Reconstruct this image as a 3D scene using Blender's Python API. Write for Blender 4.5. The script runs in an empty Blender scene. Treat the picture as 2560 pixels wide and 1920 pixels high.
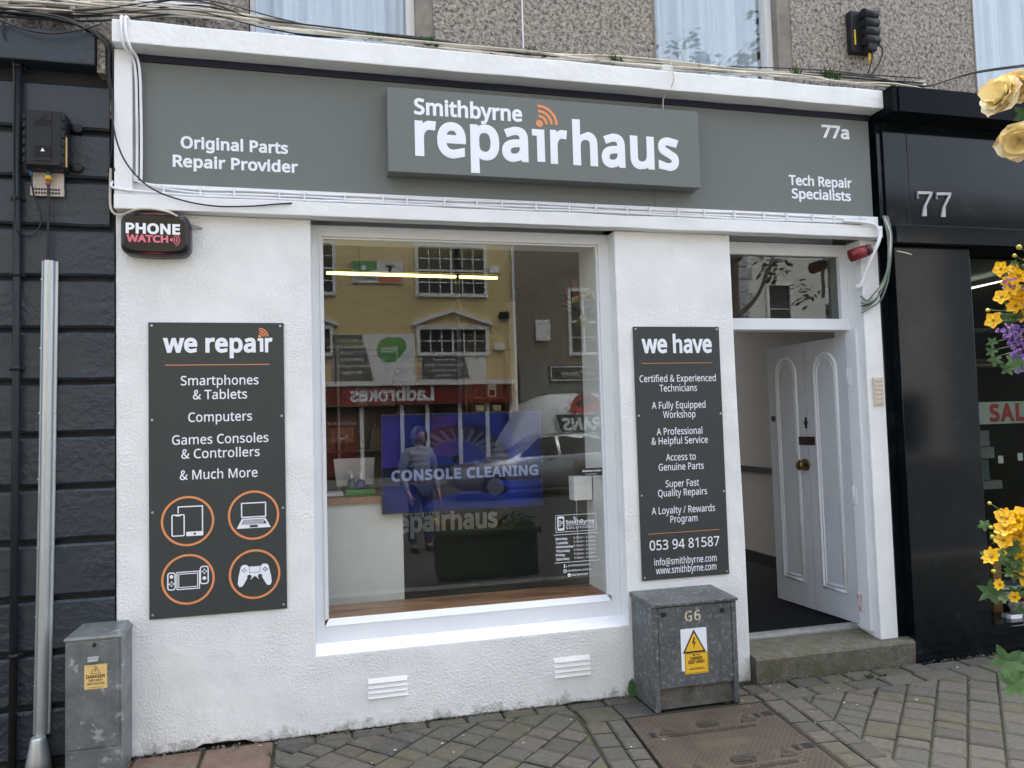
import bpy, bmesh, math, random
from mathutils import Vector, Matrix, noise
EXPOSURE_ = 2.08
GLREFL = .038
random.seed(7)
R = math.radians
sc = bpy.context.scene
C = sc.collection

# ------------------------------------------------------------------ camera
cam = bpy.data.cameras.new('camera'); cam.sensor_width = 36; cam.lens = 26.83
cam.clip_start = .05; cam.clip_end = 400
co = bpy.data.objects.new('camera', cam); C.objects.link(co); sc.camera = co
YAW, PIT, ROL = R(14.274), R(2.9895), R(-1.6398)
f_ = Vector((math.sin(YAW)*math.cos(PIT), math.cos(YAW)*math.cos(PIT), math.sin(PIT)))
r_ = Vector((math.cos(YAW), -math.sin(YAW), 0)); u_ = r_.cross(f_)
r2 = r_*math.cos(ROL)+u_*math.sin(ROL); u2 = -r_*math.sin(ROL)+u_*math.cos(ROL)
m_ = Matrix((r2, u2, -f_)).transposed().to_4x4(); m_.translation = Vector((0, -4.2, 1.583))
co.matrix_world = m_

# ------------------------------------------------------------------ light
W = bpy.data.worlds.new('World'); sc.world = W; W.use_nodes = True
nt = W.node_tree; bg = nt.nodes['Background']; sky = nt.nodes.new('ShaderNodeTexSky')
SUN_EL, SUN_AZ = R(64), R(40)        # azimuth clockwise from +y: veiled sun behind the shop, the front is lit by open sky
sky.sky_type = 'NISHITA'; sky.sun_disc = False; sky.sun_elevation = SUN_EL; sky.sun_rotation = SUN_AZ
sky.air_density = 1.0; sky.dust_density = 4.0; sky.ozone_density = .6
hs = nt.nodes.new('ShaderNodeHueSaturation'); hs.inputs['Saturation'].default_value = .55      # thin overcast: the blue is veiled
nt.links.new(sky.outputs[0], hs.inputs['Color']); nt.links.new(hs.outputs[0], bg.inputs[0]); bg.inputs[1].default_value = .15
sl = bpy.data.lights.new('sun', 'SUN'); sl.energy = 2.4; sl.angle = R(60); sl.color = (1, .965, .92)
so = bpy.data.objects.new('sun', sl); C.objects.link(so)
sd = Vector((math.sin(SUN_AZ)*math.cos(SUN_EL), math.cos(SUN_AZ)*math.cos(SUN_EL), math.sin(SUN_EL)))
so.rotation_euler = sd.to_track_quat('Z', 'Y').to_euler()
sc.view_settings.view_transform = 'Standard'; sc.view_settings.look = 'None'
sc.view_settings.exposure = EXPOSURE_; sc.view_settings.gamma = 1
sc.cycles.max_bounces = 8; sc.cycles.transparent_max_bounces = 12; sc.cycles.sample_clamp_indirect = 4

# ------------------------------------------------------------------ materials
def pm(name, col, rough=.6, metal=0., var=.12, vs=6., bump=0., bs=40., bd=.004, spec=.5, col2=None, c2s=8., c2t=.6, c2w=.06, coat=0., stretch=None, alpha=None):
    """principled surface: base colour with soft mottling, optional second colour in patches, noise bump"""
    m = bpy.data.materials.new(name); m.use_nodes = True
    n, l = m.node_tree.nodes, m.node_tree.links
    b = n['Principled BSDF']; b.inputs['Roughness'].default_value = rough; b.inputs['Metallic'].default_value = metal
    b.inputs['Specular IOR Level'].default_value = spec; b.inputs['Coat Weight'].default_value = coat
    tc = n.new('ShaderNodeTexCoord'); v = tc.outputs['Object']
    if stretch:
        mp = n.new('ShaderNodeMapping'); mp.inputs['Scale'].default_value = stretch; l.new(v, mp.inputs[0]); v = mp.outputs[0]
    c = (*col, 1)
    out = None
    if var:
        t = n.new('ShaderNodeTexNoise'); t.inputs['Scale'].default_value = vs; t.inputs['Detail'].default_value = 6; t.inputs['Roughness'].default_value = .65
        l.new(v, t.inputs['Vector'])
        r = n.new('ShaderNodeValToRGB'); e = r.color_ramp.elements
        e[0].position = .3; e[1].position = .72
        e[0].color = (*[x*(1-var) for x in col], 1); e[1].color = (*[min(1, x*(1+var)) for x in col], 1)
        l.new(t.outputs['Fac'], r.inputs[0]); out = r.outputs[0]
    if col2:
        t2 = n.new('ShaderNodeTexNoise'); t2.inputs['Scale'].default_value = c2s; t2.inputs['Detail'].default_value = 8; t2.inputs['Roughness'].default_value = .7
        l.new(v, t2.inputs['Vector'])
        r2_ = n.new('ShaderNodeMapRange'); r2_.inputs[1].default_value = c2t-c2w; r2_.inputs[2].default_value = c2t+c2w
        l.new(t2.outputs['Fac'], r2_.inputs[0])
        mx = n.new('ShaderNodeMix'); mx.data_type = 'RGBA'
        l.new(r2_.outputs[0], mx.inputs[0]); mx.inputs[7].default_value = (*col2, 1)
        if out: l.new(out, mx.inputs[6])
        else: mx.inputs[6].default_value = c
        out = mx.outputs[2]
    if out: l.new(out, b.inputs['Base Color'])
    else: b.inputs['Base Color'].default_value = c
    if bump:
        t3 = n.new('ShaderNodeTexNoise'); t3.inputs['Scale'].default_value = bs; t3.inputs['Detail'].default_value = 4; t3.inputs['Roughness'].default_value = .55
        l.new(v, t3.inputs['Vector'])
        bp_ = n.new('ShaderNodeBump'); bp_.inputs['Strength'].default_value = bump; bp_.inputs['Distance'].default_value = bd
        l.new(t3.outputs['Fac'], bp_.inputs['Height']); l.new(bp_.outputs[0], b.inputs['Normal'])
    m['o'] = 1
    return m

def em(name, col, s):
    m = bpy.data.materials.new(name); m.use_nodes = True
    b = m.node_tree.nodes['Principled BSDF']; b.inputs['Base Color'].default_value = (0, 0, 0, 1); b.inputs['Roughness'].default_value = .3
    b.inputs['Specular IOR Level'].default_value = .12; b.inputs['Emission Color'].default_value = (*col, 1); b.inputs['Emission Strength'].default_value = s
    return m

def glass(name, refl=.25, tint=(1, 1, 1), rough=0., fm=.45):
    m = bpy.data.materials.new(name); m.use_nodes = True; n, l = m.node_tree.nodes, m.node_tree.links; n.clear()
    o = n.new('ShaderNodeOutputMaterial'); mx = n.new('ShaderNodeMixShader'); t = n.new('ShaderNodeBsdfTransparent'); g = n.new('ShaderNodeBsdfGlossy')
    t.inputs[0].default_value = (*tint, 1); g.inputs['Roughness'].default_value = rough; g.inputs[0].default_value = (.95, 1, 1, 1)
    fr = n.new('ShaderNodeLayerWeight'); fr.inputs[0].default_value = .35
    ad = n.new('ShaderNodeMath'); ad.operation = 'MULTIPLY_ADD'; ad.inputs[1].default_value = fm; ad.inputs[2].default_value = refl; ad.use_clamp = True
    ge = n.new('ShaderNodeNewGeometry'); fb = n.new('ShaderNodeMath'); fb.operation = 'MULTIPLY_ADD'; fb.inputs[1].default_value = -1; fb.inputs[2].default_value = 1; l.new(ge.outputs['Backfacing'], fb.inputs[0])   # one mirror image per pane
    mm = n.new('ShaderNodeMath'); mm.operation = 'MULTIPLY'; l.new(fr.outputs['Fresnel'], ad.inputs[0]); l.new(ad.outputs[0], mm.inputs[0]); l.new(fb.outputs[0], mm.inputs[1]); l.new(mm.outputs[0], mx.inputs[0])
    l.new(t.outputs[0], mx.inputs[1]); l.new(g.outputs[0], mx.inputs[2]); l.new(mx.outputs[0], o.inputs[0])
    return m

M = {}
def render_mat(name, col, grime=True, bs=85, bstr=.65, dist=.013, scuff=(.30, .29, .26)):
    """thick masonry paint on render: lumpy at two scales, chips and dirt splashed up from the pavement"""
    m = bpy.data.materials.new(name); m.use_nodes = True
    n, l = m.node_tree.nodes, m.node_tree.links; b = n['Principled BSDF']; b.inputs['Roughness'].default_value = .55
    tc = n.new('ShaderNodeTexCoord'); v = tc.outputs['Object']
    t1 = n.new('ShaderNodeTexNoise'); t1.inputs['Scale'].default_value = bs; t1.inputs['Detail'].default_value = 5; t1.inputs['Distortion'].default_value = .4
    t2 = n.new('ShaderNodeTexNoise'); t2.inputs['Scale'].default_value = 5; t2.inputs['Detail'].default_value = 4
    t4 = n.new('ShaderNodeTexNoise'); t4.inputs['Scale'].default_value = 1.7; t4.inputs['Detail'].default_value = 2
    for t in (t1, t2, t4): l.new(v, t.inputs['Vector'])
    mr = n.new('ShaderNodeMapRange'); mr.inputs[1].default_value = .40; mr.inputs[2].default_value = .60; mr.inputs[3].default_value = .12; l.new(t4.outputs['Fac'], mr.inputs[0])
    mu = n.new('ShaderNodeMath'); mu.operation = 'MULTIPLY'; l.new(t1.outputs['Fac'], mu.inputs[0]); l.new(mr.outputs[0], mu.inputs[1])
    ad = n.new('ShaderNodeMath'); ad.operation = 'MULTIPLY_ADD'; ad.inputs[1].default_value = 1.2; l.new(t2.outputs['Fac'], ad.inputs[0]); l.new(mu.outputs[0], ad.inputs[2])
    bp_ = n.new('ShaderNodeBump'); bp_.inputs['Strength'].default_value = bstr; bp_.inputs['Distance'].default_value = dist
    l.new(ad.outputs[0], bp_.inputs['Height']); l.new(bp_.outputs[0], b.inputs['Normal'])
    r = n.new('ShaderNodeValToRGB'); e = r.color_ramp.elements; e[0].position = .3; e[1].position = .7
    e[0].color = (*[x*.93 for x in col], 1); e[1].color = (*[min(1, x*1.03) for x in col], 1); l.new(t2.outputs['Fac'], r.inputs[0])
    out = r.outputs[0]
    mp = n.new('ShaderNodeMapping'); mp.inputs['Scale'].default_value = (7, 7, .8); t6 = n.new('ShaderNodeTexNoise'); t6.inputs['Scale'].default_value = 1; t6.inputs['Detail'].default_value = 7; t6.inputs['Roughness'].default_value = .7
    l.new(v, mp.inputs[0]); l.new(mp.outputs[0], t6.inputs['Vector']); m6 = n.new('ShaderNodeMapRange'); m6.inputs[1].default_value = .55; m6.inputs[2].default_value = .8; m6.inputs[3].default_value = 0; m6.inputs[4].default_value = .22; l.new(t6.outputs['Fac'], m6.inputs[0])
    x6 = n.new('ShaderNodeMix'); x6.data_type = 'RGBA'; l.new(m6.outputs[0], x6.inputs[0]); l.new(out, x6.inputs[6]); x6.inputs[7].default_value = (*[c*.72 for c in col], 1); out = x6.outputs[2]      # faint run marks
    if grime:
        sx = n.new('ShaderNodeSeparateXYZ'); l.new(v, sx.inputs[0])
        t5 = n.new('ShaderNodeTexNoise'); t5.inputs['Scale'].default_value = 14; t5.inputs['Detail'].default_value = 9; t5.inputs['Roughness'].default_value = .75; l.new(v, t5.inputs['Vector'])
        a = n.new('ShaderNodeMath'); a.operation = 'MULTIPLY_ADD'; a.inputs[1].default_value = -.42; l.new(t5.outputs['Fac'], a.inputs[0]); l.new(sx.outputs[2], a.inputs[2])
        g = n.new('ShaderNodeMapRange'); g.inputs[1].default_value = -.165; g.inputs[2].default_value = -.235; g.inputs[3].default_value = 0; g.inputs[4].default_value = .8; l.new(a.outputs[0], g.inputs[0])
        mx = n.new('ShaderNodeMix'); mx.data_type = 'RGBA'; l.new(g.outputs[0], mx.inputs[0]); l.new(out, mx.inputs[6]); mx.inputs[7].default_value = (*scuff, 1); out = mx.outputs[2]
    l.new(out, b.inputs['Base Color'])
    return m

WHITE = (.775, .80, .80)
M['wall'] = render_mat('white_masonry_paint', WHITE)
M['band'] = render_mat('white_painted_plaster', (.775, .80, .805), grime=False, bs=25, bstr=.35, dist=.01)
M['trim'] = pm('white_gloss_paint', (.73, .765, .80), .35, var=.03, vs=4, bump=.15, bs=25, bd=.003)
M['cream'] = pm('plain_white_paint', (.72, .73, .72), .5, var=.04, vs=3)
M['black_render'] = render_mat('black_masonry_paint', (.017, .027, .038), grime=True, bs=30, bstr=.85, dist=.013, scuff=(.07, .066, .055))
M['black_render'].node_tree.nodes['Principled BSDF'].inputs['Roughness'].default_value = .42
M['groove'] = pm('black_groove', (.008, .01, .012), .7, var=.3, bump=.5)
M['fascia'] = pm('grey_sign_panel', (.150, .168, .160), .5, var=.03, vs=2, spec=.3)
M['board'] = pm('charcoal_board', (.044, .051, .051), .42, var=.05, vs=3, spec=.3)
M['lett'] = pm('white_vinyl', (.80, .84, .90), .4, var=0)
M['orange'] = pm('orange_vinyl', (.72, .27, .10), .45, var=0)
M['blackg'] = pm('black_polished_tile', (.003, .005, .007), .09, var=.35, vs=5, bump=.04, bs=3, bd=.01, col2=(.010, .013, .015), c2s=5, c2t=.60, c2w=.05, spec=.28)
M['blackp'] = pm('black_plastic', (.016, .018, .021), .45, var=.15, bump=.15, bs=200, bd=.0005, spec=.25)
M['rubber'] = pm('black_cable_sheath', (.012, .012, .014), .5, var=.2)
M['greyc'] = pm('grey_cable_sheath', (.58, .55, .47), .6, var=.25, vs=10, col2=(.24, .22, .19), c2s=6, c2t=.62)
M['whitec'] = pm('painted_cable', (.76, .78, .81), .5, var=.05, bump=.2, bs=60)
M['galv'] = pm('galvanised_steel', (.19, .21, .215), .42, .55, var=.35, vs=9, bump=.12, bs=30, bd=.002, col2=(.42, .46, .48), c2s=13, c2t=.60, c2w=.03)
M['galv2'] = pm('galvanised_steel_dull', (.12, .13, .132), .5, .45, var=.3, vs=5, bump=.1, bs=30, bd=.002, col2=(.26, .28, .29), c2s=40, c2t=.58, c2w=.05)
M['galvbright'] = pm('bright_galvanised_steel', (.46, .50, .51), .38, .7, var=.12, vs=3, bump=.05, bs=30, stretch=(20, 20, 1))
M['steel'] = pm('steel', (.5, .52, .54), .3, .9, var=.05)
M['concrete'] = pm('step_concrete', (.125, .115, .092), .9, var=.35, vs=22, bump=.9, bs=70, bd=.010, col2=(.085, .09, .045), c2s=7, c2t=.55, c2w=.08)
M['plinthc'] = pm('rough_concrete', (.13, .125, .115), .9, var=.35, vs=12, bump=1, bs=60, bd=.008, col2=(.07, .08, .03), c2s=7, c2t=.58)
M['iron'] = pm('rusty_iron', (.064, .048, .035), .6, .1, var=.3, vs=6, bump=.4, bs=90, bd=.002, col2=(.070, .058, .038), c2s=3, c2t=.55, c2w=.12)
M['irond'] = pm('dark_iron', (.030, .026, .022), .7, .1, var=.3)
M['yellow'] = pm('yellow_sticker', (.80, .48, .03), .45, var=.03)
M['paleyellow'] = pm('faded_yellow_sticker', (.72, .50, .19), .5, var=.05)
M['black'] = pm('black_print', (.010, .010, .012), .5, var=0)
M['red'] = pm('red_plastic', (.20, .008, .015), .3, var=.1)
M['pink'] = pm('pink_print', (.68, .16, .22), .45, var=0)
M['leaf'] = pm('leaf_green', (.028, .062, .018), .6, spec=.15, var=.35, vs=30)
M['leaf2'] = pm('pale_leaf_green', (.05, .10, .032), .6, spec=.15, var=.3, vs=30)
M['moss'] = pm('mossy_joint_soil', (.030, .032, .018), .95, var=.5, vs=20, bump=1, bs=80, bd=.006, col2=(.045, .065, .012), c2s=9, c2t=.58)
M['stem'] = pm('stem_green', (.09, .12, .04), .6, var=.2)
M['hall'] = pm('hall_wall_paint', (.30, .29, .27), .6, var=.04)
M['carpet'] = pm('charcoal_coir_mat', (.007, .008, .009), .95, var=.5, vs=150, bump=1, bs=300, bd=.003, spec=.1)
M['wood'] = pm('pine', (.42, .24, .09), .5, var=.25, vs=8, stretch=(1, 1, .15), bump=.1)
M['brass'] = pm('aged_brass', (.20, .14, .06), .35, .9, var=.3, vs=40)
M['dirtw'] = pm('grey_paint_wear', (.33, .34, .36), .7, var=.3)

# ------------------------------------------------------------------ mesh helpers
class MB:
    def __init__(s): s.v = []; s.f = []; s.m = []; s.mi = 0; s.sm = []; s.smooth = False
    def add(s, vs, fs):
        o = len(s.v); s.v += [tuple(p) for p in vs]
        for f in fs: s.f.append([o+i for i in f]); s.m.append(s.mi); s.sm.append(s.smooth)
        return s
    def box(s, x0, x1, y0, y1, z0, z1, ch=0.):
        if ch:
            bm = bmesh.new(); bmesh.ops.create_cube(bm, size=1)
            for v in bm.verts: v.co = Vector(((x0+x1)/2+v.co.x*(x1-x0), (y0+y1)/2+v.co.y*(y1-y0), (z0+z1)/2+v.co.z*(z1-z0)))
            bmesh.ops.bevel(bm, geom=bm.edges[:], offset=ch, segments=2, affect='EDGES', profile=.6)
            bm.verts.index_update(); s.add([v.co[:] for v in bm.verts], [[v.index for v in f.verts] for f in bm.faces]); bm.free(); return s
        v = [(x0, y0, z0), (x1, y0, z0), (x1, y1, z0), (x0, y1, z0), (x0, y0, z1), (x1, y0, z1), (x1, y1, z1), (x0, y1, z1)]
        return s.add(v, [(0, 3, 2, 1), (4, 5, 6, 7), (0, 1, 5, 4), (1, 2, 6, 5), (2, 3, 7, 6), (3, 0, 4, 7)])
    def hexa(s, p): # 8 points: bottom ring, top ring
        return s.add(p, [(0, 3, 2, 1), (4, 5, 6, 7), (0, 1, 5, 4), (1, 2, 6, 5), (2, 3, 7, 6), (3, 0, 4, 7)])
    def quad(s, a, b, c, d): return s.add([a, b, c, d], [(0, 1, 2, 3)])
    def tube(s, pts, r, n=8, cap=True):
        P = [Vector(p) for p in pts]; rs = r if isinstance(r, (list, tuple)) else [r]*len(P)
        vs = []; fs = []; up = None
        for i, p in enumerate(P):
            t = (P[min(i+1, len(P)-1)]-P[max(i-1, 0)]).normalized()
            if up is None: up = Vector((0, 0, 1)) if abs(t.z) < .9 else Vector((1, 0, 0))
            up = (up-t*up.dot(t)); up = up.normalized() if up.length > 1e-5 else t.orthogonal().normalized(); w = t.cross(up)
            for k in range(n):
                a = 2*math.pi*k/n; vs.append(p+(up*math.cos(a)+w*math.sin(a))*rs[i])
            if i:
                for k in range(n): fs.append(((i-1)*n+k, i*n+k, i*n+(k+1) % n, (i-1)*n+(k+1) % n))
        o = s.smooth; s.smooth = True; base = len(s.v); s.add(vs, fs); s.smooth = False
        if cap:
            L = (len(P)-1)*n; s.add([], []); 
            s.f.append([base+k for k in range(n)][::1]); s.f.append([base+L+k for k in range(n)][::-1]); s.m += [s.mi]*2; s.sm += [False]*2
        s.smooth = o; return s
    def lathe(s, prof, c=(0, 0, 0), n=20, axis='z', sx=1, sy=1):
        vs = []; fs = []
        for i, (r, h) in enumerate(prof):
            for k in range(n):
                a = 2*math.pi*k/n; x, y = r*math.cos(a)*sx, r*math.sin(a)*sy
                p = {'z': (x, y, h), 'y': (x, -h, y), 'x': (h, x, y)}[axis]
                vs.append((c[0]+p[0], c[1]+p[1], c[2]+p[2]))
            if i:
                for k in range(n): fs.append(((i-1)*n+k, (i-1)*n+(k+1) % n, i*n+(k+1) % n, i*n+k))
        o = s.smooth; s.smooth = True; base = len(s.v); s.add(vs, fs); s.smooth = False
        for j, rev in ((0, True), (len(prof)-1, False)):
            if prof[j][0] > 1e-5:
                q = [base+j*n+k for k in range(n)]; s.f.append(q[::-1] if rev else q); s.m.append(s.mi); s.sm.append(False)
        s.smooth = o; return s
    def build(s, name, mats, parent=None, bevel=0., smooth=None, local=False):
        me = bpy.data.meshes.new(name); me.from_pydata(s.v, [], s.f)
        for m in (mats if isinstance(mats, (list, tuple)) else [mats]): me.materials.append(M[m] if isinstance(m, str) else m)
        me.polygons.foreach_set('material_index', s.m)
        me.polygons.foreach_set('use_smooth', [bool(x) for x in s.sm] if smooth is None else [smooth]*len(s.f))
        if bevel:
            bm = bmesh.new(); bm.from_mesh(me); bmesh.ops.remove_doubles(bm, verts=bm.verts, dist=1e-5); bmesh.ops.recalc_face_normals(bm, faces=bm.faces)
            bmesh.ops.bevel(bm, geom=[e for e in bm.edges if len(e.link_faces) == 2 and e.calc_face_angle(0) > .35], offset=bevel, segments=2, affect='EDGES', profile=.6)
            bm.to_mesh(me); bm.free()
        me.validate(); me.update()
        o = bpy.data.objects.new(name, me); C.objects.link(o)
        if parent is not None:
            o.parent = parent
            if not local: o.matrix_parent_inverse = Matrix.Translation(wloc(parent)).inverted()
        return o

def wloc(o):
    v = Vector(o.location)
    return v if o.parent is None else Vector((0, 0, 0)) if o.type == 'MESH' else v
def tag(o, label=None, cat=None, group=None, kind=None):
    if label: o['label'] = label
    if cat: o['category'] = cat
    if group: o['group'] = group
    if kind: o['kind'] = kind
    return o
def thing(name, loc, label, cat, group=None):
    o = bpy.data.objects.new(name, None); C.objects.link(o); o.location = loc; o.empty_display_size = .1
    return tag(o, label, cat, group)
def copy_tree(o, parent=None):
    c = o.copy(); C.objects.link(c)
    if parent: c.parent = parent
    for ch in [x for x in bpy.data.objects if x.parent == o]: copy_tree(ch, c)
    return c
def smoothpath(pts, k=6):
    P = [Vector(p) for p in pts]; out = []
    for i in range(len(P)-1):
        a, b, c, d = P[max(i-1, 0)], P[i], P[i+1], P[min(i+2, len(P)-1)]
        for j in range(k):
            t = j/k; out.append(.5*((2*b)+(c-a)*t+(2*a-5*b+4*c-d)*t*t+(-a+3*b-3*c+d)*t**3))
    out.append(P[-1]); return out
def cable(name, pts, r, mat, label, cat='cable', group=None, k=6):
    return tag(MB().tube(smoothpath(pts, k), r, 6).build(name, mat), label, cat, group)

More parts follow.
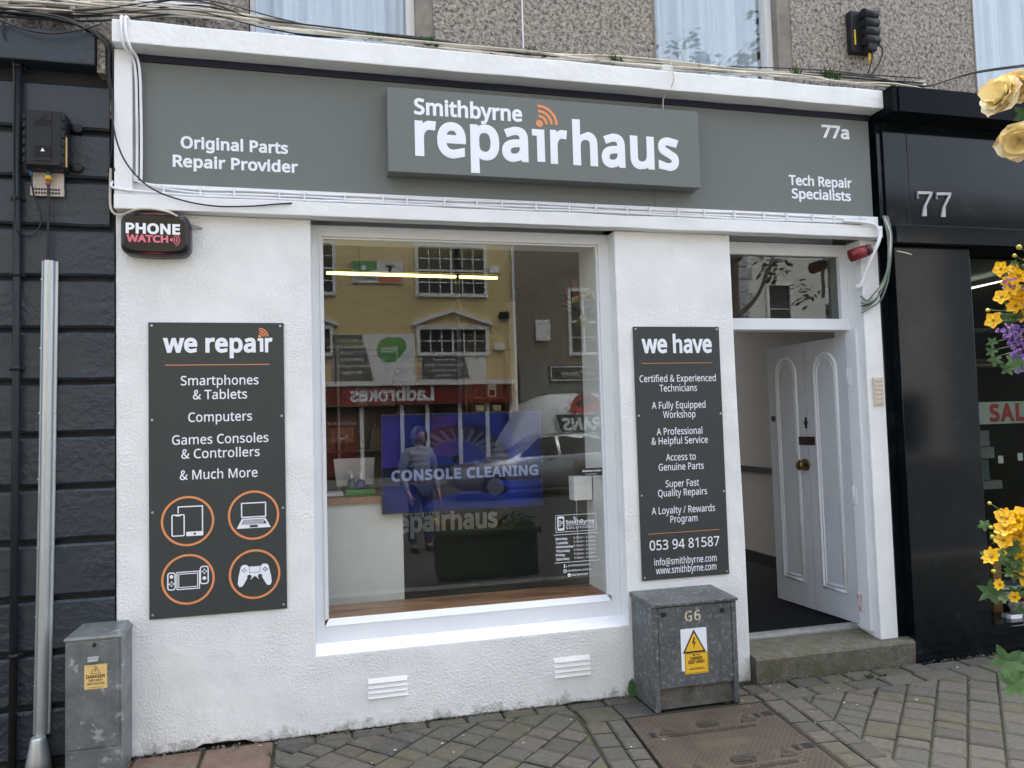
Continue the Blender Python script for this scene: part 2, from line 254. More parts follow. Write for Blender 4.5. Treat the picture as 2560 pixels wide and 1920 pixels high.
# ------------------------------------------------------------------ lettering: outlines of a plain humanist alphabet, cap height 700
GTXT = r'''
& 649 247 -12,136 13,62 81,34 181,54 265,105 330,173 384,148 441,133 496,127 548,147 632,203 690,287 712,362 695,409 647,425 575,402 493,343 426,267 368,319 297,380 230,445 171,485 232,518 301,543 377,625 377,593 287,553 204,502 127,548 97,592 75,633 60,610 -12,559 5,505 32,449 68,391 25,324 -2;392 114,324 178,262 248,208 323,163 282,131 237,119 186,138 118,187 73,258 57,305 64,350 84;235 425,294 469,338 517,354 573,348 612,326 640,288 651,242 638,212 601,202 549,205 509,217 468
0 561 279 -10,332 -5,377 9,415 33,446 66,470 108,489 157,502 215,510 279,513 351,510 423,501 488,487 545,467 594,442 636,410 668,372 692,329 706,279 711,227 706,183 692,145 668,114 636,90 594,71 545,58 488,51 423,48 351,54 246,73 158,104 86,149 33,207 1;279 64,232 72,194 96,167 135,149 191,138 263,134 351,136 411,141 464,149 510,160 549,175 581,195 605,218 623,246 634,279 637,312 634,341 623,364 605,384 581,399 549,411 510,419 464,424 411,425 351,422 262,410 190,392 135,364 95,327 72
1 561 264 0,348 0,348 700,276 700,87 553,132 495,268 610
2 561 47 0,510 0,510 78,156 78,156 82,442 389,459 421,471 454,479 488,481 524,478 560,470 593,455 623,436 649,411 670,382 687,349 700,311 707,270 710,241 709,55 627,101 570,180 619,207 628,237 634,270 636,304 633,334 623,359 606,378 583,389 554,393 519,391 488,385 459,375 432,342 378,47 72
3 561 236 -10,295 -7,345 2,389 17,425 37,454 61,476 91,492 124,502 160,505 199,500 242,487 280,464 312,431 337,390 354,338 365,338 369,366 376,392 386,415 399,435 415,452 433,466 455,475 479,481 506,483 536,477 584,460 625,430 661,388 688,334 704,267 710,221 707,179 700,141 688,106 673,75 656,48 637,91 578,268 637,304 634,335 625,361 609,380 588,391 562,395 530,393 505,386 482,375 461,360 443,340 427,316 415,288 405,256 400,151 398,151 325,293 319,325 312,352 302,374 288,392 272,404 252,412 228,415 201,410 161,396 127,373 100,339 79,294 67,237 63,74 95,44 109,44 28,103 6
4 561 356 0,439 0,439 159,541 159,541 236,439 236,439 704,350 704,21 232,21 159,356 159;105 236,357 612,361 612,356 236
5 561 243 -10,295 -7,342 3,384 18,420 39,450 66,474 99,491 136,501 177,505 224,502 265,492 302,476 335,454 363,427 386,394 405,357 419,315 427,162 419,178 622,456 622,456 700,105 700,78 370,122 342,241 357,297 353,341 341,375 320,398 292,412 257,417 215,411 168,396 130,369 100,334 80,292 68,244 64,87 96,62 110,62 28,85 17,142 0,208 -9
6 561 292 -10,336 -7,375 3,410 19,441 40,467 67,487 100,503 137,512 179,515 225,508 288,490 341,459 383,418 414,369 432,312 438,285 437,199 410,146 356,140 356,164 497,177 527,193 555,212 579,236 600,264 617,296 629,334 637,461 627,461 701,324 707,279 700,240 687,205 669,174 648,148 623,126 595,107 564,91 530,69 457,62 419,56 249,62 203,72 162,86 126,103 93,123 66,146 42,171 23,199 9,229 -2,260 -8;291 63,267 64,226 78,208 90,167 139,150 178,143 263,160 303,193 338,214 351,238 362,265 368,294 371,335 366,369 353,396 331,414 302,426 267,429 225,425 175,412 134,391 102,363 80,330 67
7 561 133 0,228 0,513 633,513 700,43 700,43 622,421 622
8 561 282 -10,327 -7,367 1,403 14,435 32,462 54,483 80,499 110,509 144,512 181,509 212,502 239,491 264,475 286,456 306,356 371,423 413,458 449,471 469,481 491,487 515,489 542,483 592,463 634,430 667,387 691,337 705,279 710,241 708,205 701,173 690,143 675,119 656,98 634,83 607,74 577,71 543,72 516,78 490,87 468,99 447,193 366,83 284,68 262,57 237,50 209,48 178,51 141,60 107,75 77,96 51,122 30,154 13,192 0,235 -7;280 59,234 63,197 74,169 93,148 117,136 145,132 177,134 201,139 222,159 259,237 318,265 330,335 301,379 273,409 241,419 222,425 202,427 180,423 147,411 117,390 93,361 74,324 63;283 404,200 449,172 478,163 496,157 516,155 539,159 569,170 594,190 614,215 629,245 637,278 640,314 637,344 629,370 614,389 594,400 569,404 539,400 506,388 479,369 456,316 419
9 561 250 -6,304 6,350 25,389 52,422 83,449 120,469 161,485 205,497 252,504 301,510 401,508 451,502 496,492 537,478 574,461 606,441 633,418 657,393 676,366 691,336 701,305 708,273 710,229 707,190 697,155 681,124 660,98 633,77 600,61 562,52 520,49 474,55 411,74 359,104 317,145 286,194 268,250 262,278 263,363 290,417 343,423 343,416 270,409 235,387 172,371 145,351 121,327 100,300 83,267 71,229 63,100 74,100 0;269 329,227 334,193 347,167 368,149 397,138 433,134 475,139 525,152 566,173 597,201 619,234 633,273 637,296 636,338 622,372 596,397 561,423 458,420 437,414 417,403 397,389 379,371 362,350 349,326 338,299 332
@ 903 429 -165,239 -122,105 7,53 217,116 466,278 630,499 689,685 645,806 521,849 336,815 180,734 85,636 53,583 61,545 88,526 134,485 96,441 70,393 60,328 78,282 129,265 212,290 326,362 420,471 459,505 454,533 436,556 407,570 451,627 451,585 238,578 167,598 126,644 112,711 138,766 214,788 332,754 487,655 592,492 631,310 580,172 437,117 220,160 42,272 -69,435 -107,499 -101,557 -84,608 -59,632 -111,568 -141,501 -159;411 120,441 127,474 148,510 184,540 353,519 380,497 394,471 398,399 369,352 300,335 217,345 161,372 130
A 626 0 0,89 0,173 217,450 217,534 0,625 0,353 703,274 703;202 295,312 612,424 295
B 637 95 0,341 0,389 3,432 10,471 23,505 41,533 63,555 91,571 123,581 159,584 199,582 233,575 263,564 288,548 309,530 327,507 341,456 361,427 367,427 372,455 378,479 388,500 400,519 416,534 433,546 453,554 476,559 500,561 526,553 584,531 629,494 661,442 683,376 696,295 700,95 700;183 75,183 328,358 327,392 322,420 313,443 302,461 288,474 271,483 251,488 230,490 206,486 169,474 137,454 111,423 91,380 79,325 75;183 402,183 625,299 625,353 622,396 613,429 600,452 579,465 552,470 517,466 482,455 453,436 431,408 415,367 405,313 402
C 620 381 -10,562 19,562 95,394 68,344 71,299 83,260 102,228 128,201 161,180 200,165 245,156 295,153 350,156 406,166 457,182 501,205 540,233 573,266 599,305 617,348 629,395 632,426 631,482 621,554 594,589 669,432 709,396 710,328 705,267 690,213 664,167 630,128 588,99 538,77 481,64 419,60 351,64 281,76 217,96 160,123 110,159 68,203 34,255 10,314 -5
D 716 95 0,290 0,364 4,429 18,487 40,537 71,579 111,612 160,636 217,651 283,656 357,651 428,637 491,614 546,582 592,542 631,494 661,439 683,378 696,311 700,95 700;183 75,183 625,298 625,376 617,441 596,494 559,532 508,555 439,563 354,555 269,531 200,492 146,436 107,365 83,278 75
E 545 95 0,486 0,486 77,183 77,183 327,469 327,469 404,183 404,183 623,486 623,486 700,95 700
F 509 95 0,183 0,183 297,468 297,468 375,183 375,183 623,486 623,486 700,95 700
G 714 395 -10,641 26,641 370,399 370,399 291,553 291,553 83,357 71,306 83,264 102,229 129,200 163,179 202,164 247,155 297,152 350,155 406,166 456,183 500,207 539,238 572,275 598,317 617,365 629,418 632,451 631,514 621,598 592,631 669,461 709,423 710,350 705,285 690,227 665,177 631,136 590,103 540,79 483,65 420,60 350,64 279,77 216,99 158,128 109,166 67,212 34,265 10,326 -5
H 726 95 0,183 0,183 326,542 326,542 0,630 0,630 700,542 700,542 404,183 404,183 700,95 700
I 332 39 0,292 0,292 51,210 70,210 629,292 649,292 700,39 700,39 649,122 629,122 70,39 51
J 268 31 -184,63 -177,92 -165,118 -149,139 -127,156 -100,168 -69,176 -32,178 11,178 700,90 700,89 -23,84 -46,76 -65,54 -91,41 -99,-76 -99,-76 -174
K 607 95 0,183 0,183 272,255 334,503 0,607 0,319 395,596 700,493 700,183 355,183 700,95 700
L 514 95 0,489 0,489 78,183 78,183 700,95 700
M 889 95 0,176 0,170 614,174 614,404 0,476 0,710 613,714 613,707 0,794 0,794 700,665 700,445 126,441 126,225 700,95 700
N 745 95 0,176 0,169 581,173 581,547 0,650 0,650 700,568 700,575 121,571 121,197 700,95 700
O 766 383 -10,450 -5,509 10,561 35,605 69,641 111,669 161,690 218,702 282,706 351,702 420,690 484,669 541,641 591,605 632,561 666,509 691,451 706,384 711,315 706,255 691,202 666,158 632,123 590,95 540,75 484,64 421,60 352,64 282,75 219,95 162,123 112,158 69,202 35,255 10,315 -5;383 67,334 70,291 82,253 101,222 127,197 160,177 199,164 244,156 295,153 351,156 407,164 458,177 502,197 541,222 574,253 600,291 618,334 630,384 633,456 625,514 600,558 558,588 502,607 433,613 351,610 295,602 244,588 199,569 160,544 127,513 101,476 82,433 70
P 593 95 0,183 0,183 273,313 275,357 281,396 291,430 304,458 321,482 340,502 362,517 386,529 411,537 438,542 466,543 494,536 555,515 605,480 646,430 676,364 694,280 700,95 700;183 348,183 625,273 625,329 621,375 610,409 591,433 565,447 531,452 490,450 458,442 431,430 408,414 389,392 374,365 362,333 354
Q 766 543 -167,670 -167,502 8,545 26,582 49,615 78,642 113,665 152,683 196,696 244,703 296,706 351,702 420,690 484,669 541,641 591,605 632,561 666,509 691,451 706,384 711,315 706,255 691,202 666,158 632,123 590,95 540,75 484,64 421,60 352,64 282,75 219,95 162,123 112,158 69,202 35,255 10,315 -5,408 -9;383 67,334 70,291 82,253 101,222 127,197 160,177 199,164 244,156 295,153 351,156 407,164 458,177 502,197 541,222 574,253 600,291 618,334 630,384 633,456 625,514 600,558 558,588 502,607 433,613 351,610 295,602 244,588 199,569 160,544 127,513 101,476 82,433 70
R 610 95 0,183 0,183 289,323 289,492 0,595 0,403 314,426 323,490 365,508 385,523 408,534 435,541 466,543 501,540 543,531 580,516 612,494 639,466 661,432 678,391 690,343 698,288 700,95 700;183 364,183 624,351 618,378 611,401 601,420 587,434 571,444 550,450 526,452 497,448 457,435 424,413 398,381 379,340 367,288 364
S 538 242 -10,291 -7,335 1,375 14,410 32,439 54,462 81,479 112,489 148,492 187,490 222,482 252,470 278,453 301,432 322,405 341,375 358,211 429,191 442,175 456,163 472,155 489,150 508,148 530,150 550,155 568,163 584,174 598,189 610,207 620,228 627,253 631,448 595,475 671,320 709,282 710,240 707,202 700,166 688,135 672,109 651,87 627,71 599,62 567,59 531,61 497,68 466,79 439,95 414,115 392,139 373,168 355,339 281,377 253,389 237,397 220,402 201,404 179,402 158,396 138,386 120,373 104,355 91,333 80,279 68,209 68,173 72,50 108,50 24
T 545 228 0,317 0,317 623,534 623,534 700,10 700,10 623,228 623
U 717 355 -10,413 -6,464 5,508 24,545 49,575 80,598 116,614 157,624 200,627 247,627 700,540 700,540 247,535 197,521 154,498 117,463 89,417 72,360 67,304 72,258 88,222 114,197 149,182 193,176 246,176 700,88 700,88 249,96 176,119 114,156 61,209 22,275 -2
V 588 250 0,338 0,588 700,495 700,294 98,92 700,0 700
W 912 197 0,286 0,452 597,624 0,713 0,899 700,807 700,665 106,498 700,407 700,246 106,104 700,12 700
X 575 4 0,97 0,285 304,471 0,571 0,337 367,554 700,461 700,288 425,117 700,19 700,236 365
Y 555 233 0,322 0,322 272,555 700,460 700,277 356,96 700,0 700,233 268
Z 561 37 0,523 0,523 78,144 78,513 633,513 700,49 700,49 622,406 622,37 67
a 550 211 -10,324 15,387 75,391 75,408 0,471 0,471 358,465 414,450 458,425 492,388 516,341 530,282 534,249 533,103 489,129 425,224 459,277 465,309 462,336 453,358 439,374 418,383 387,386 317,297 314,219 307,155 291,107 267,73 235,52 194,45 146,50 97,66 58,92 28,126 7,166 -6;230 60,204 62,181 69,161 80,146 97,137 118,134 145,139 176,151 202,172 223,204 238,249 249,308 254,385 257,385 210,380 163,366 125,341 97,309 76,272 64
b 603 332 -10,374 -6,412 4,446 21,476 44,502 75,522 112,537 156,546 206,549 263,542 345,523 413,490 466,446 504,393 527,332 534,294 532,260 524,231 512,207 496,186 477,170 456,165 456,170 745,83 745,83 0,145 0,163 67,170 67,186 47,207 29,231 13,260 0,294 -7;320 62,268 67,229 85,201 113,184 153,173 202,173 327,184 377,202 415,229 441,268 457,318 463,397 441,444 374,460 264,456 203,444 153,425 114,398 85,363 68
c 471 294 -10,348 -7,429 19,429 95,262 67,234 75,210 87,189 105,173 127,160 154,151 185,145 221,143 261,145 302,151 339,160 371,173 398,190 420,211 437,236 450,265 457,298 460,412 435,438 507,352 532,300 535,255 532,213 523,174 507,140 484,110 455,86 418,68 373,58 320,54 260,57 201,68 150,85 107,108 70,136 41,170 19,208 3,249 -7
d 603 270 -10,308 -7,342 1,371 14,416 49,433 71,437 71,450 0,520 0,520 745,433 745,439 458,433 458,394 497,370 513,342 525,309 533,271 535,210 528,157 505,113 466,80 413,61 345,54 262,60 179,80 111,113 58,156 20,209 -2;283 62,240 68,205 85,178 114,159 153,147 202,143 260,147 318,159 367,178 408,205 439,240 458,282 464,334 458,374 440,402 411,420 371,431 321,431 189,419 143,400 107,372 82,333 67
e 553 307 -10,479 25,479 100,311 64,262 69,222 84,189 110,164 146,149 191,143 246,503 246,503 298,500 344,491 385,477 423,457 456,432 484,402 506,368 522,329 532,286 535,242 532,201 520,164 502,132 477,105 445,83 407,67 363,57 314,54 259,57 204,68 154,86 111,110 74,140 44,175 21,215 4,259 -6;145 315,153 358,167 395,188 425,214 447,247 460,285 465,325 460,357 446,382 423,399 392,409 356,413 315
f 337 107 0,193 0,193 459,325 459,325 525,193 525,195 597,203 628,214 650,231 667,252 676,357 665,379 732,277 750,228 745,186 730,152 705,127 669,112 620,107 559,107 528,15 499,15 459,107 459
g 603 284 -235,335 -232,379 -224,417 -210,448 -190,474 -165,494 -134,508 -97,517 -56,520 -9,520 525,451 525,439 456,434 456,413 480,390 500,363 516,334 527,303 533,270 535,207 527,154 502,111 461,79 406,60 340,54 262,60 182,79 116,111 62,154 22,208 -2,271 -10,305 -8,337 -1,365 10,391 25,414 45,433 70,437 70,430 -58,417 -94,396 -124,367 -146,331 -159,289 -164,252 -163,95 -123,95 -202,213 -232;283 61,241 67,206 84,179 112,159 152,147 201,143 261,147 321,159 370,179 410,207 439,241 457,281 463,315 460,344 454,369 442,389 426,406 404,419 377,428 345,433 306,410 119,399 103,386 90,370 79,332 65
h 606 83 0,170 0,170 272,173 328,184 375,202 413,231 441,271 457,324 463,360 459,390 449,413 431,429 407,438 375,441 336,441 0,526 0,526 342,524 384,517 421,505 452,488 478,467 498,441 514,410 525,374 532,171 453,165 453,170 745,83 745
i 253 83 0,170 0,170 525,83 525;140 614,162 626,171 637,176 651,176 685,171 699,152 717,127 723,102 717,91 709,83 699,78 685,76 668,78 651,83 637,91 626,114 614
j 253 54 -233,82 -227,106 -217,126 -202,142 -184,154 -163,163 -138,168 -110,170 -78,170 525,83 525,83 -81,81 -110,74 -132,63 -147,48 -156,31 -162,-54 -154,-54 -224;140 614,162 626,171 637,176 651,176 685,171 699,152 717,127 723,102 717,91 709,83 699,78 685,76 668,78 651,83 637,91 626,114 614
k 524 83 0,169 0,169 193,228 245,411 0,515 0,287 301,500 525,399 525,169 271,165 271,169 745,83 745
l 253 83 0,170 0,170 745,83 745
m 917 83 0,170 0,171 312,175 346,183 376,194 402,208 424,226 441,249 453,277 460,310 463,343 459,370 449,391 431,406 407,415 376,418 338,418 0,503 0,503 290,507 342,518 385,536 419,563 443,599 458,645 463,678 459,705 449,726 431,740 407,749 376,752 338,752 0,837 0,837 342,832 404,818 453,793 490,759 515,714 530,660 535,626 533,594 526,563 514,535 497,511 475,491 447,486 447,471 475,452 497,427 514,398 526,364 533,246 520,211 500,171 454,166 454,153 525,83 525
n 606 83 0,170 0,170 273,173 329,184 376,203 414,231 441,271 457,324 463,360 459,390 449,413 431,429 407,438 375,441 336,441 0,526 0,526 342,521 404,505 453,478 490,441 515,394 530,336 535,251 520,214 500,183 471,171 454,166 454,153 525,83 525
o 593 295 -10,343 -6,387 4,425 22,459 47,488 78,510 115,527 159,537 208,540 264,537 319,526 368,509 411,486 448,458 479,424 503,386 521,344 532,298 535,228 527,169 504,120 465,83 411,61 344,54 264,57 208,68 159,85 115,109 78,137 47,171 22,209 4,250 -6;297 62,264 64,235 73,210 86,189 105,172 128,159 156,150 189,145 224,143 264,147 321,159 370,179 410,208 439,247 457,296 463,330 460,359 452,384 439,404 420,421 398,434 371,444 339,449 303,451 264,449 224,444 189,435 156,422 128,405 105,384 86,359 73,330 64
p 603 83 -235,170 -235,164 67,170 67,187 47,207 29,232 13,261 0,294 -7,332 -10,374 -6,412 4,447 21,477 45,502 76,522 113,537 157,546 207,549 264,542 347,523 415,490 468,446 505,394 528,333 535,282 531,260 525,223 507,170 454,166 454,154 525,83 525;320 62,268 68,229 85,201 114,184 154,173 204,174 337,186 382,204 418,232 443,269 458,318 463,362 457,398 439,425 409,444 369,456 321,460 265,458 227,453 192,445 160,433 132,417 108,399 88,376 74,350 65
q 603 433 -235,520 -235,520 525,451 525,438 454,434 454,417 476,396 495,372 512,343 525,309 533,271 535,230 532,192 522,158 504,128 481,102 450,81 413,66 369,57 319,54 262,61 179,80 111,113 58,157 20,208 -2,268 -10,307 -7,341 1,370 14,395 31,415 49,432 71,438 71;284 62,241 68,205 85,178 114,159 154,147 202,143 260,147 318,158 367,177 408,204 439,239 458,282 464,333 458,373 441,401 412,419 373,431 322,430 187,418 141,400 106,372 82,333 67
r 405 83 0,170 0,170 280,172 314,179 345,191 373,206 398,225 418,247 435,271 447,296 454,379 450,390 529,293 532,262 521,233 504,208 482,186 457,168 429,164 429,154 525,83 525
s 470 257 -8,294 -2,327 8,356 21,381 39,400 60,414 85,423 113,425 145,423 172,417 195,407 215,393 233,375 249,145 364,138 375,132 401,135 419,145 435,160 448,182 457,209 463,385 431,415 500,247 535,192 531,144 519,104 499,74 471,56 437,50 396,52 369,59 346,70 325,103 292,293 204,331 173,341 150,342 137,339 115,329 97,313 81,289 69,257 62,187 61,51 102,51 24
t 354 332 6,332 72,236 63,216 71,200 84,187 102,179 126,176 155,176 459,328 459,328 525,176 525,176 646,125 646,91 534,16 500,16 459,90 459,90 153,93 114,100 81,112 54,128 33,146 16,168 4,217 -8
u 606 355 5,409 37,423 52,435 70,439 70,452 0,523 0,523 525,436 525,436 252,433 195,421 148,402 111,374 84,334 67,281 62,245 65,216 76,193 93,177 118,168 149,165 187,165 525,77 525,77 181,80 140,87 103,99 73,116 47,137 26,163 10,194 -1,229 -8
v 498 199 0,298 0,498 525,406 525,250 76,246 76,92 525,0 525
w 771 155 1,253 1,382 436,386 436,513 1,614 1,760 526,672 526,563 90,559 90,433 526,339 526,211 89,207 89,100 526,11 526
x 519 18 0,115 0,260 210,403 0,501 0,310 269,491 525,394 525,260 327,125 525,26 525,208 269
y 500 115 -233,144 -226,169 -215,192 -200,212 -181,230 -158,274 -73,500 525,407 525,255 83,251 83,93 525,1 525,213 -2,173 -98,158 -120,141 -139,121 -153,97 -162,69 -165,11 -159,11 -227
z 461 38 0,423 0,423 67,137 67,416 461,416 525,55 525,55 459,321 459,38 57
'''
GLY = {}
for ln in GTXT.strip('\n').split('\n'):
    ch, adv, cs = ln.split(' ', 2)
    GLY[ch] = (int(adv), [[tuple(map(float, q.split())) for q in c.split(',')] for c in cs.split(';')])
def _r(x0, y0, x1, y1): return [(x0, y0), (x1, y0), (x1, y1), (x0, y1)]
GLY[' '] = (260, []); GLY['.'] = (250, [_r(75, 0, 175, 100)]); GLY['-'] = (330, [_r(40, 225, 290, 300)]); GLY['_'] = (440, [_r(0, -110, 440, -50)])
GLY['/'] = (370, [[(10, 0), (90, 0), (360, 700), (280, 700)]]); GLY[','] = (250, [_r(75, -60, 175, 100)])
GLY['1'] = (GLY['1'][0], GLY['1'][1])
GLY['\u0131'] = (300, [[(100, 0), (200, 0), (200, 540), (20, 540), (20, 455), (100, 455)]])   # dotless i with a flag
class Plane:
    """flat frame: u runs right, v up, d outwards, for print and lettering on a surface"""
    def __init__(s, o, ux, uz): s.o = Vector(o); s.ux = Vector(ux); s.uz = Vector(uz); s.n = s.ux.cross(s.uz)
    def p(s, u, v, d=0.): return tuple(s.o+s.ux*u+s.uz*v+s.n*d)
    def poly(s, mb, pts, d): mb.add([s.p(u, v, d) for u, v in pts], [tuple(range(len(pts)))])
    def rect(s, mb, u0, v0, u1, v1, d): s.poly(mb, _r(u0, v0, u1, v1), d)
    def disc(s, mb, u, v, r, d, n=28, rv=None): s.poly(mb, [(u+r*math.cos(2*math.pi*k/n), v+(rv or r)*math.sin(2*math.pi*k/n)) for k in range(n)], d)
    def arc(s, mb, u, v, r, w, a0, a1, d, n=24, rv=None):
        q = (rv or r)/r; P = []
        for k in range(n+1):
            a = R(a0+(a1-a0)*k/n)
            P += [s.p(u+(r-w/2)*math.cos(a), v+q*(r-w/2)*math.sin(a), d), s.p(u+(r+w/2)*math.cos(a), v+q*(r+w/2)*math.sin(a), d)]
        mb.add(P, [(2*k, 2*k+1, 2*k+3, 2*k+2) for k in range(n)])
    def line(s, mb, pts, w, d, close=False):
        pts = [Vector((a, b)) for a, b in pts]
        n = len(pts)
        for i in range(n if close else n-1):
            a, b = pts[i], pts[(i+1) % n]; t = (b-a).normalized(); q = Vector((-t.y, t.x))*w/2; a = a-t*w/2*.99; b = b+t*w/2*.99
            s.poly(mb, [a-q, b-q, b+q, a+q], d+(i % 2)*.0002)
    def rrect(s, mb, u0, v0, u1, v1, r, w, d, n=5):
        P = []
        for cx, cy, a in ((u1-r, v1-r, 0), (u0+r, v1-r, 90), (u0+r, v0+r, 180), (u1-r, v0+r, 270)):
            for k in range(n+1):
                t = R(a+90*k/n); P.append(((cx+r*math.cos(t), cy+r*math.sin(t)), (cx+(r-w)*math.cos(t), cy+(r-w)*math.sin(t))))
        if w is None: return
        m = len(P); mb.add([s.p(*q, d) for pr in P for q in pr], [(2*k, 2*((k+1) % m), 2*((k+1) % m)+1, 2*k+1) for k in range(m)])
    def rfill(s, mb, u0, v0, u1, v1, r, d, n=5):
        P = []
        for cx, cy, a in ((u1-r, v1-r, 0), (u0+r, v1-r, 90), (u0+r, v0+r, 180), (u1-r, v0+r, 270)):
            for k in range(n+1): t = R(a+90*k/n); P.append((cx+r*math.cos(t), cy+r*math.sin(t)))
        s.poly(mb, P, d)
    def text(s, mb, txt, u0, v, h, width=None, anchor='l', bold=0., track=0., d=.001, skew=0.):
        k = h/700; x = 0; cu = bpy.data.curves.new('t', 'CURVE'); cu.dimensions = '2D'; cu.fill_mode = 'BOTH'
        for ch in txt:
            adv, cs = GLY.get(ch, GLY[' '])
            for c in cs:
                sp = cu.splines.new('POLY'); sp.points.add(len(c)-1); sp.use_cyclic_u = True
                for i, (a, b) in enumerate(c): sp.points[i].co = ((x+a)*k, b*k, 0, 1)
            x += adv+track
        if bold: cu.bevel_depth = bold*h; cu.bevel_resolution = 0
        ob = bpy.data.objects.new('t', cu); me = ob.to_mesh()
        vs = [v_.co.copy() for v_ in me.vertices]; fs = [tuple(p.vertices) for p in me.polygons if p.normal.z > 1e-4]
        ob.to_mesh_clear(); bpy.data.objects.remove(ob); bpy.data.curves.remove(cu)
        used = sorted({i for f in fs for i in f})
        if not used: return
        lo = min(vs[i].x for i in used); hi = max(vs[i].x for i in used); kx = (width/(hi-lo)) if width else 1.
        w = (hi-lo)*kx; off = {'l': 0, 'c': -w/2, 'r': -w}[anchor]; mp = {i: j for j, i in enumerate(used)}
        mb.add([s.p(u0+off+(vs[i].x-lo)*kx+vs[i].y*skew, v+vs[i].y, d+min(.0006, abs(vs[i].z)*.05)) for i in used], [[mp[i] for i in f] for f in fs])
XZ = lambda y: Plane((0, y, 0), (1, 0, 0), (0, 0, 1))       # faces the street (-y)
XZB = lambda y: Plane((0, y, 0), (-1, 0, 0), (0, 0, 1))     # faces the shop (+y); u = -x

# ================================================================== GROUND
def clip(poly, nx, ny, c):      # keep nx*x+ny*y<=c
    out = []
    for i in range(len(poly)):
        a, b = poly[i-1], poly[i]; da, db = nx*a[0]+ny*a[1]-c, nx*b[0]+ny*b[1]-c
        if (da <= 0) != (db <= 0): t = da/(da-db); out.append((a[0]+(b[0]-a[0])*t, a[1]+(b[1]-a[1])*t))
        if db <= 0: out.append(b)
    return out
def area(p): return abs(sum(p[i-1][0]*p[i][1]-p[i][0]*p[i-1][1] for i in range(len(p))))/2
def paver(mb, poly, z=0., gap=.0055, th=.03, ch=.011):
    n = len(poly); cx = sum(p[0] for p in poly)/n; cy = sum(p[1] for p in poly)/n
    tx, ty = random.gauss(0, .012), random.gauss(0, .012); z += random.gauss(0, .0018)
    def inset(g):
        out = []
        for x, y in poly:
            d = math.hypot(x-cx, y-cy); k = max(.3, 1-g*1.35/max(d, .02)); out.append((cx+(x-cx)*k, cy+(y-cy)*k))
        return out
    A, B_ = inset(gap), inset(gap+ch)
    v = [(x, y, z-th) for x, y in A]+[(x, y, z-ch*.7+(x-cx)*tx+(y-cy)*ty) for x, y in A]+[(x, y, z+(x-cx)*tx+(y-cy)*ty) for x, y in B_]
    f = [(i, (i+1) % n, n+(i+1) % n, n+i) for i in range(n)]+[(n+i, n+(i+1) % n, 2*n+(i+1) % n, 2*n+i) for i in range(n)]+[tuple(range(2*n, 3*n))]
    mb.mi = random.choice((0, 0, 1, 1, 2, 3, 4)); mb.add(v, f)
def pavmat(name, c): return pm(name, c, .88, var=.28, vs=38, bump=.9, bs=170, bd=.003, col2=(.27, .26, .24), c2s=210, c2t=.68, c2w=.03)
PV = [pavmat('paver_grey_brown', (.072, .068, .057)), pavmat('paver_warm', (.079, .072, .061)), pavmat('paver_grey', (.066, .064, .055)),
      pavmat('paver_dark', (.056, .053, .045)), pm('paver_mossy', (.070, .065, .047), .9, var=.3, vs=18, bump=.9, bs=150, bd=.003, col2=(.068, .070, .036), c2s=6, c2t=.60, c2w=.1)]
COV = [(1.560, -.305), (2.366, -.320), (2.262, -1.262), (1.458, -1.245)]           # utility cover, corners tl tr br bl from image pixels, sheared off square
pv = MB()
def diag(region, box, w=.150, ph=.04, ang=(1, 1)):
    """rows of setts laid at 45 degrees, random lengths, cut to a convex region"""
    s2 = math.sqrt(.5); x0, y0, x1, y1 = box
    for k in range(-80, 80):
        t = -9+random.random()*.2
        while t < 9:
            L = random.choice((.11, .16, .16, .21))
            # row k: offset across (1,-1)/sqrt2, runs along (1,1)/sqrt2
            a0, a1 = k*w+ph, (k+1)*w+ph
            P = [((t_*s2+a_*s2), (t_*s2-a_*s2)) for t_, a_ in ((t, a0), (t+L, a0), (t+L, a1), (t, a1))]; t += L
            if max(p[0] for p in P) < x0 or min(p[0] for p in P) > x1 or max(p[1] for p in P) < y0 or min(p[1] for p in P) > y1: continue
            for nx, ny, c in region:
                P = clip(P, nx, ny, c)
                if len(P) < 3: break
            if len(P) >= 3 and area(P) > .0012: paver(pv, P)
def side(a, b, s=1):            # half plane to the left of a->b
    nx, ny = (b[1]-a[1]), -(b[0]-a[0]); return (nx*s, ny*s, (nx*a[0]+ny*a[1])*s)
BL0, BL1 = (1.335, -.10), (1.20, -1.45)       # edge of the soldier course left of the cover
BR0, BR1 = (2.62, -.33), (2.47, -1.45)
diag([(0, 1, -.105), side(BL1, BL0), (0, -1, 1.45), (-1, 0, .235)], (-.3, -1.5, 1.4, 0))
diag([(0, 1, -.345), (-1, 0, .26-.5), (1, 0, -.235), (0, -1, 1.45), (1, 0, 10)], (-3, -1.5, -.2, 0)) if False else None
diag([(0, 1, -.36), (1, 0, -.235), (0, -1, 1.45)], (-3.2, -1.5, -.2, 0))
diag([(0, 1, -.335), side(BR0, BR1), (0, -1, 1.45)], (2.3, -1.5, 7.5, 0))
diag([(0, 1, -1.45), (0, -1, 3.0)], (-3.2, -3.0, 7.5, -1.4))
def course(p0, p1, w, L, jit=.02, flip=1):
    """one row of pavers from p0 to p1, w wide towards the left hand"""
    a, b = Vector(p0), Vector(p1); t = (b-a).normalized(); q = Vector((-t.y, t.x))*w*flip; D = (b-a).length; x = 0
    while x < D-.02:
        l = min(L+random.uniform(-jit, jit), D-x)
        if D-x-l < .04: l = D-x
        P = [a+t*x, a+t*(x+l), a+t*(x+l)+q, a+t*x+q]; P = [(v.x, v.y) for v in P]
        if flip < 0: P.reverse()
        paver(pv, P); x += l
course((-.235, -.105), (1.75, -.105), .092, .2)
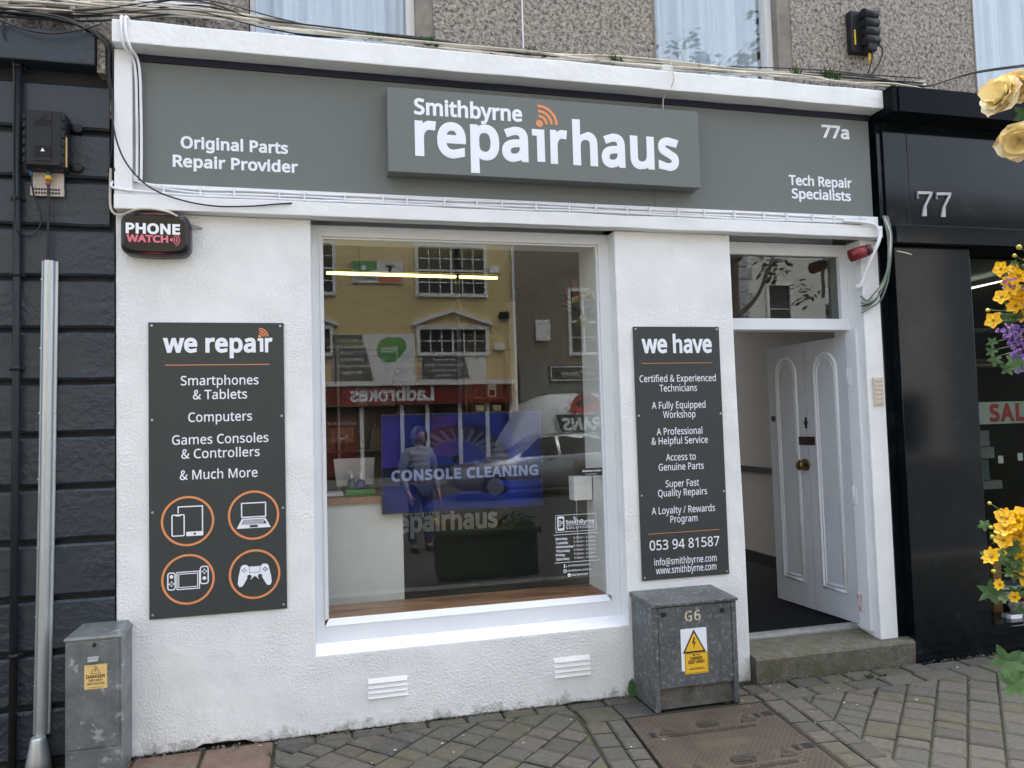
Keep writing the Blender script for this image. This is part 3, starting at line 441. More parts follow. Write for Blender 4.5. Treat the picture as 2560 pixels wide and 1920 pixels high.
course((2.50, -.335), (7.5, -.335), .14, .23, .05); course((2.50, -.19), (3.66, -.19), .125, .2, .04); course((3.66, -.19), (7.5, -.19), .11, .25, .05)
# soldier courses round the cover
course((1.455-.005, -1.245), (1.555, -.305), .10, .118, flip=1); course((1.345, -1.245), (1.452, -.305), .12, .15, flip=1)
course((2.272, -1.262), (2.378, -.318), .125, .13, flip=-1); course((2.400, -1.262), (2.508, -.318), .115, .15, flip=-1)
course((1.24, -1.45), (2.50, -1.45), .185, .12)
course((1.345, -.295), (1.75, -.295), .185, .2); course((2.24, -.31), (2.50, -.31), .11, .15); course((2.24, -.19), (2.50, -.19), .14, .15)
tag(pv.build('pavement', PV), kind='structure')
mb = MB(); mb.box(-14, 24, -3.0, .9, -.3, -.016); tag(mb.build('pavement_bed', 'moss'), kind='structure')
slab = pm('red_brown_flag', (.125, .078, .062), .85, var=.35, vs=9, bump=1, bs=50, bd=.006, col2=(.12, .105, .07), c2s=6, c2t=.55)
mb = MB()
for a, b in ((-3.2, -1.55), (-1.54, -.905), (-.90, -.585), (-.578, -.245)):
    mb.mi = 0; paver(mb, [(a, -.345), (b, -.345), (b, -.022), (a, -.022)], 0, .005, .04, .01)
for f in range(len(mb.m)): mb.m[f] = 0
tag(mb.build('flagstones', slab), kind='structure')
# kerb, road and the far side of the street
mb = MB(); x = -14
while x < 24: mb.box(x, x+.905, -3.18, -3.0, -.3, .003, .012); x += .915
tag(mb.build('kerb', pm('granite_kerb', (.24, .235, .225), .8, var=.2, vs=30, bump=.5, bs=120, bd=.002)), kind='structure')
mb = MB(); mb.quad((-60, -16.4, -.115), (80, -16.4, -.115), (80, -3.18, -.115), (-60, -3.18, -.115))
tag(mb.build('road', pm('asphalt', (.055, .055, .056), .9, var=.2, vs=3, bump=.8, bs=220, bd=.004)), kind='structure')
mb = MB(); mb.box(-60, 80, -19.7, -16.4, -.3, .0); tag(mb.build('far_pavement', pm('far_paving', (.13, .125, .115), .9, var=.2, vs=2)), kind='structure')
mb = MB(); mb.quad((-120, -120, -.32), (120, -120, -.32), (120, 60, -.32), (-120, 60, -.32)); tag(mb.build('ground', pm('ground', (.08, .08, .07), .9)), kind='structure')

# road marking
mb = MB()
for yy in (-3.42, -3.56): mb.box(-14, 24, yy-.05, yy, -.113, -.111)
tag(mb.build('road_markings', pm('road_paint_yellow', (.50, .36, .05), .7, var=.2)), kind='structure')

# ================================================================== SHOP BUILDING
shop = thing('shop_building', (1.3, 0, 0), 'white painted shop with grey sign band and pebble dashed storey above', 'shop')  # coordinates here and below worked out from image pixels cast onto assumed planes
def prism(mb, poly, y0, y1):     # polygon in xz, counter-clockwise seen from the street
    n = len(poly); v = [(x, y0, z) for x, z in poly]+[(x, y1, z) for x, z in poly]
    mb.add(v, [tuple(range(n)), tuple(range(2*n-1, n-1, -1))]+[(i, n+i, n+(i+1) % n, (i+1) % n) for i in range(n)])
# front wall, one skin round the display window (slightly rough outline where it meets the ground)
mb = MB(); foot = []
x = -.985
while x < 2.5: foot.append((x, -.004+.012*noise.noise(Vector((x*9, 0, 3)))+(.02 if -.62 < x < -.36 else 0))); x += .04
prism(mb, foot+[(2.503, -.01), (2.503, .9), (2.489, 1.8), (2.487, 2.715), (1.722, 2.715), (1.724, .397), (-.031, .397), (-.027, 2.715), (-.985, 2.715)], 0, .26)
fw = mb.build('wall', 'wall', shop, bevel=.007)
mb = MB(); mb.box(3.432, 3.563, 0, .3, .150, 2.715); mb.build('door_pier', 'band', shop, bevel=.006)
mb = MB(); mb.box(-.985, -.03, .26, 6.5, -.2, 2.7); mb.build('side_wall', 'cream', shop) if False else None
# lower and upper plaster bands, end pilaster
def band(mb, x0, x1, y0, y1, z0, z1, amp=.004, step=.09, seed=0):
    n = int((x1-x0)/step); vs = []; fs = []
    for i in range(n+1):
        x = x0+(x1-x0)*i/n; a, b, c = (amp*noise.noise(Vector((x*3.1, s_, seed))) for s_ in (0, 5, 9))
        vs += [(x, y0+c, z0+a), (x, y0+c*.5, z1+b), (x, y1, z1+b), (x, y1, z0+a)]
        if i:
            o = 4*(i-1); fs += [(o, o+4, o+5, o+1), (o+1, o+5, o+6, o+2), (o+3, o+2, o+6, o+7), (o, o+3, o+7, o+4)]
    fs += [(0, 1, 2, 3), (4*n, 4*n+3, 4*n+2, 4*n+1)]; mb.add(vs, fs)
mb = MB(); band(mb, -.978, 3.553, -.07, .02, 2.716, 2.792, seed=1); mb.build('lower_band', 'band', shop, bevel=.005)
mb = MB(); mb.box(-.95, 3.55, -.035, .3, 2.7935, 2.86); mb.build('ledge', 'band', shop)
mb = MB(); band(mb, -.972, 3.574, -.13, .02, 3.543, 3.660, amp=.005, seed=2); mb.build('upper_band', 'band', shop, bevel=.006)
mb = MB(); mb.box(-.978, -.893, -.06, .05, 2.7935, 3.54); mb.build('pilaster', 'band', shop, bevel=.005)
mb = MB(); mb.box(-.89, 3.56, .02, .30, 2.862, 3.64); mb.box(-.88, 3.54, -.018, .02, 3.505, 3.56); mb.build('fascia_backing', pm('dark_blue_old_paint', (.006, .010, .03), .6), shop)  # near-black blue backing, with a strip just under the upper band
# pebble dashed storey
peb = bpy.data.materials.new('pebble_dash'); peb.use_nodes = True; n, l = peb.node_tree.nodes, peb.node_tree.links; b = n['Principled BSDF']; b.inputs['Roughness'].default_value = .85
tc = n.new('ShaderNodeTexCoord'); vo = n.new('ShaderNodeTexVoronoi'); vo.inputs['Scale'].default_value = 62; vo.inputs['Randomness'].default_value = 1
dn = n.new('ShaderNodeTexNoise'); dn.inputs['Scale'].default_value = 42; dn.inputs['Detail'].default_value = 6; dn.inputs['Roughness'].default_value = .8; l.new(tc.outputs['Object'], dn.inputs['Vector'])
l.new(tc.outputs['Object'], vo.inputs['Vector'])
rr = n.new('ShaderNodeValToRGB'); e = rr.color_ramp.elements; e[0].position = .40; e[0].color = (.060, .064, .050, 1); e[1].position = .50; e[1].color = (.30, .27, .23, 1); e2 = rr.color_ramp.elements.new(.66); e2.color = (.54, .50, .44, 1)
l.new(dn.outputs['Fac'], rr.inputs[0]); l.new(rr.outputs[0], b.inputs['Base Color'])
bm_ = n.new('ShaderNodeBump'); bm_.inputs['Strength'].default_value = 1; bm_.inputs['Distance'].default_value = .012; l.new(dn.outputs['Fac'], bm_.inputs['Height']); l.new(bm_.outputs[0], b.inputs['Normal'])
UW = [(-.335, .575), (2.065, 2.935), (4.50, 5.36)]
mb = MB(); xs = [-2.6]
for a, b_ in UW: xs += [a, b_+.10]
xs.append(7.0)
for i in range(0, len(xs), 2): mb.box(xs[i], xs[i+1], .05, .35, 3.60, 6.2)
for a, b_ in UW: mb.box(a, b_+.10, .05, .35, 3.60, 3.66); mb.box(a, b_+.10, .05, .35, 5.35, 6.2)
mb.build('upper_wall', peb, shop)
cem = pm('bare_cement', (.22, .20, .17), .9, var=.25, vs=10, bump=.5, bs=60)
for a, b_ in UW:
    for x0, x1, y0 in ((b_, b_+.10, .056), (a-.012, a, .045)): mb = MB(); mb.box(x0, x1, y0, .345, 3.661, 5.349); mb.build('window_surround', cem, shop)
sheer = pm('sheer_curtain', (.44, .52, .58), .8, var=.08, vs=3, stretch=(6, 1, .4))
gl_up = glass('upper_window_glass', .14); gl_sh = glass('display_glass', GLREFL, (.97, .98, .97)); gl_tr = glass('transom_glass', .06, (.6, .62, .58))
for a, b_ in UW:
    mb = MB(); mb.box(a, a+.02, .13, .19, 3.662, 5.348); mb.box(b_-.045, b_, .12, .19, 3.662, 5.348); mb.box(a+.02, b_-.045, .13, .19, 3.662, 3.70); mb.box(a+.02, b_-.045, .13, .19, 5.28, 5.348)
    wdw = mb.build('upper_window', 'cream', shop)
    mb = MB(); mb.box(a+.02, b_-.045, .158, .164, 3.70, 5.28); mb.build('pane', gl_up, wdw)
    mb = MB(); mb.smooth = True; k = 90; vs = []; 
    for i in range(k+1):
        x = a+.02+(b_-a-.07)*i/k; y = .245+.026*math.sin(i*.31+a)+.012*math.sin(i*.93+1)+.018*math.sin(i*.17); vs += [(x, y, 3.67), (x+.02*math.sin(i*.3), y, 5.3)]
    mb.add(vs, [(2*i, 2*i+2, 2*i+3, 2*i+1) for i in range(k)]); mb.build('curtain', sheer, wdw)
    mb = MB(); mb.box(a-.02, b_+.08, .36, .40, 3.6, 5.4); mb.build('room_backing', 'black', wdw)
# display window: sloping sill, frame with mouldings, glass, wooden board inside
mb = MB(); F = .10
mb.hexa([(-.031, .0, .396), (1.724, .0, .396), (1.724, .13, .40), (-.031, .13, .40), (-.031, .004, .400), (1.724, .004, .400), (1.724, .10, .434), (-.031, .10, .434)])
sill = mb.build('window_sill', pm('white_sill_paint', (.80, .82, .86), .4, var=.03, bump=.1, bs=30), shop)
mb = MB()
mb.box(-.030, .016, F, .20, .434, 2.712); mb.box(1.668, 1.7225, F, .20, .434, 2.712); mb.box(.016, 1.668, F, .20, .434, .522); mb.box(.016, 1.668, F, .20, 2.664, 2.712)
# sloped bead to the glass
mb.hexa([(.018, F-.004, .523), (1.666, F-.004, .523), (1.642, .124, .556), (.038, .124, .556), (.018, .14, .50), (1.666, .14, .50), (1.642, .14, .55), (.038, .14, .55)])
mb.box(.0165, .0375, .112, .14, .557, 2.6635); mb.box(1.643, 1.6675, .112, .14, .557, 2.6635); mb.box(.038, 1.6425, .112, .14, 2.640, 2.6635)
mb.box(.0175, .027, F-.008, .111, .557, 2.6635); mb.box(1.654, 1.667, F-.008, .111, .557, 2.6635); mb.box(.0275, 1.653, F-.008, .111, 2.650, 2.6635)
dw = mb.build('display_window', 'trim', shop)
mb = MB(); mb.box(.0376, 1.6429, .126, .132, .5562, 2.6399); mb.build('glass_pane', gl_sh, dw)
wb = pm('butcher_block', (.30, .155, .08), .35, var=.3, vs=5, stretch=(1, 8, 1)); wb2 = pm('butcher_block_dark', (.20, .09, .045), .35, var=.2, vs=6, stretch=(1, 8, 1)); wb3 = pm('butcher_block_light', (.40, .22, .12), .35, var=.2, vs=6, stretch=(1, 8, 1))
mb = MB(); y = .134
while y < .432:
    x = .02+random.uniform(-.3, 0)
    while x < 1.645:
        L = random.uniform(.18, .42); mb.mi = random.choice((0, 0, 0, 1, 2)); mb.box(max(x, .018), min(x+L, 1.648), y, min(y+.030, .432), .53, .558+random.uniform(0, .0002)) if x+L > .018 else None; x += L
    y += .0303
mb.build('window_board', [wb, wb2, wb3], dw)
mb = MB(); mb.box(1.648, 1.75, .14, .432, .5, 2.72); mb.box(-.05, .016, .201, .432, .5, 2.72); mb.box(.016, 1.648, .201, .432, 2.68, 2.74); mb.build('window_reveal', 'cream', dw)
# air bricks
for x0, x1, z0, z1 in ((.233, .441, .150, .254), (1.266, 1.479, .147, .259)):
    mb = MB(); h = (z1-z0)/4
    for k in range(4):
        zz = z0+k*h; mb.hexa([(x0, -.011, zz), (x1, -.011, zz), (x1, .004, zz), (x0, .004, zz), (x0, -.001, zz+h*.9), (x1, -.001, zz+h*.9), (x1, .004, zz+h*.9), (x0, .004, zz+h*.9)])
    mb.build('air_brick', 'band', shop)
# doorway
mb = MB()
mb.box(2.504, 2.560, .14, .24, .19, 2.71); mb.box(3.376, 3.431, .14, .24, 2.215, 2.71); mb.box(2.504, 3.431, .125, .24, 2.140, 2.214, .004); mb.box(2.561, 3.375, .14, .24, 2.632, 2.71)
mb.box(3.408, 3.431, .06, .16, .19, 2.139)
dfr = mb.build('door_frame', 'trim', shop)
mb = MB(); mb.box(2.5605, 3.3755, .17, .176, 2.2145, 2.6315); tr = mb.build('transom_glass', gl_tr, shop)
mb = MB(); mb.box(2.504, 3.62, .0, .3, 2.7, 2.71) if False else None
# door leaf
DL = Plane((3.418, .165, 0), (-.0696, .9976, 0), (0, 0, 1)); DL.n = Vector((-.9976, -.0696, 0))
dm = pm('door_paint_grey_white', (.55, .58, .63), .4, var=.07, vs=5, bump=.25, bs=30, bd=.003, col2=(.42, .44, .46), c2s=9, c2t=.66, c2w=.03, stretch=(1, 1, .35))
mb = MB(); z0, z1, w = .207, 2.106, .845
def dbox(mb, u0, u1, v0, v1, d0, d1): mb.hexa([DL.p(u0, v0, d0), DL.p(u1, v0, d0), DL.p(u1, v0, d1), DL.p(u0, v0, d1), DL.p(u0, v1, d0), DL.p(u1, v1, d0), DL.p(u1, v1, d1), DL.p(u0, v1, d1)])
dbox(mb, 0, w, z0, z1, -.046, 0)
door = mb.build('door', dm, shop, bevel=.003)
for u0, u1 in ((.105, .320), (.520, .740)):       # arched panels with a raised moulding
    um, r0 = (u0+u1)/2, (u1-u0)/2; zs = 2.0-r0-.005
    path = [(u0, .395), (u1, .395)]+[(um+r0*math.cos(R(a)), zs+r0*1.15*math.sin(R(a))) for a in range(0, 181, 12)]
    mb = MB(); mb.tube([DL.p(u, v, .004) for u, v in path]+[DL.p(u0, .395, .004), DL.p(u1, .395, .004)], .011, 8)
    mb.tube([DL.p(um+(u-um)*.80, 1.2+(v-1.2)*.965, .003) for u, v in path]+[DL.p(um+(u0-um)*.8, 1.2+(.395-1.2)*.965, .003)], .006, 6)
    mb.build('panel_moulding', 'trim', door)
mb = MB(); dbox(mb, .4195, .4225, z0+.02, z1-.02, 0, .0015); mb.build('centre_groove', 'dirtw', door)  # thin grey strip laid on the door in place of a cut groove
mb = MB(); dbox(mb, .350, .512, 1.372, 1.432, 0, .008); dbox(mb, .368, .495, 1.385, 1.418, .008, .012); mb.build('letter_plate', pm('dark_bronze', (.06, .045, .035), .35, .8, var=.3), door)
mb = MB(); mb.tube([DL.p(.455, 1.23, 0), DL.p(.455, 1.23, .012)], .043, 20); mb.tube([DL.p(.455, 1.23, .012), DL.p(.455, 1.23, .04)], .013, 12); mb.tube([DL.p(.455, 1.23, .04+k) for k in (0, .005, .014, .026, .034, .038)], [.014, .03, .036, .033, .02, .004], 18); mb.build('door_knob', 'brass', door)
mb = MB(); mb.tube([DL.p(.433, 1.53, 0), DL.p(.433, 1.53, .006)], .018, 12); dbox(mb, .424, .442, 1.49, 1.57, 0, .004); mb.build('keyhole', 'black', door)
mb = MB(); mb.tube([DL.p(.795, 1.565, 0), DL.p(.795, 1.565, .008)], .022, 14); mb.build('door_lock', 'black', door)
for zz in (1.83, 1.05, .36):
    mb = MB(); mb.tube([(3.409, .150, zz-.06), (3.409, .150, zz+.06)], .009, 8); mb.box(3.404, 3.4085, .125, .168, zz-.055, zz+.055); mb.build('hinge', 'trim' if zz > 1 else pm('rusty_hinge_paint', (.62, .58, .58), .5, var=.1, vs=30, col2=(.45, .18, .10), c2s=22, c2t=.54), door)
# step, threshold, mat, hallway
mb = MB(); xx = [2.506+.1*i for i in range(12)]+[3.655]
vs = []; fs = []
for i, x in enumerate(xx):
    q = .006*noise.noise(Vector((x*7, 1, 0))); vs += [(x, -.052+q, -.02), (x, -.060+q, .128), (x, -.048+q, .143), (x, .19, .176), (x, .19, -.02)]
    if i: o = 5*(i-1); fs += [(o+k, o+5+k, o+6+k, o+1+k) for k in range(4)]
fs += [(4, 3, 2, 1, 0), tuple(5*(len(xx)-1)+k for k in range(5))]
mb.add(vs, fs); mb.build('door_step', 'concrete', shop)
mb = MB(); mb.box(2.505, 3.43, .191, .215, .15, .186); mb.box(2.505, 3.43, .2155, .255, .15, .202); mb.build('threshold', pm('aluminium_threshold', (.42, .43, .42), .4, .6, var=.2, vs=20), shop)
mb = MB(); mb.box(2.5, 4.05, .256, 1.9, .12, .200); mb.build('entrance_mat', 'carpet', shop)
mb = MB(); mb.box(4.04, 4.14, .27, 6, 0, 2.9); mb.box(1.95, 2.06, .45, 6, 0, 2.9); mb.box(2.05, 4.05, 6, 6.1, 0, 2.9); mb.box(3.60, 4.05, .27, .35, 0, 2.9); mb.build('hall_wall', 'hall', shop)
mb = MB(); mb.box(2.04, 4.06, .3, 2.9, 2.62, 2.75); mb.build('hall_ceiling', pm('hall_ceiling_paint', (.40, .34, .25), .7), shop)  # stops short: roof opening added behind it to bring daylight into the hall
mb = MB(); mb.box(2.05, 4.05, 1.9, 6.1, .1, .198); mb.build('hall_floor', 'carpet', shop)
mb = MB(); mb.box(4.022, 4.0395, .36, 6, 1.055, 1.11); mb.box(4.02, 4.0395, .36, 6, .2, .30); mb.build('dado_rail', 'black', shop)
# building shell behind (keeps daylight out of the rooms; gap over the back hall lets it in)
mb = MB(); mb.box(-1.1, 2.04, .36, 10, 3.30, 3.59); mb.box(4.06, 7, .36, 10, 3.30, 3.59); mb.box(2.04, 4.06, .36, 2.9, 3.30, 3.59); mb.box(-1.15, -1.0, .27, 10, -.2, 3.59); mb.box(-1.1, 7, 10, 10.1, -.2, 3.6); mb.box(1.76, 2.503, .27, .44, 0, 3.3); mb.build('structural_shell', 'cream', shop)
mb = MB(); mb.box(-1, 3.43, .27, .35, 2.75, 3.3); mb.build('lintel', 'cream', shop)

# ================================================================== SIGNS
fs_ = thing('fascia_sign', (1.33, -.02, 2.86), 'wide grey sign panel along the top of the shop with a raised name box', 'sign')
mb = MB(); mb.box(-.864, 1.984, -.020, .0, 2.862, 3.500); mb.box(1.9858, 3.527, -.020, .0, 2.862, 3.500); mb.build('panel', 'fascia', fs_, bevel=.0015)
P = XZ(-.0203)
mb = MB(); 
for t, u, v, h, w, bo in (('Original Parts', -.672, 3.062, .058, .535, .055), ('Repair Provider', -.711, 2.962, .058, .624, .055), ('77a', 3.170, 3.372, .078, .205, .055), ('Tech Repair', 2.912, 3.048, .060, .464, .045), ('Specialists', 2.928, 2.962, .060, .436, .045)):
    mb = MB(); P.text(mb, t, u, v, h, w, bold=bo, track=18 if u < 0 else 0); mb.build('lettering', 'lett', fs_)
mb = MB(); mb.box(.385, 2.240, -.120, -.021, 2.963, 3.427); bx = mb.build('name_box', 'fascia', fs_, bevel=.002)
P = XZ(-.1203); mb = MB()
P.text(mb, 'Smithbyrne', .530, 3.290, .083, .612, bold=.055, track=14)
# large word: drawn letter by letter so that the i keeps its flag
P.text(mb, 'repa', .531, 3.068, .230, .641, bold=.055, track=26)
P.text(mb, '\u0131', 1.196, 3.068, .230, .074, bold=.022); P.text(mb, 'r', 1.303, 3.068, .230, .103, bold=.055)
P.text(mb, 'haus', 1.438, 3.068, .230, .666, bold=.055, track=34)
mb.build('raised_lettering', 'lett', bx)
def wifi(P, mb, u, v, s, d=.0012):
    P.disc(mb, u, v, .20*s, d)
    for r in (.42, .70, .98): P.arc(mb, u-.02*s, v-.02*s, r*s, .16*s, 0, 94, d)
mb = MB(); wifi(P, mb, 1.243, 3.285, .105); mb.build('signal_symbol', 'orange', bx)

def screws(P, pts, parent, r=.006):
    for u, v in pts:
        mb = MB(); mb.tube([P.p(u, v, 0), P.p(u, v, .0028)], r, 10); mb.build('screw', 'steel', parent)
# --- left board
b1 = thing('services_board', (-.50, -.006, .66), 'dark sign board headed we repair with four round device icons', 'sign')
mb = MB(); mb.box(-.832, -.173, -.010, -.004, .660, 2.151); mb.build('panel', 'board', b1)
P = XZ(-.0103); mb = MB()
P.text(mb, 'we', -.764, 2.000, .088, .164, bold=.06, track=14); P.text(mb, 'repa', -.561, 2.000, .088, .247, bold=.06, track=22)
P.text(mb, '\u0131', -.304, 2.000, .088, .028, bold=.02); P.text(mb, 'r', -.268, 2.000, .088, .038, bold=.06); mb.build('heading_lettering', 'lett', b1)
for t, u0, u1, v in (('Smartphones', -.680, -.302, 1.828), ('& Tablets', -.623, -.359, 1.755), ('Computers', -.646, -.336, 1.640), ('Games Consoles', -.723, -.256, 1.526), ('& Controllers', -.680, -.300, 1.454), ('& Much More', -.688, -.312, 1.347)):
    mb = MB(); P.text(mb, t, u0, v, .047, u1-u0, bold=.016, track=10); mb.build('lettering', 'lett', b1)
mb = MB(); P.rect(mb, -.754, 1.930, -.246, 1.934, .0006); mb.build('divider_line', 'orange', b1); mb = MB(); wifi(P, mb, -.293, 2.080, .042); mb.build('signal_symbol', 'orange', b1)
for cx, cz in ((-.651, 1.138), (-.333, 1.150), (-.651, .846), (-.331, .848)): mb = MB(); P.arc(mb, cx, cz, .121, .011, 0, 360, .0006, 48); mb.build('icon_ring', 'orange', b1)
mb = MB(); D = .0008
cx, cz = -.651, 1.138     # phone and tablet
P.rrect(mb, cx-.077, cz-.075, cx-.014, cz+.036, .008, .006, D); P.rfill(mb, cx-.058, cz+.026, cx-.033, cz+.034, .003, D+.0004)
P.line(mb, [(cx-.045, cz+.045), (cx-.045, cz+.073), (cx+.070, cz+.073), (cx+.070, cz-.070)], .006, D); P.rfill(mb, cx-.007, cz-.076, cx+.0735, cz-.054, .004, D+.0005)
mb.build('device_icon', 'lett', b1); mb = MB(); cx, cz = -.333, 1.150     # laptop
P.rrect(mb, cx-.062, cz-.012, cx+.062, cz+.066, .005, .006, D); P.poly(mb, [(cx-.058, cz-.016), (cx-.084, cz-.066), (cx+.084, cz-.066), (cx+.058, cz-.016)], D)
mb.build('device_icon', 'lett', b1); mb = MB(); cx, cz = -.651, .846      # handheld console
P.rrect(mb, cx-.098, cz-.050, cx-.058, cz+.040, .014, .006, D); P.rrect(mb, cx-.055, cz-.050, cx+.056, cz+.040, .003, .005, D+.0003); P.rrect(mb, cx-.046, cz-.040, cx+.047, cz+.030, .002, .004, D)
P.rrect(mb, cx+.055, cz-.030, cx+.098, cz+.062, .014, .006, D); P.disc(mb, cx-.078, cz+.018, .009, D); P.disc(mb, cx+.077, cz+.0, .009, D)
for a, b_ in ((0, .009), (0, -.009), (.009, 0), (-.009, 0)): P.disc(mb, cx-.078+a, cz-.018+b_, .0042, D); P.disc(mb, cx+.077+a, cz+.034+b_, .0042, D)
mb.build('device_icon', 'lett', b1); mb = MB(); cx, cz = -.331, .848      # game pad
L_ = [(0, .040), (.030, .041), (.040, .050), (.058, .050), (.068, .040), (.080, -.012), (.083, -.045), (.076, -.060), (.062, -.060), (.052, -.046), (.038, -.020), (.030, -.014), (.018, -.026), (.006, -.012), (0, -.011)]
P.poly(mb, [(cx-a, cz+b_) for a, b_ in L_][::1][::-1][:-1]+[(cx+a, cz+b_) for a, b_ in L_][:-1][::1][0:1]*0+[(cx+a, cz+b_) for a, b_ in L_][0:1]*0+[(cx, cz+.040)] if False else [(cx-a, cz+b_) for a, b_ in L_], D); P.poly(mb, [(cx+a, cz+b_) for a, b_ in L_][::-1], D)
mb.build('device_icon', 'lett', b1)
mb = MB(); D = .0016
P.rrect(mb, cx-.027, cz+.008, cx+.027, cz+.042, .003, .002, D)
for s_ in (-1, 1):
    P.disc(mb, cx+s_*.026, cz-.012, .011, D)
for a, b_ in ((0, .008), (0, -.008), (.008, 0), (-.008, 0)): P.disc(mb, cx+.052+a, cz+.022+b_, .004, D); P.rect(mb, cx-.052+a-.003, cz+.022+b_-.003, cx-.052+a+.003, cz+.022+b_+.003, D)
P.disc(mb, -.651+.033, 1.138-.065, .006, D+.0004); cx, cz = -.333, 1.150
P.poly(mb, [(cx-.052, cz-.022), (cx-.064, cz-.046), (cx+.064, cz-.046), (cx+.052, cz-.022)], D); P.poly(mb, [(cx-.018, cz-.050), (cx-.021, cz-.062), (cx+.021, cz-.062), (cx+.018, cz-.050)], D)
mb.build('icon_details', 'board', b1)
mb = MB()
for rr_ in range(4):
    for kk in range(14): P.rect(mb, cx-.055+kk*.008-rr_*.0004*7, cz-.0278-rr_*.0056, cx-.0495+kk*.008-rr_*.0004*7, cz-.0242-rr_*.0056, .0022)
mb.build('keyboard_print', 'lett', b1)
screws(P, [(-.816, 2.135), (-.190, 2.135), (-.816, 1.655), (-.188, 1.66), (-.816, 1.19), (-.188, 1.18), (-.816, .682), (-.190, .682)], b1)
# --- right board
b2 = thing('benefits_board', (2.10, -.006, .645), 'narrow dark sign board headed we have, with a phone number at the bottom', 'sign')
mb = MB(); mb.box(1.817, 2.381, -.010, -.004, .645, 2.139); mb.build('panel', 'board', b2)
mb = MB()
P.text(mb, 'we', 1.867, 1.985, .100, .165, bold=.055); P.text(mb, 'have', 2.070, 1.985, .100, .258, bold=.055, track=10); mb.build('heading_lettering', 'lett', b2)
for t, u0, u1, v, h in (('Certified & Experienced', 1.846, 2.346, 1.808, .040), ('Technicians', 1.972, 2.217, 1.750, .040), ('A Fully Equipped', 1.918, 2.269, 1.648, .040), ('Workshop', 1.988, 2.200, 1.592, .040), ('A Professional', 1.943, 2.241, 1.492, .040), ('& Helpful Service', 1.907, 2.275, 1.436, .040),
                        ('Access to', 1.996, 2.191, 1.338, .040), ('Genuine Parts', 1.947, 2.241, 1.281, .040), ('Super Fast', 1.987, 2.205, 1.182, .040), ('Quality Repairs', 1.936, 2.256, 1.128, .040), ('A Loyalty / Rewards', 1.891, 2.304, 1.026, .040), ('Program', 2.009, 2.185, .972, .040),
                        ('053 94 81587', 1.870, 2.323, .818, .056), ('info@smithbyrne.com', 1.896, 2.301, .728, .040), ('www.smithbyrne.com', 1.904, 2.296, .678, .040)):
    mb = MB(); P.text(mb, t, u0, v, h, u1-u0, bold=.012, track=8); mb.build('lettering', 'lett', b2)
for v in (1.918, .912): mb = MB(); P.rect(mb, 1.865, v, 2.328, v+.003, .0006); mb.build('divider_line', 'orange', b2)
screws(P, [(1.832, 2.125), (2.366, 2.125), (1.832, 1.61), (2.368, 1.61), (1.832, 1.14), (2.367, 1.14), (1.832, .662), (2.366, .662)], b2)

# --- alarm box
ab = thing('alarm_box', (-.785, 0, 2.48), 'black bell shaped burglar alarm box with white and pink lettering on the left pier', 'alarm')
def rrpoly(x0, x1, z0, z1, r, n=6, bulge=0):
    P_ = []
    for cx, cz, a in ((x1-r, z1-r, 0), (x0+r, z1-r, 90), (x0+r, z0+r, 180), (x1-r, z0+r, 270)):
        for k in range(n+1): t = R(a+90*k/n); P_.append((cx+r*math.cos(t), cz+r*math.sin(t)))
    if bulge:
        xm, zm, hw = (x0+x1)/2, (z0+z1)/2, (x1-x0)/2; out = []
        for i in range(len(P_)):
            a, b_ = P_[i], P_[(i+1) % len(P_)]; out.append(a)
            if abs(a[0]-b_[0]) > .5*(x1-x0):
                for k in range(1, 8): out.append((a[0]+(b_[0]-a[0])*k/8, a[1]))
        P_ = [(x, z+bulge*(1-((x-xm)/hw)**2)*(1 if z > zm else -1)) for x, z in out]
    return P_
def stack(mb, polys):       # polys: list of (poly, y) from back to front
    n = len(polys[0][0]); vs = []; fs = []
    for j, (p, y) in enumerate(polys):
        vs += [(x, y, z) for x, z in p]
        if j: fs += [((j-1)*n+i, (j-1)*n+(i+1) % n, j*n+(i+1) % n, j*n+i) for i in range(n)]
    fs.append(tuple(range((len(polys)-1)*n, len(polys)*n))); mb.add(vs, fs)
mb = MB(); mb.smooth = False; x0, x1, z0, z1 = -.948, -.622, 2.492, 2.688
stack(mb, [(rrpoly(x0, x1, z0, z1, .04, bulge=.014), .0), (rrpoly(x0, x1, z0, z1, .04, bulge=.014), -.055), (rrpoly(x0+.006, x1-.006, z0+.006, z1-.006, .036, bulge=.014), -.078), (rrpoly(x0+.022, x1-.022, z0+.02, z1-.02, .03, bulge=.014), -.090)])
abb = mb.build('casing', pm('black_gloss_plastic', (.012, .012, .014), .22, var=.05, spec=.3), ab)
mb = MB()
for s_ in (-1, 1):
    zc = 2.59; n_ = 14; vs = []
    for k in range(n_+1):
        x = -.875+.18*k/n_; e_ = 1-((x+.785)/.09)**2; vs += [(x, -.0915, zc+s_*(.097+.0*e_)), (x, -.088, zc+s_*(.094+.018*e_*.6))]
    mb.add(vs, [(2*k, 2*k+1, 2*k+3, 2*k+2) for k in range(n_)])
mb.build('red_lens', pm('dark_red_lens', (.16, .004, .02), .15, var=.1, coat=.5), ab)
P = XZ(-.0905); mb = MB(); P.text(mb, 'PHONE', -.918, 2.590, .047, .252, bold=.075, track=30); mb.build('white_lettering', 'lett', ab)
mb = MB(); P.text(mb, 'WATCH', -.915, 2.546, .033, .193, bold=.07, track=20); P.disc(mb, -.706, 2.560, .0075, .001)
for k in range(3): P.arc(mb, -.706, 2.560, .015+.011*k, .0042, -58, 58, .001)
mb.build('pink_lettering', 'pink', ab)

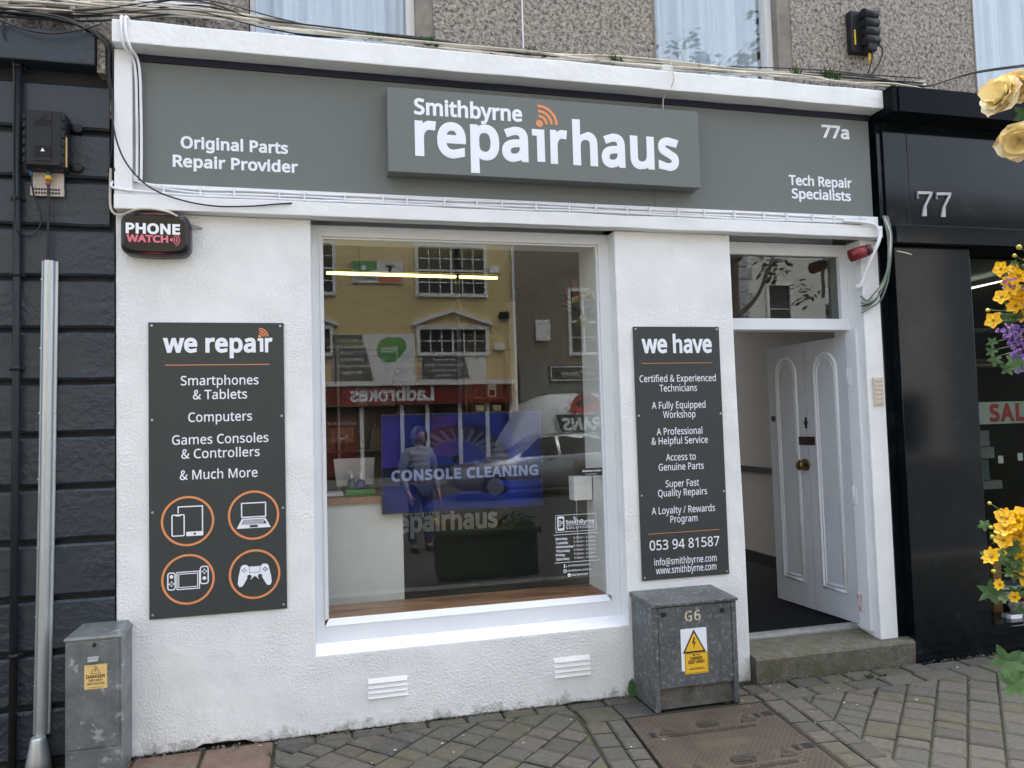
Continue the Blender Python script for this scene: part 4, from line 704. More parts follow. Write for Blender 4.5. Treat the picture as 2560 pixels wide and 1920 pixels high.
# ================================================================== LEFT NEIGHBOUR: black channelled masonry
lb = thing('black_masonry_building', (-1.3, 0, 0), 'building on the left edge faced with black painted channelled blocks', 'building')
gz = [.03, .285, .54, .80, 1.07, 1.335, 1.592, 1.852, 2.111, 2.371, 2.626, 2.872, 3.120, 3.375]
mb = MB(); mb.mi = 0
for i in range(len(gz)):
    z0, z1 = gz[i]+.012, (gz[i+1]-.012 if i+1 < len(gz) else 3.40)
    if i+1 == len(gz): break
    xr = -.990 if z1 < 2.75 else -1.012
    vs = []; n_ = 26
    bm = bmesh.new(); mb2 = MB()
    xs_ = [-2.6+(xr+2.6)*k/n_ for k in range(n_+1)]
    ring = []
    for x in xs_:
        a, b_ = .006*noise.noise(Vector((x*5, i*3, 0))), .006*noise.noise(Vector((x*5, i*3, 7))); c = .004*noise.noise(Vector((x*2, i, 4)))
        ring.append([(x, .05, z0+a), (x, .004+c, z0+a), (x, -.006+c, z0+a+.012), (x, -.006+c, z1+b_-.012), (x, .004+c, z1+b_), (x, .05, z1+b_)])
    vs = [p for r_ in ring for p in r_]; fs = [(6*k+j, 6*k+6+j, 6*k+7+j, 6*k+1+j) for k in range(n_) for j in range(5)]+[tuple(6*n_+j for j in range(6))[::-1]]
    mb.add(vs, fs)
mb.build('block_courses', 'black_render', lb)
mb = MB(); mb.box(-2.6, -.995, .03, .3, -.1, 3.45); mb.build('wall_core', 'groove', lb)
mb = MB(); band(mb, -2.6, -1.06, -.085, .05, 3.435, 3.60, seed=4); mb.build('cornice', 'black_render', lb, bevel=.008)
mb = MB(); mb.box(-1.055, -1.018, -.06, .04, 3.41, 3.58); mb.box(-1.02, -.99, 0, .04, 3.2, 3.6); mb.build('bare_stone_end', peb, lb)

# pipe with brackets
pp = thing('drain_conduit', (-1.42, -.03, 0), 'thin black vertical pipe clipped to the black block wall', 'pipe')
mb = MB(); mb.tube([(-1.425, -.035, -.01), (-1.418, -.035, 1.6), (-1.416, -.035, 3.55)], .017, 12); mb.build('pipe', 'blackp', pp)
for z in (.55, 1.92, 2.38, 2.76, 3.42):
    mb = MB(); mb.tube([(-1.42, -.035, z-.009), (-1.42, -.035, z+.009)], .023, 12); mb.box(-1.452, -1.388, -.02, -.006, z-.009, z+.009, .003); mb.build('bracket', 'blackp', pp)
# galvanised cable guard on the wall
cg = thing('cable_guard', (-1.31, -.02, 0), 'tall galvanised steel cable guard channel standing against the black wall', 'cable guard')
mb = MB(); n_ = 14; vs = []
prof = [(-.037, 0), (-.037, -.012), (-.030, -.014)]+[(-.028*math.cos(R(a)), -.014-.030*math.sin(R(a))) for a in range(0, 181, 15)]+[(.030, -.014), (.037, -.012), (.037, 0)]
for z, dx in ((.165, -.030), (1.3, -.012), (2.452, 0)): vs += [(-1.278+dx+a, -.006+b_, z) for a, b_ in prof]
m_n = len(prof); mb.smooth = True; mb.add(vs, [(j*m_n+k, j*m_n+k+1, (j+1)*m_n+k+1, (j+1)*m_n+k) for j in range(2) for k in range(m_n-1)]); mb.smooth = False
mb.build('channel', 'galvbright', cg)
mb = MB(); mb.smooth = True
for i_, (z, r) in enumerate(((.162, .031), (.150, .033), (.05, .052), (-.01, .056))): pass
mb.lathe([(.056, -.01), (.052, .05), (.034, .150), (.030, .164)], (-1.312, -.045, 0), 20); mb.build('foot_cone', 'galvbright', cg)
for k, z in enumerate((2.36, 2.02, 1.70, 1.38, 1.05, .72, .40, .22)):
    for s_ in (-1, 1):
        mb = MB(); mb.tube([(-1.278-.03*(1-z/2.45)+s_*.033, -.018, z), (-1.278-.03*(1-z/2.45)+s_*.033, -.0235, z)], .0045, 8); mb.build('screw', 'steel', cg)
# telecom box with bracket, plate and glands
tb = thing('telecom_box', (-1.28, 0, 2.88), 'black ribbed plastic telecom junction box on the black wall', 'junction box')
mb = MB(); x0, x1, z0, z1 = -1.372, -1.190, 2.895, 3.185
stack(mb, [(rrpoly(x0, x1, z0, z1, .015), -.012), (rrpoly(x0, x1, z0, z1, .015), -.085), (rrpoly(x0+.020, x1-.020, z0+.012, z1-.010, .010), -.112)]); cs = mb.build('casing', 'blackp', tb)
mb = MB(); mb.box(-1.318, -1.243, -.116, -.111, 2.925, 3.17); mb.box(-1.290, -1.272, -.120, -.1155, 3.135, 3.160)
for z in [3.125-.008*k for k in range(4)]+[2.995-.007*k for k in range(8)]: mb.box(-1.316, -1.245, -.1185, -.1158, z, z+.0035)
mb.build('ribbed_cover', 'blackp', tb)
mb = MB()
for k in range(6): mb.box(-1.2025, -1.190, -.104, -.088, 2.92+k*.043, 2.945+k*.043, .002); mb.box(-1.372, -1.360, -.104, -.088, 2.92+k*.043, 2.945+k*.043, .002)
mb.build('clip', 'blackp', tb)
mb = MB(); Pq = XZ(-.119); Pq.poly(mb, [(-1.289, 2.970), (-1.271, 2.970), (-1.280, 2.988)], .0005); mb.build('warning_triangle', 'lett', tb)
for z in (3.13, 2.93):
    mb = MB(); mb.tube([(-1.185, -.01, z), (-1.15, -.01, z)], .022, 14); mb.tube([(-1.152, -.03, z), (-1.152, -.002, z)], .022, 14); mb.build('mounting_lug', 'blackp', tb)
mb = MB(); mb.box(-1.189, -1.186, -.086, -.070, 2.91, 3.06); mb.build('side_label', 'paleyellow', tb)
mb = MB(); mb.box(-1.356, -1.216, -.022, -.012, 2.815, 2.91); mb.box(-1.362, -1.214, -.030, -.010, 2.776, 2.822, .003)
bp2 = mb.build('back_plate', pm('cream_plastic', (.50, .46, .40), .5, var=.15, vs=20), tb)
mb = MB()
for z in (2.785, 2.803):
    for k in range(10): mb.box(-1.352+k*.0125, -1.343+k*.0125, -.0315, -.0295, z, z+.011)
mb.build('slots', 'black', bp2)
mb = MB(); mb.tube([(-1.276, -.05, 2.90), (-1.276, -.05, 2.868)], .012, 12); mb.mi = 1; mb.tube([(-1.276, -.05, 2.872), (-1.276, -.05, 2.850)], .0155, 14); mb.mi = 2; mb.tube([(-1.276, -.05, 2.850), (-1.276, -.05, 2.825)], .0105, 12); mb.mi = 0; mb.tube([(-1.352, -.05, 2.90), (-1.350, -.05, 2.865)], .008, 10)
mb.build('cable_gland', [pm('blue_plastic', (.03, .10, .22), .4), 'yellow', pm('red_brown_plastic', (.28, .08, .06), .4)], tb)
cable('feed_cable', [(-1.276, -.05, 2.83), (-1.277, -.045, 2.7), (-1.281, -.035, 2.5), (-1.281, -.03, 2.35)], .0065, 'rubber', 'black cable dropping from the yellow gland into the steel guard')
cable('looped_cable', [(-1.350, -.05, 2.87), (-1.345, -.045, 2.79), (-1.325, -.035, 2.72), (-1.313, -.03, 2.66), (-1.33, -.03, 2.60), (-1.375, -.03, 2.575), (-1.415, -.055, 2.61), (-1.425, -.055, 2.75), (-1.427, -.057, 3.1), (-1.43, -.06, 3.44), (-1.46, -.10, 3.55), (-1.45, -.10, 3.62)], .004, 'rubber', 'thin black cable looping from the telecom box round the wall pipe')

# ---- utility cabinets
def sticker_triangle(P, mb, cx, z0, w, h, d, mi):
    mb.mi = mi; P.poly(mb, [(cx-w/2, z0), (cx+w/2, z0), (cx, z0+h)], d)
BOLT = [(.05, .5), (-.22, -.02), (-.02, .04), (-.12, -.28), (-.20, -.24), (-.03, -.52), (.06, -.20), (-.0, -.24), (.10, .16), (-.06, .10), (.16, .5)]
def bolt(P, mb, cx, cz, s, d): P.poly(mb, [(cx+a*s*.9, cz+b_*s) for a, b_ in [(.02, .50), (-.20, -.04), (.0, .04), (-.06, -.34), (-.14, -.30), (-.02, -.52), (.07, -.28), (.0, -.33)][:1]+[(-.20, -.04), (.02, .03), (-.08, -.50), (.22, .12), (.02, .05), (.16, .50)]], d)
cR = thing('utility_cabinet', (2.0, -.15, 0), 'squat galvanised electricity cabinet marked G6 below the right sign board', 'cabinet')
mb = MB(); mb.box(1.742, 1.772, -.302, -.01, .0, .562); mb.box(2.218, 2.248, -.302, -.01, 0, .562); mb.box(1.7725, 2.2175, -.03, -.01, 0, .562); mb.build('side_panels', 'galv2', cR, bevel=.004)
mb = MB(); mb.hexa([(1.734, -.312, .562), (2.256, -.312, .562), (2.256, -.006, .562), (1.734, -.006, .562), (1.734, -.312, .578), (2.256, -.312, .578), (2.256, -.006, .592), (1.734, -.006, .592)]); mb.build('lid', 'galv2', cR, bevel=.003)
mb = MB(); mb.box(1.7745, 2.2155, -.300, -.285, .122, .556); dR = mb.build('door', 'galv2', cR, bevel=.003)
mb = MB(); mb.box(1.7725, 2.2175, -.265, -.24, .0, .122); mb.build('recessed_base', 'plinthc', cR)
mb = MB(); bb = 0
for u, v in ((1.806, .520), (2.162, .512)):
    mb.tube([(u, -.300, v), (u, -.306, v)], .014, 14)
mb.build('lock', 'black', dR)
P = XZ(-.3005); mb = MB(); P.text(mb, 'G', 1.934, .473, .054, .042, bold=.03); P.text(mb, '6', 1.990, .473, .054, .038, bold=.03); mb.build('stencil_lettering', pm('cream_stencil_paint', (.62, .58, .40), .7, var=.2, vs=60), dR)
mb = MB()
for u in (1.934, 1.990): P.rect(mb, u+.016, .470, u+.021, .482, .0016); P.rect(mb, u+.016, .520, u+.021, .532, .0016)
mb.build('stencil_gap', 'galv2', dR)
st = MB(); st.mi = 0; P.rfill(st, 1.903, .205, 2.060, .432, .006, .0008)
st.mi = 1; P.rfill(st, 1.922, .186, 2.064, .300, .006, .0014); st.mi = 2; P.rrect(st, 1.926, .190, 2.060, .297, .005, .002, .0020)
sticker_triangle(P, st, 1.982, .300, .140, .126, .0022, 2); sticker_triangle(P, st, 1.982, .309, .112, .100, .0028, 1); st.mi = 2; bolt(P, st, 1.980, .352, .062, .0034)
P.text(st, 'DANGER', 1.993, .262, .016, .072, 'c', .045, d=.0026); P.text(st, 'KEEP AWAY', 1.993, .242, .016, .100, 'c', .045, d=.0026); P.rect(st, 1.945, .209, 2.045, .212, .0024); P.rect(st, 1.955, .216, 2.035, .2185, .0024); P.rfill(st, 1.972, .283, 1.985, .291, .002, .0024); P.rect(st, 1.990, .285, 2.015, .289, .0024)
st.build('warning_sticker', ['lett', 'yellow', 'black'], dR)
mb = MB(); mb.box(1.742, 1.7415, -.23, -.22, .46, .48) if False else None
cL = thing('slim_cabinet', (-1.03, -.12, 0), 'narrow tall galvanised cabinet with a pale yellow danger sticker beside the black wall', 'cabinet')
mb = MB(); mb.hexa([(-1.150, -.215, 0), (-.912, -.215, 0), (-.912, -.008, 0), (-1.150, -.008, 0), (-1.150, -.215, .640), (-.912, -.215, .640), (-.912, -.008, .640), (-1.150, -.008, .640)]); mb.build('casing', 'galv', cL, bevel=.003)
mb = MB(); mb.hexa([(-1.156, -.222, .6405), (-.906, -.222, .6405), (-.906, -.006, .6405), (-1.156, -.006, .6405), (-1.150, -.218, .652), (-.912, -.218, .652), (-.93, -.006, .668), (-1.130, -.006, .668)]); mb.build('lid', 'galv', cL)
mb = MB(); mb.box(-1.143, -.921, -.2205, -.2155, .145, .630); dL = mb.build('door', 'galv', cL, bevel=.002)
mb = MB(); mb.box(-1.146, -.916, -.219, -.2155, .01, .137); mb.build('lower_panel', 'galv', cL, bevel=.002)
mb = MB(); mb.box(-1.055, -1.005, -.226, -.2208, .545, .560, .002); mb.box(-1.052, -1.008, -.238, -.224, .538, .545, .002); mb.build('handle', 'galvbright', dL)
mb = MB(); mb.tube([(-1.026, -.2208, .612), (-1.026, -.224, .612)], .009, 12); mb.build('lock', 'black', dL)
P = XZ(-.2208); mb = MB(); mb.mi = 0; P.rect(mb, -1.068, .412, -.972, .523, .0006); mb.mi = 1; cx = -1.020
P.line(mb, [(cx-.020, .483), (cx+.020, .483), (cx, .516)], .0018, .0012, True); bolt(P, mb, cx, .496, .020, .0014)
P.text(mb, 'DANGER', cx, .462, .014, .080, 'c', .05, d=.0012); P.text(mb, 'KEEP AWAY', cx, .447, .0095, .058, 'c', .03, d=.0012); P.text(mb, 'HIGH VOLTAGE', cx, .432, .0095, .074, 'c', .03, d=.0012); P.rect(mb, cx-.03, .418, cx+.03, .4195, .0012)
mb.build('danger_sticker', ['paleyellow', 'black'], dL)

# ---- utility cover
cv = thing('utility_cover', (1.92, -.78, 0), 'slightly skewed brown iron utility cover with raised pattern set in the paving', 'manhole cover')
o_ = Vector((COV[0][0], COV[0][1], 0)); U_ = Vector((COV[1][0]-COV[0][0], COV[1][1]-COV[0][1], 0)); V_ = Vector((COV[3][0]-COV[0][0], COV[3][1]-COV[0][1], 0))
def cq(u, v, z): return tuple(o_+U_*u+V_*v+Vector((0, 0, z)))
mb = MB()
def cbox(mb, u0, u1, v0, v1, z0, z1, in_=0):
    mb.hexa([cq(u0, v1, z0), cq(u1, v1, z0), cq(u1, v0, z0), cq(u0, v0, z0), cq(u0+in_, v1-in_, z1), cq(u1-in_, v1-in_, z1), cq(u1-in_, v0+in_, z1), cq(u0+in_, v0+in_, z1)])
cbox(mb, .012, .988, .012, .988, -.05, -.002); plate = mb.build('plate', 'iron', cv)
mb = MB()
for a in ((0, 1, 0, .009), (0, 1, .991, 1), (0, .009, .009, .991), (.991, 1, .009, .991)): cbox(mb, *a, -.05, .001)
mb.build('frame', 'irond', cv)
clear = [(.40, .58, .17, .26), (.40, .58, .62, .71), (.13, .25, .20, .30), (.71, .83, .16, .26), (.13, .25, .64, .74), (.71, .83, .60, .70), (.17, .80, .265, .335), (.17, .80, .715, .785), (.90, .99, .13, .22), (.90, .99, .57, .66), (.30, .62, .42, .50)]
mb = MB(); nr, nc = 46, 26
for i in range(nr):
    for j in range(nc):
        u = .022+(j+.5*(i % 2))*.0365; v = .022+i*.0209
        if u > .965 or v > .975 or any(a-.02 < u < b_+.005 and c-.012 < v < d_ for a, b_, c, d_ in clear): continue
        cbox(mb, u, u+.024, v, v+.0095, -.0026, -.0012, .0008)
mb.build('tread_slots', 'irond', plate)  # slots are flat dark boxes: recess shade and dirt put into the colour
Pc = Plane(cq(0, 1, 0), U_.normalized(), (-V_).normalized()); UL, VL = U_.length, V_.length
mb = MB()
for vc in (.215, .665):
    v = (1-vc)*VL; Pc.rrect(mb, .415*UL, v-.040, .565*UL, v+.040, .03, .008, .0035); Pc.text(mb, 'ESB', .49*UL, v-.018, .040, .095, 'c', .10, d=.0035)
    for uc, dv in ((.19, -.025), (.77, .008)):
        zc = v+dv; Pc.line(mb, [(uc*UL-.042, zc-.034), (uc*UL+.042, zc-.034), (uc*UL, zc+.040)], .007, .0035, True); bolt(Pc, mb, uc*UL, zc-.004, .045, .0042)
    Pc.text(mb, 'DANGER ELECTRIC CABLES BELOW', .485*UL, v-.098, .030, .60*UL, 'c', .06, d=.003)
mb.build('cast_lettering', 'irond', plate)
mb = MB()
for u, v in ((.94, .175), (.94, .615), (.09, .27), (.09, .70), (.86, .18), (.86, .62)): cbox(mb, u-.035 if u > .9 else u-.018, u+.035 if u > .9 else u+.018, v-.03, v+.03, -.0022, -.0005)
mb.build('key_hole', 'black', plate)

# ================================================================== RIGHT NEIGHBOUR: polished black shopfront
rb = thing('black_tiled_shop', (4.6, 0, 0), 'neighbouring shop number 77 faced with polished black tiles', 'shop')
mb = MB(); mb.box(3.640, 4.235, -.060, .25, -.02, 2.668); mb.build('pillar', 'blackg', rb, bevel=.003)
mb = MB(); mb.box(3.566, 3.637, .012, .25, 0, 2.70); mb.build('side_strip', 'blackg', rb)
mb = MB(); mb.box(3.600, 7.0, -.135, .25, 2.672, 2.790); mb.build('lower_band', 'blackg', rb, bevel=.003)
mb = MB(); mb.box(3.560, 3.598, -.045, .2, 2.70, 3.49); mb.box(3.5985, 3.78, -.060, .2, 2.7905, 3.49); mb.box(3.7825, 5.2, -.060, .2, 2.7905, 3.49); mb.box(5.2025, 7, -.060, .2, 2.7905, 3.49); mb.build('fascia', 'blackg', rb, bevel=.002)
mb = MB(); mb.box(3.595, 7.0, -.225, .2, 3.4905, 3.655); mb.box(3.556, 3.594, -.215, .2, 3.4905, 3.66); mb.build('cornice', pm('black_satin_cladding', (.004, .006, .008), .35, var=.3, vs=4, bump=.05, spec=.06), rb, bevel=.002)
mb = MB(); mb.box(4.236, 7.0, -.05, .09, -.02, .155); mb.box(4.236, 7.0, .0, .45, .1555, .165); mb.build('stall_riser', 'blackg', rb)
mb = MB(); mb.box(4.236, 7, .092, .098, .1655, 2.672); mb.build('shop_glass', glass('neighbour_glass', .0, (.76, .79, .76), fm=.12), rb)
mb = MB(); mb.box(7.0, 7.1, .1, 3.5, -.1, 3.6); mb.box(4.06, 7.1, 3.51, 3.6, -.1, 3.6); mb.box(4.15, 6.99, 3.4, 3.5, 0, 2.9); mb.box(4.141, 4.149, .26, 3.4, 0, 2.9); mb.build('shop_back_wall', pm('neighbour_wall', (.10, .11, .09), .7), rb)  # includes unseen end wall and outer rear wall added to block the sun
mb = MB(); mb.box(4.15, 7.1, .2, 3.5, 2.74, 2.80); mb.build('shop_ceiling', pm('neighbour_ceiling', (.14, .15, .12), .8), rb)
mb = MB(); mb.box(4.15, 7.1, .45, 3.5, -.1, .02); mb.build('shop_floor', 'carpet', rb)
hn = MB(); P = XZ(-.0605)
def seven(mb, u, v, h):
    w = h*.62
    for a in ([(u, v+h*.98), (u+w*1.12, v+h), (u+w*1.12, v+h*.90), (u+.02*w, v+h*.86)], [(u, v+h*.98), (u+.02*w, v+h*.86), (u+.06*w, v+h*.70), (u-.02*w, v+h*.70)][::-1],
              [(u+w*.92, v+h*.905), (u+w*1.12, v+h*.905), (u+w*.62, v+h*.42), (u+w*.42, v+h*.40)], [(u+w*.42, v+h*.40), (u+w*.62, v+h*.42), (u+w*.60, v+.01*h), (u+w*.25, v)][::1]):
        q = [P.p(x, z, .014) for x, z in a]; p0 = [P.p(x, z, 0) for x, z in a]; n_ = len(a)
        mb.add(q+p0, [tuple(range(n_))]+[(i, n_+i, n_+(i+1) % n_, (i+1) % n_) for i in range(n_)])
seven(hn, 3.835, 2.868, .168); seven(hn, 3.985, 2.868, .168)
tag(hn.build('house_number', pm('satin_aluminium', (.36, .36, .36), .4, .6, var=.08)), 'silver metal house number 77 fixed to the black tiles', 'house number')

# ---- small fittings on the front
sr = thing('siren', (3.42, -.01, 2.6), 'dark red tubular siren under the lower band above the door', 'siren')
mb = MB(); mb.tube([(3.335, -.02, 2.600), (3.42, -.055, 2.628)], .040, 20); mb.build('body', 'red', sr); mb = MB(); mb.tube([(3.42, -.055, 2.628), (3.452, -.066, 2.638)], .036, 20); mb.build('horn', pm('dark_red_horn', (.05, .004, .006), .3), sr)
bz = thing('doorbell_panel', (3.50, 0, 1.63), 'cream doorbell strip with six buttons on the pier beside the door', 'doorbell')
mb = MB(); mb.box(3.468, 3.540, -.016, 0, 1.637, 1.816, .003); mb.build('plate', pm('aged_cream_plastic', (.60, .54, .44), .45, var=.12, vs=30), bz)
for k in range(6):
    z = 1.652+k*.0285; mb = MB(); mb.box(3.474, 3.512, -.0195, -.0162, z-.008, z+.010, .002); mb.tube([(3.524, -.016, z), (3.524, -.021, z)], .0065, 12); mb.build('button', pm('button_%d' % k, (.55, .48, .38), .4, var=.1), bz)

# ---- wall top junction box
jb = thing('ribbed_junction_box', (3.54, 0, 3.95), 'black ribbed fibre junction box on the pebble dash over the door', 'junction box')
mb = MB(); mb.box(3.45, 3.62, -.002, .05, 3.975, 4.255, .01); mb.build('back_plate', 'blackp', jb)
mb = MB()
for k in range(4): mb.tube([(3.515, -.035, 4.215-k*.058), (3.62, -.035, 4.215-k*.058)], .036, 14)
mb.box(3.53, 3.60, -.06, -.005, 3.965, 4.02, .01); mb.build('ribbed_cover', 'blackp', jb)
mb = MB(); mb.box(3.470, 3.480, -.006, -.0025, 4.02, 4.12); mb.tube([(3.558, -.03, 3.955), (3.56, -.03, 3.88)], .0085, 8); mb.build('yellow_tag', 'yellow', jb)
for i, pts in enumerate(([(3.55, -.04, 4.02), (3.565, -.05, 3.95), (3.55, -.04, 3.86), (3.53, -.02, 3.80)], [(3.60, -.04, 4.03), (3.645, -.05, 3.98), (3.62, -.04, 3.89), (3.56, -.02, 3.80)])):
    cable('drop_cable', pts, .005, 'rubber', ('black lead hanging straight from the ribbed junction box', 'black lead curving out to the right of the ribbed junction box')[i])

# ================================================================== CABLES
G1 = 'grey cables running along the top of the shop band'
def run(pts, r, mat, label, n_, spread, group, seed):
    rnd = random.Random(seed)
    for i in range(n_):
        q = [(x+rnd.uniform(-.03, .03), y+rnd.uniform(-.03, .03), z+.012+(rnd.random()-.5)*spread*(1.8 if x < 0 else 1)) for x, y, z in pts]
        cable('cable', q, r*rnd.uniform(.8, 1.2), mat, label, 'cable', group)
run([(-2.5, -.06, 3.62), (-1.9, -.06, 3.66), (-1.4, -.07, 3.695), (-1.0, -.06, 3.735), (-.5, -.05, 3.765), (0, -.04, 3.74), (.6, -.045, 3.722), (1.2, -.04, 3.715), (1.8, -.05, 3.72), (2.4, -.045, 3.722), (3.1, -.05, 3.735), (3.5, -.06, 3.74), (3.9, -.08, 3.74)], .0065, 'greyc', 'pale grey cable bundled along the top edge of the white band', 7, .040, G1, 3)
run([(-.2, -.10, 3.70), (.5, -.10, 3.69), (1.2, -.105, 3.683), (1.8, -.10, 3.687), (2.4, -.105, 3.685), (2.95, -.10, 3.70), (3.3, -.105, 3.70), (3.6, -.11, 3.695), (3.86, -.12, 3.705)], .006, 'greyc', 'pale grey cable bundled along the top edge of the white band', 3, .012, G1, 13)
run([(-2.5, -.05, 3.63), (-1.6, -.06, 3.665), (-1.1, -.07, 3.70), (-.6, -.06, 3.79), (-.1, -.05, 3.745), (.6, -.05, 3.735), (1.2, -.045, 3.725), (1.9, -.05, 3.727), (2.6, -.05, 3.735), (3.3, -.06, 3.755), (3.9, -.09, 3.742)], .0045, 'rubber', 'thin black cable running along the top edge of the white band', 6, .045, 'black cables running along the top of the shop band', 5)
run([(-2.5, -.08, 3.60), (-1.7, -.09, 3.635), (-1.2, -.09, 3.64), (-1.02, -.07, 3.55), (-1.0, -.035, 3.40), (-.992, -.03, 3.1), (-.995, -.03, 2.90)], .006, 'rubber', 'black cable dropping down the joint between the black wall and the white shop', 5, .018, 'black cables in the joint between the buildings', 6)
cable('sagging_cable', [(-1.52, -.11, 3.63), (-1.38, -.12, 3.575), (-1.25, -.12, 3.56), (-1.12, -.12, 3.59), (-1.03, -.10, 3.64)], .005, 'rubber', 'black cable sagging across the cornice of the black building')
cable('alarm_cable', [(-1.0, -.03, 2.93), (-1.003, -.03, 2.78), (-.995, -.03, 2.715), (-.96, -.03, 2.690), (-.93, -.045, 2.698), (-.84, -.10, 2.712), (-.72, -.10, 2.700), (-.65, -.05, 2.668), (-.575, -.004, 2.645)], .0065, 'greyc', 'grey lead bending over the alarm box on the left pier')
cable('loose_wire', [(-.985, -.03, 3.42), (-.982, -.075, 3.20), (-.955, -.09, 3.04), (-.90, -.092, 2.92), (-.80, -.095, 2.82), (-.66, -.095, 2.765), (-.50, -.09, 2.742), (-.33, -.085, 2.750), (-.20, -.08, 2.768), (-.12, -.075, 2.778)], .0042, 'rubber', 'thin dark wire sagging across the lower left corner of the sign band')
WC = 'white painted cables along the ledge under the sign'
for i, (z, y) in enumerate(((2.806, -.052), (2.822, -.046), (2.842, -.043))):
    rnd = random.Random(i); pts = [(x, y+rnd.uniform(-.002, .002), z+rnd.uniform(-.004, .004)) for x in [-.90+.29*k for k in range(16)]]
    cable('painted_cable', ([(-.988, -.045, 2.86), (-.955, -.07, 2.815)] if i == 0 else [(-.872, -.055, 3.2), (-.872, -.055, 2.93), (-.865, -.056, 2.86)])+pts[1:], .0065, 'whitec', 'white painted cable clipped along the ledge under the grey sign', 'cable', WC, 5)
cl = MB(); rnd = random.Random(9)
for k in range(24): x = -.75+k*.18+rnd.uniform(-.03, .03); cl.box(x, x+.008, -.062, -.036, 2.80, 2.853, .002)
tag(cl.build('cable_clips', 'whitec'), 'row of small white clips holding the painted cables', 'cable clips')
for i, x in enumerate((-.925, -.905)):
    cable('painted_cable', [(x, -.03, 3.70), (x, -.10, 3.685), (x, -.143, 3.66), (x+.002, -.146, 3.58), (x+.012+i*.006, -.13, 3.52), (x+.045, -.066, 3.46), (x+.052, -.055, 3.2), (x+.052, -.055, 2.95), (x+.05, -.055, 2.86)], .0075, 'whitec', 'white painted cable looped over the left end of the top band', 'cable', 'white painted cables looped over the left end of the top band')
cable('thick_cable', [(3.25, -.075, 2.812), (3.38, -.082, 2.808), (3.475, -.088, 2.790), (3.505, -.095, 2.740), (3.49, -.10, 2.68), (3.45, -.075, 2.58), (3.425, -.04, 2.48), (3.405, -.02, 2.415), (3.395, -.006, 2.40), (3.39, .0, 2.42)], .0125, 'whitec', 'thick white cable curving down past the red siren')
grn = pm('grey_green_cable', (.16, .21, .18), .5, var=.2)
for i in range(6):
    o = i*.010; rg = random.Random(i+30); j_ = lambda: rg.uniform(-.014, .014)
    cable('service_cable', [(3.57+o*.6, -.06, 2.86), (3.562+o*.6, -.10+j_(), 2.74), (3.548+o*.6, -.11+j_(), 2.62), (3.535+o*.6, -.10+j_(), 2.50), (3.51+o*.7+j_(), -.07+j_(), 2.41), (3.475+o*.7+j_(), -.05+j_(), 2.345-o*.7), (3.435+o*.4+j_(), -.03, 2.31-o*.9), (3.412, -.005, 2.345-i*.022)], rg.uniform(.0045, .007), (grn, 'greyc', grn, 'rubber', grn, grn)[i], 'grey green cable in the tied bundle hanging beside the door pier', 'cable', 'bundle of grey green cables beside the door pier')
cable('wire_tail', [(3.60, -.13, 2.615), (3.66, -.135, 2.605), (3.71, -.13, 2.595)], .0035, 'greyc', 'short cut wire end sticking out of the green cable bundle')
for i in range(2): cable('overhead_wire', [(3.86, -.10, 3.725), (3.96, -.12, 3.735), (4.12, -.13, 3.79), (4.32, -.15, 3.84+i*.008), (4.75, -.2, 3.905+i*.012), (5.6, -.3, 4.02+i*.02)], .005, 'rubber', 'black wire leaving the bundle towards the upper right', 'cable', 'pair of black overhead wires at upper right')
cable('drop_wire', [(1.212, .04, 4.5), (1.208, .042, 4.1), (1.203, .03, 3.76)], .0045, 'whitec', 'thin white wire hanging straight down the pebble dash')
cable('sign_wire', [(2.06, -.145, 3.70), (2.075, -.15, 3.62), (2.07, -.135, 3.57), (2.045, -.07, 3.52), (2.05, -.05, 3.46), (2.052, -.06, 3.425)], .0045, 'greyc', 'thin grey wire running down to the top of the raised name box')
mb = MB(); mb.box(2.02, 2.085, -.125, -.07, 3.662, 3.70, .004); tag(mb.build('small_junction_box', 'cream'), 'small cream junction box sitting on the white top band', 'junction box')
for i, x in enumerate((-1.235, -1.40)):
    t = thing('meter_box', (x, -.05, 3.74), ('grey box with a round blue rimmed cap, nearer the white shop, at top left', 'grey box with a round blue rimmed cap in the top left corner')[i], 'socket box', 'boxes with round blue caps')
    mb = MB(); mb.box(x-.055, x+.055, -.07, .04, 3.725, 3.90, .01); mb.build('box', pm('grey_plastic%d' % i, (.45, .44, .40), .5, var=.2), t)
    mb = MB(); mb.tube([(x, -.07, 3.785), (x, -.10, 3.785)], .038, 20); mb.mi = 1; mb.tube([(x, -.10, 3.785), (x, -.112, 3.785)], .028, 20); mb.build('round_cap', [pm('blue_rim%d' % i, (.05, .13, .35), .4), 'cream'], t)
t = thing('louvre_vent', (-.7, .02, 3.8), 'pale slatted louvre vent at the top of the photo left of the upper windows', 'vent')
mb = MB(); mb.box(-.90, -.52, .0, .045, 3.80, 3.83); mb.box(-.90, -.52, .0, .045, 4.06, 4.09); mb.build('frame', 'cream', t)
mb = MB()
for k in range(7): mb.box(-.89, -.53, .0, .035, 3.835+k*.032, 3.850+k*.032)
mb.build('slats', 'cream', t)
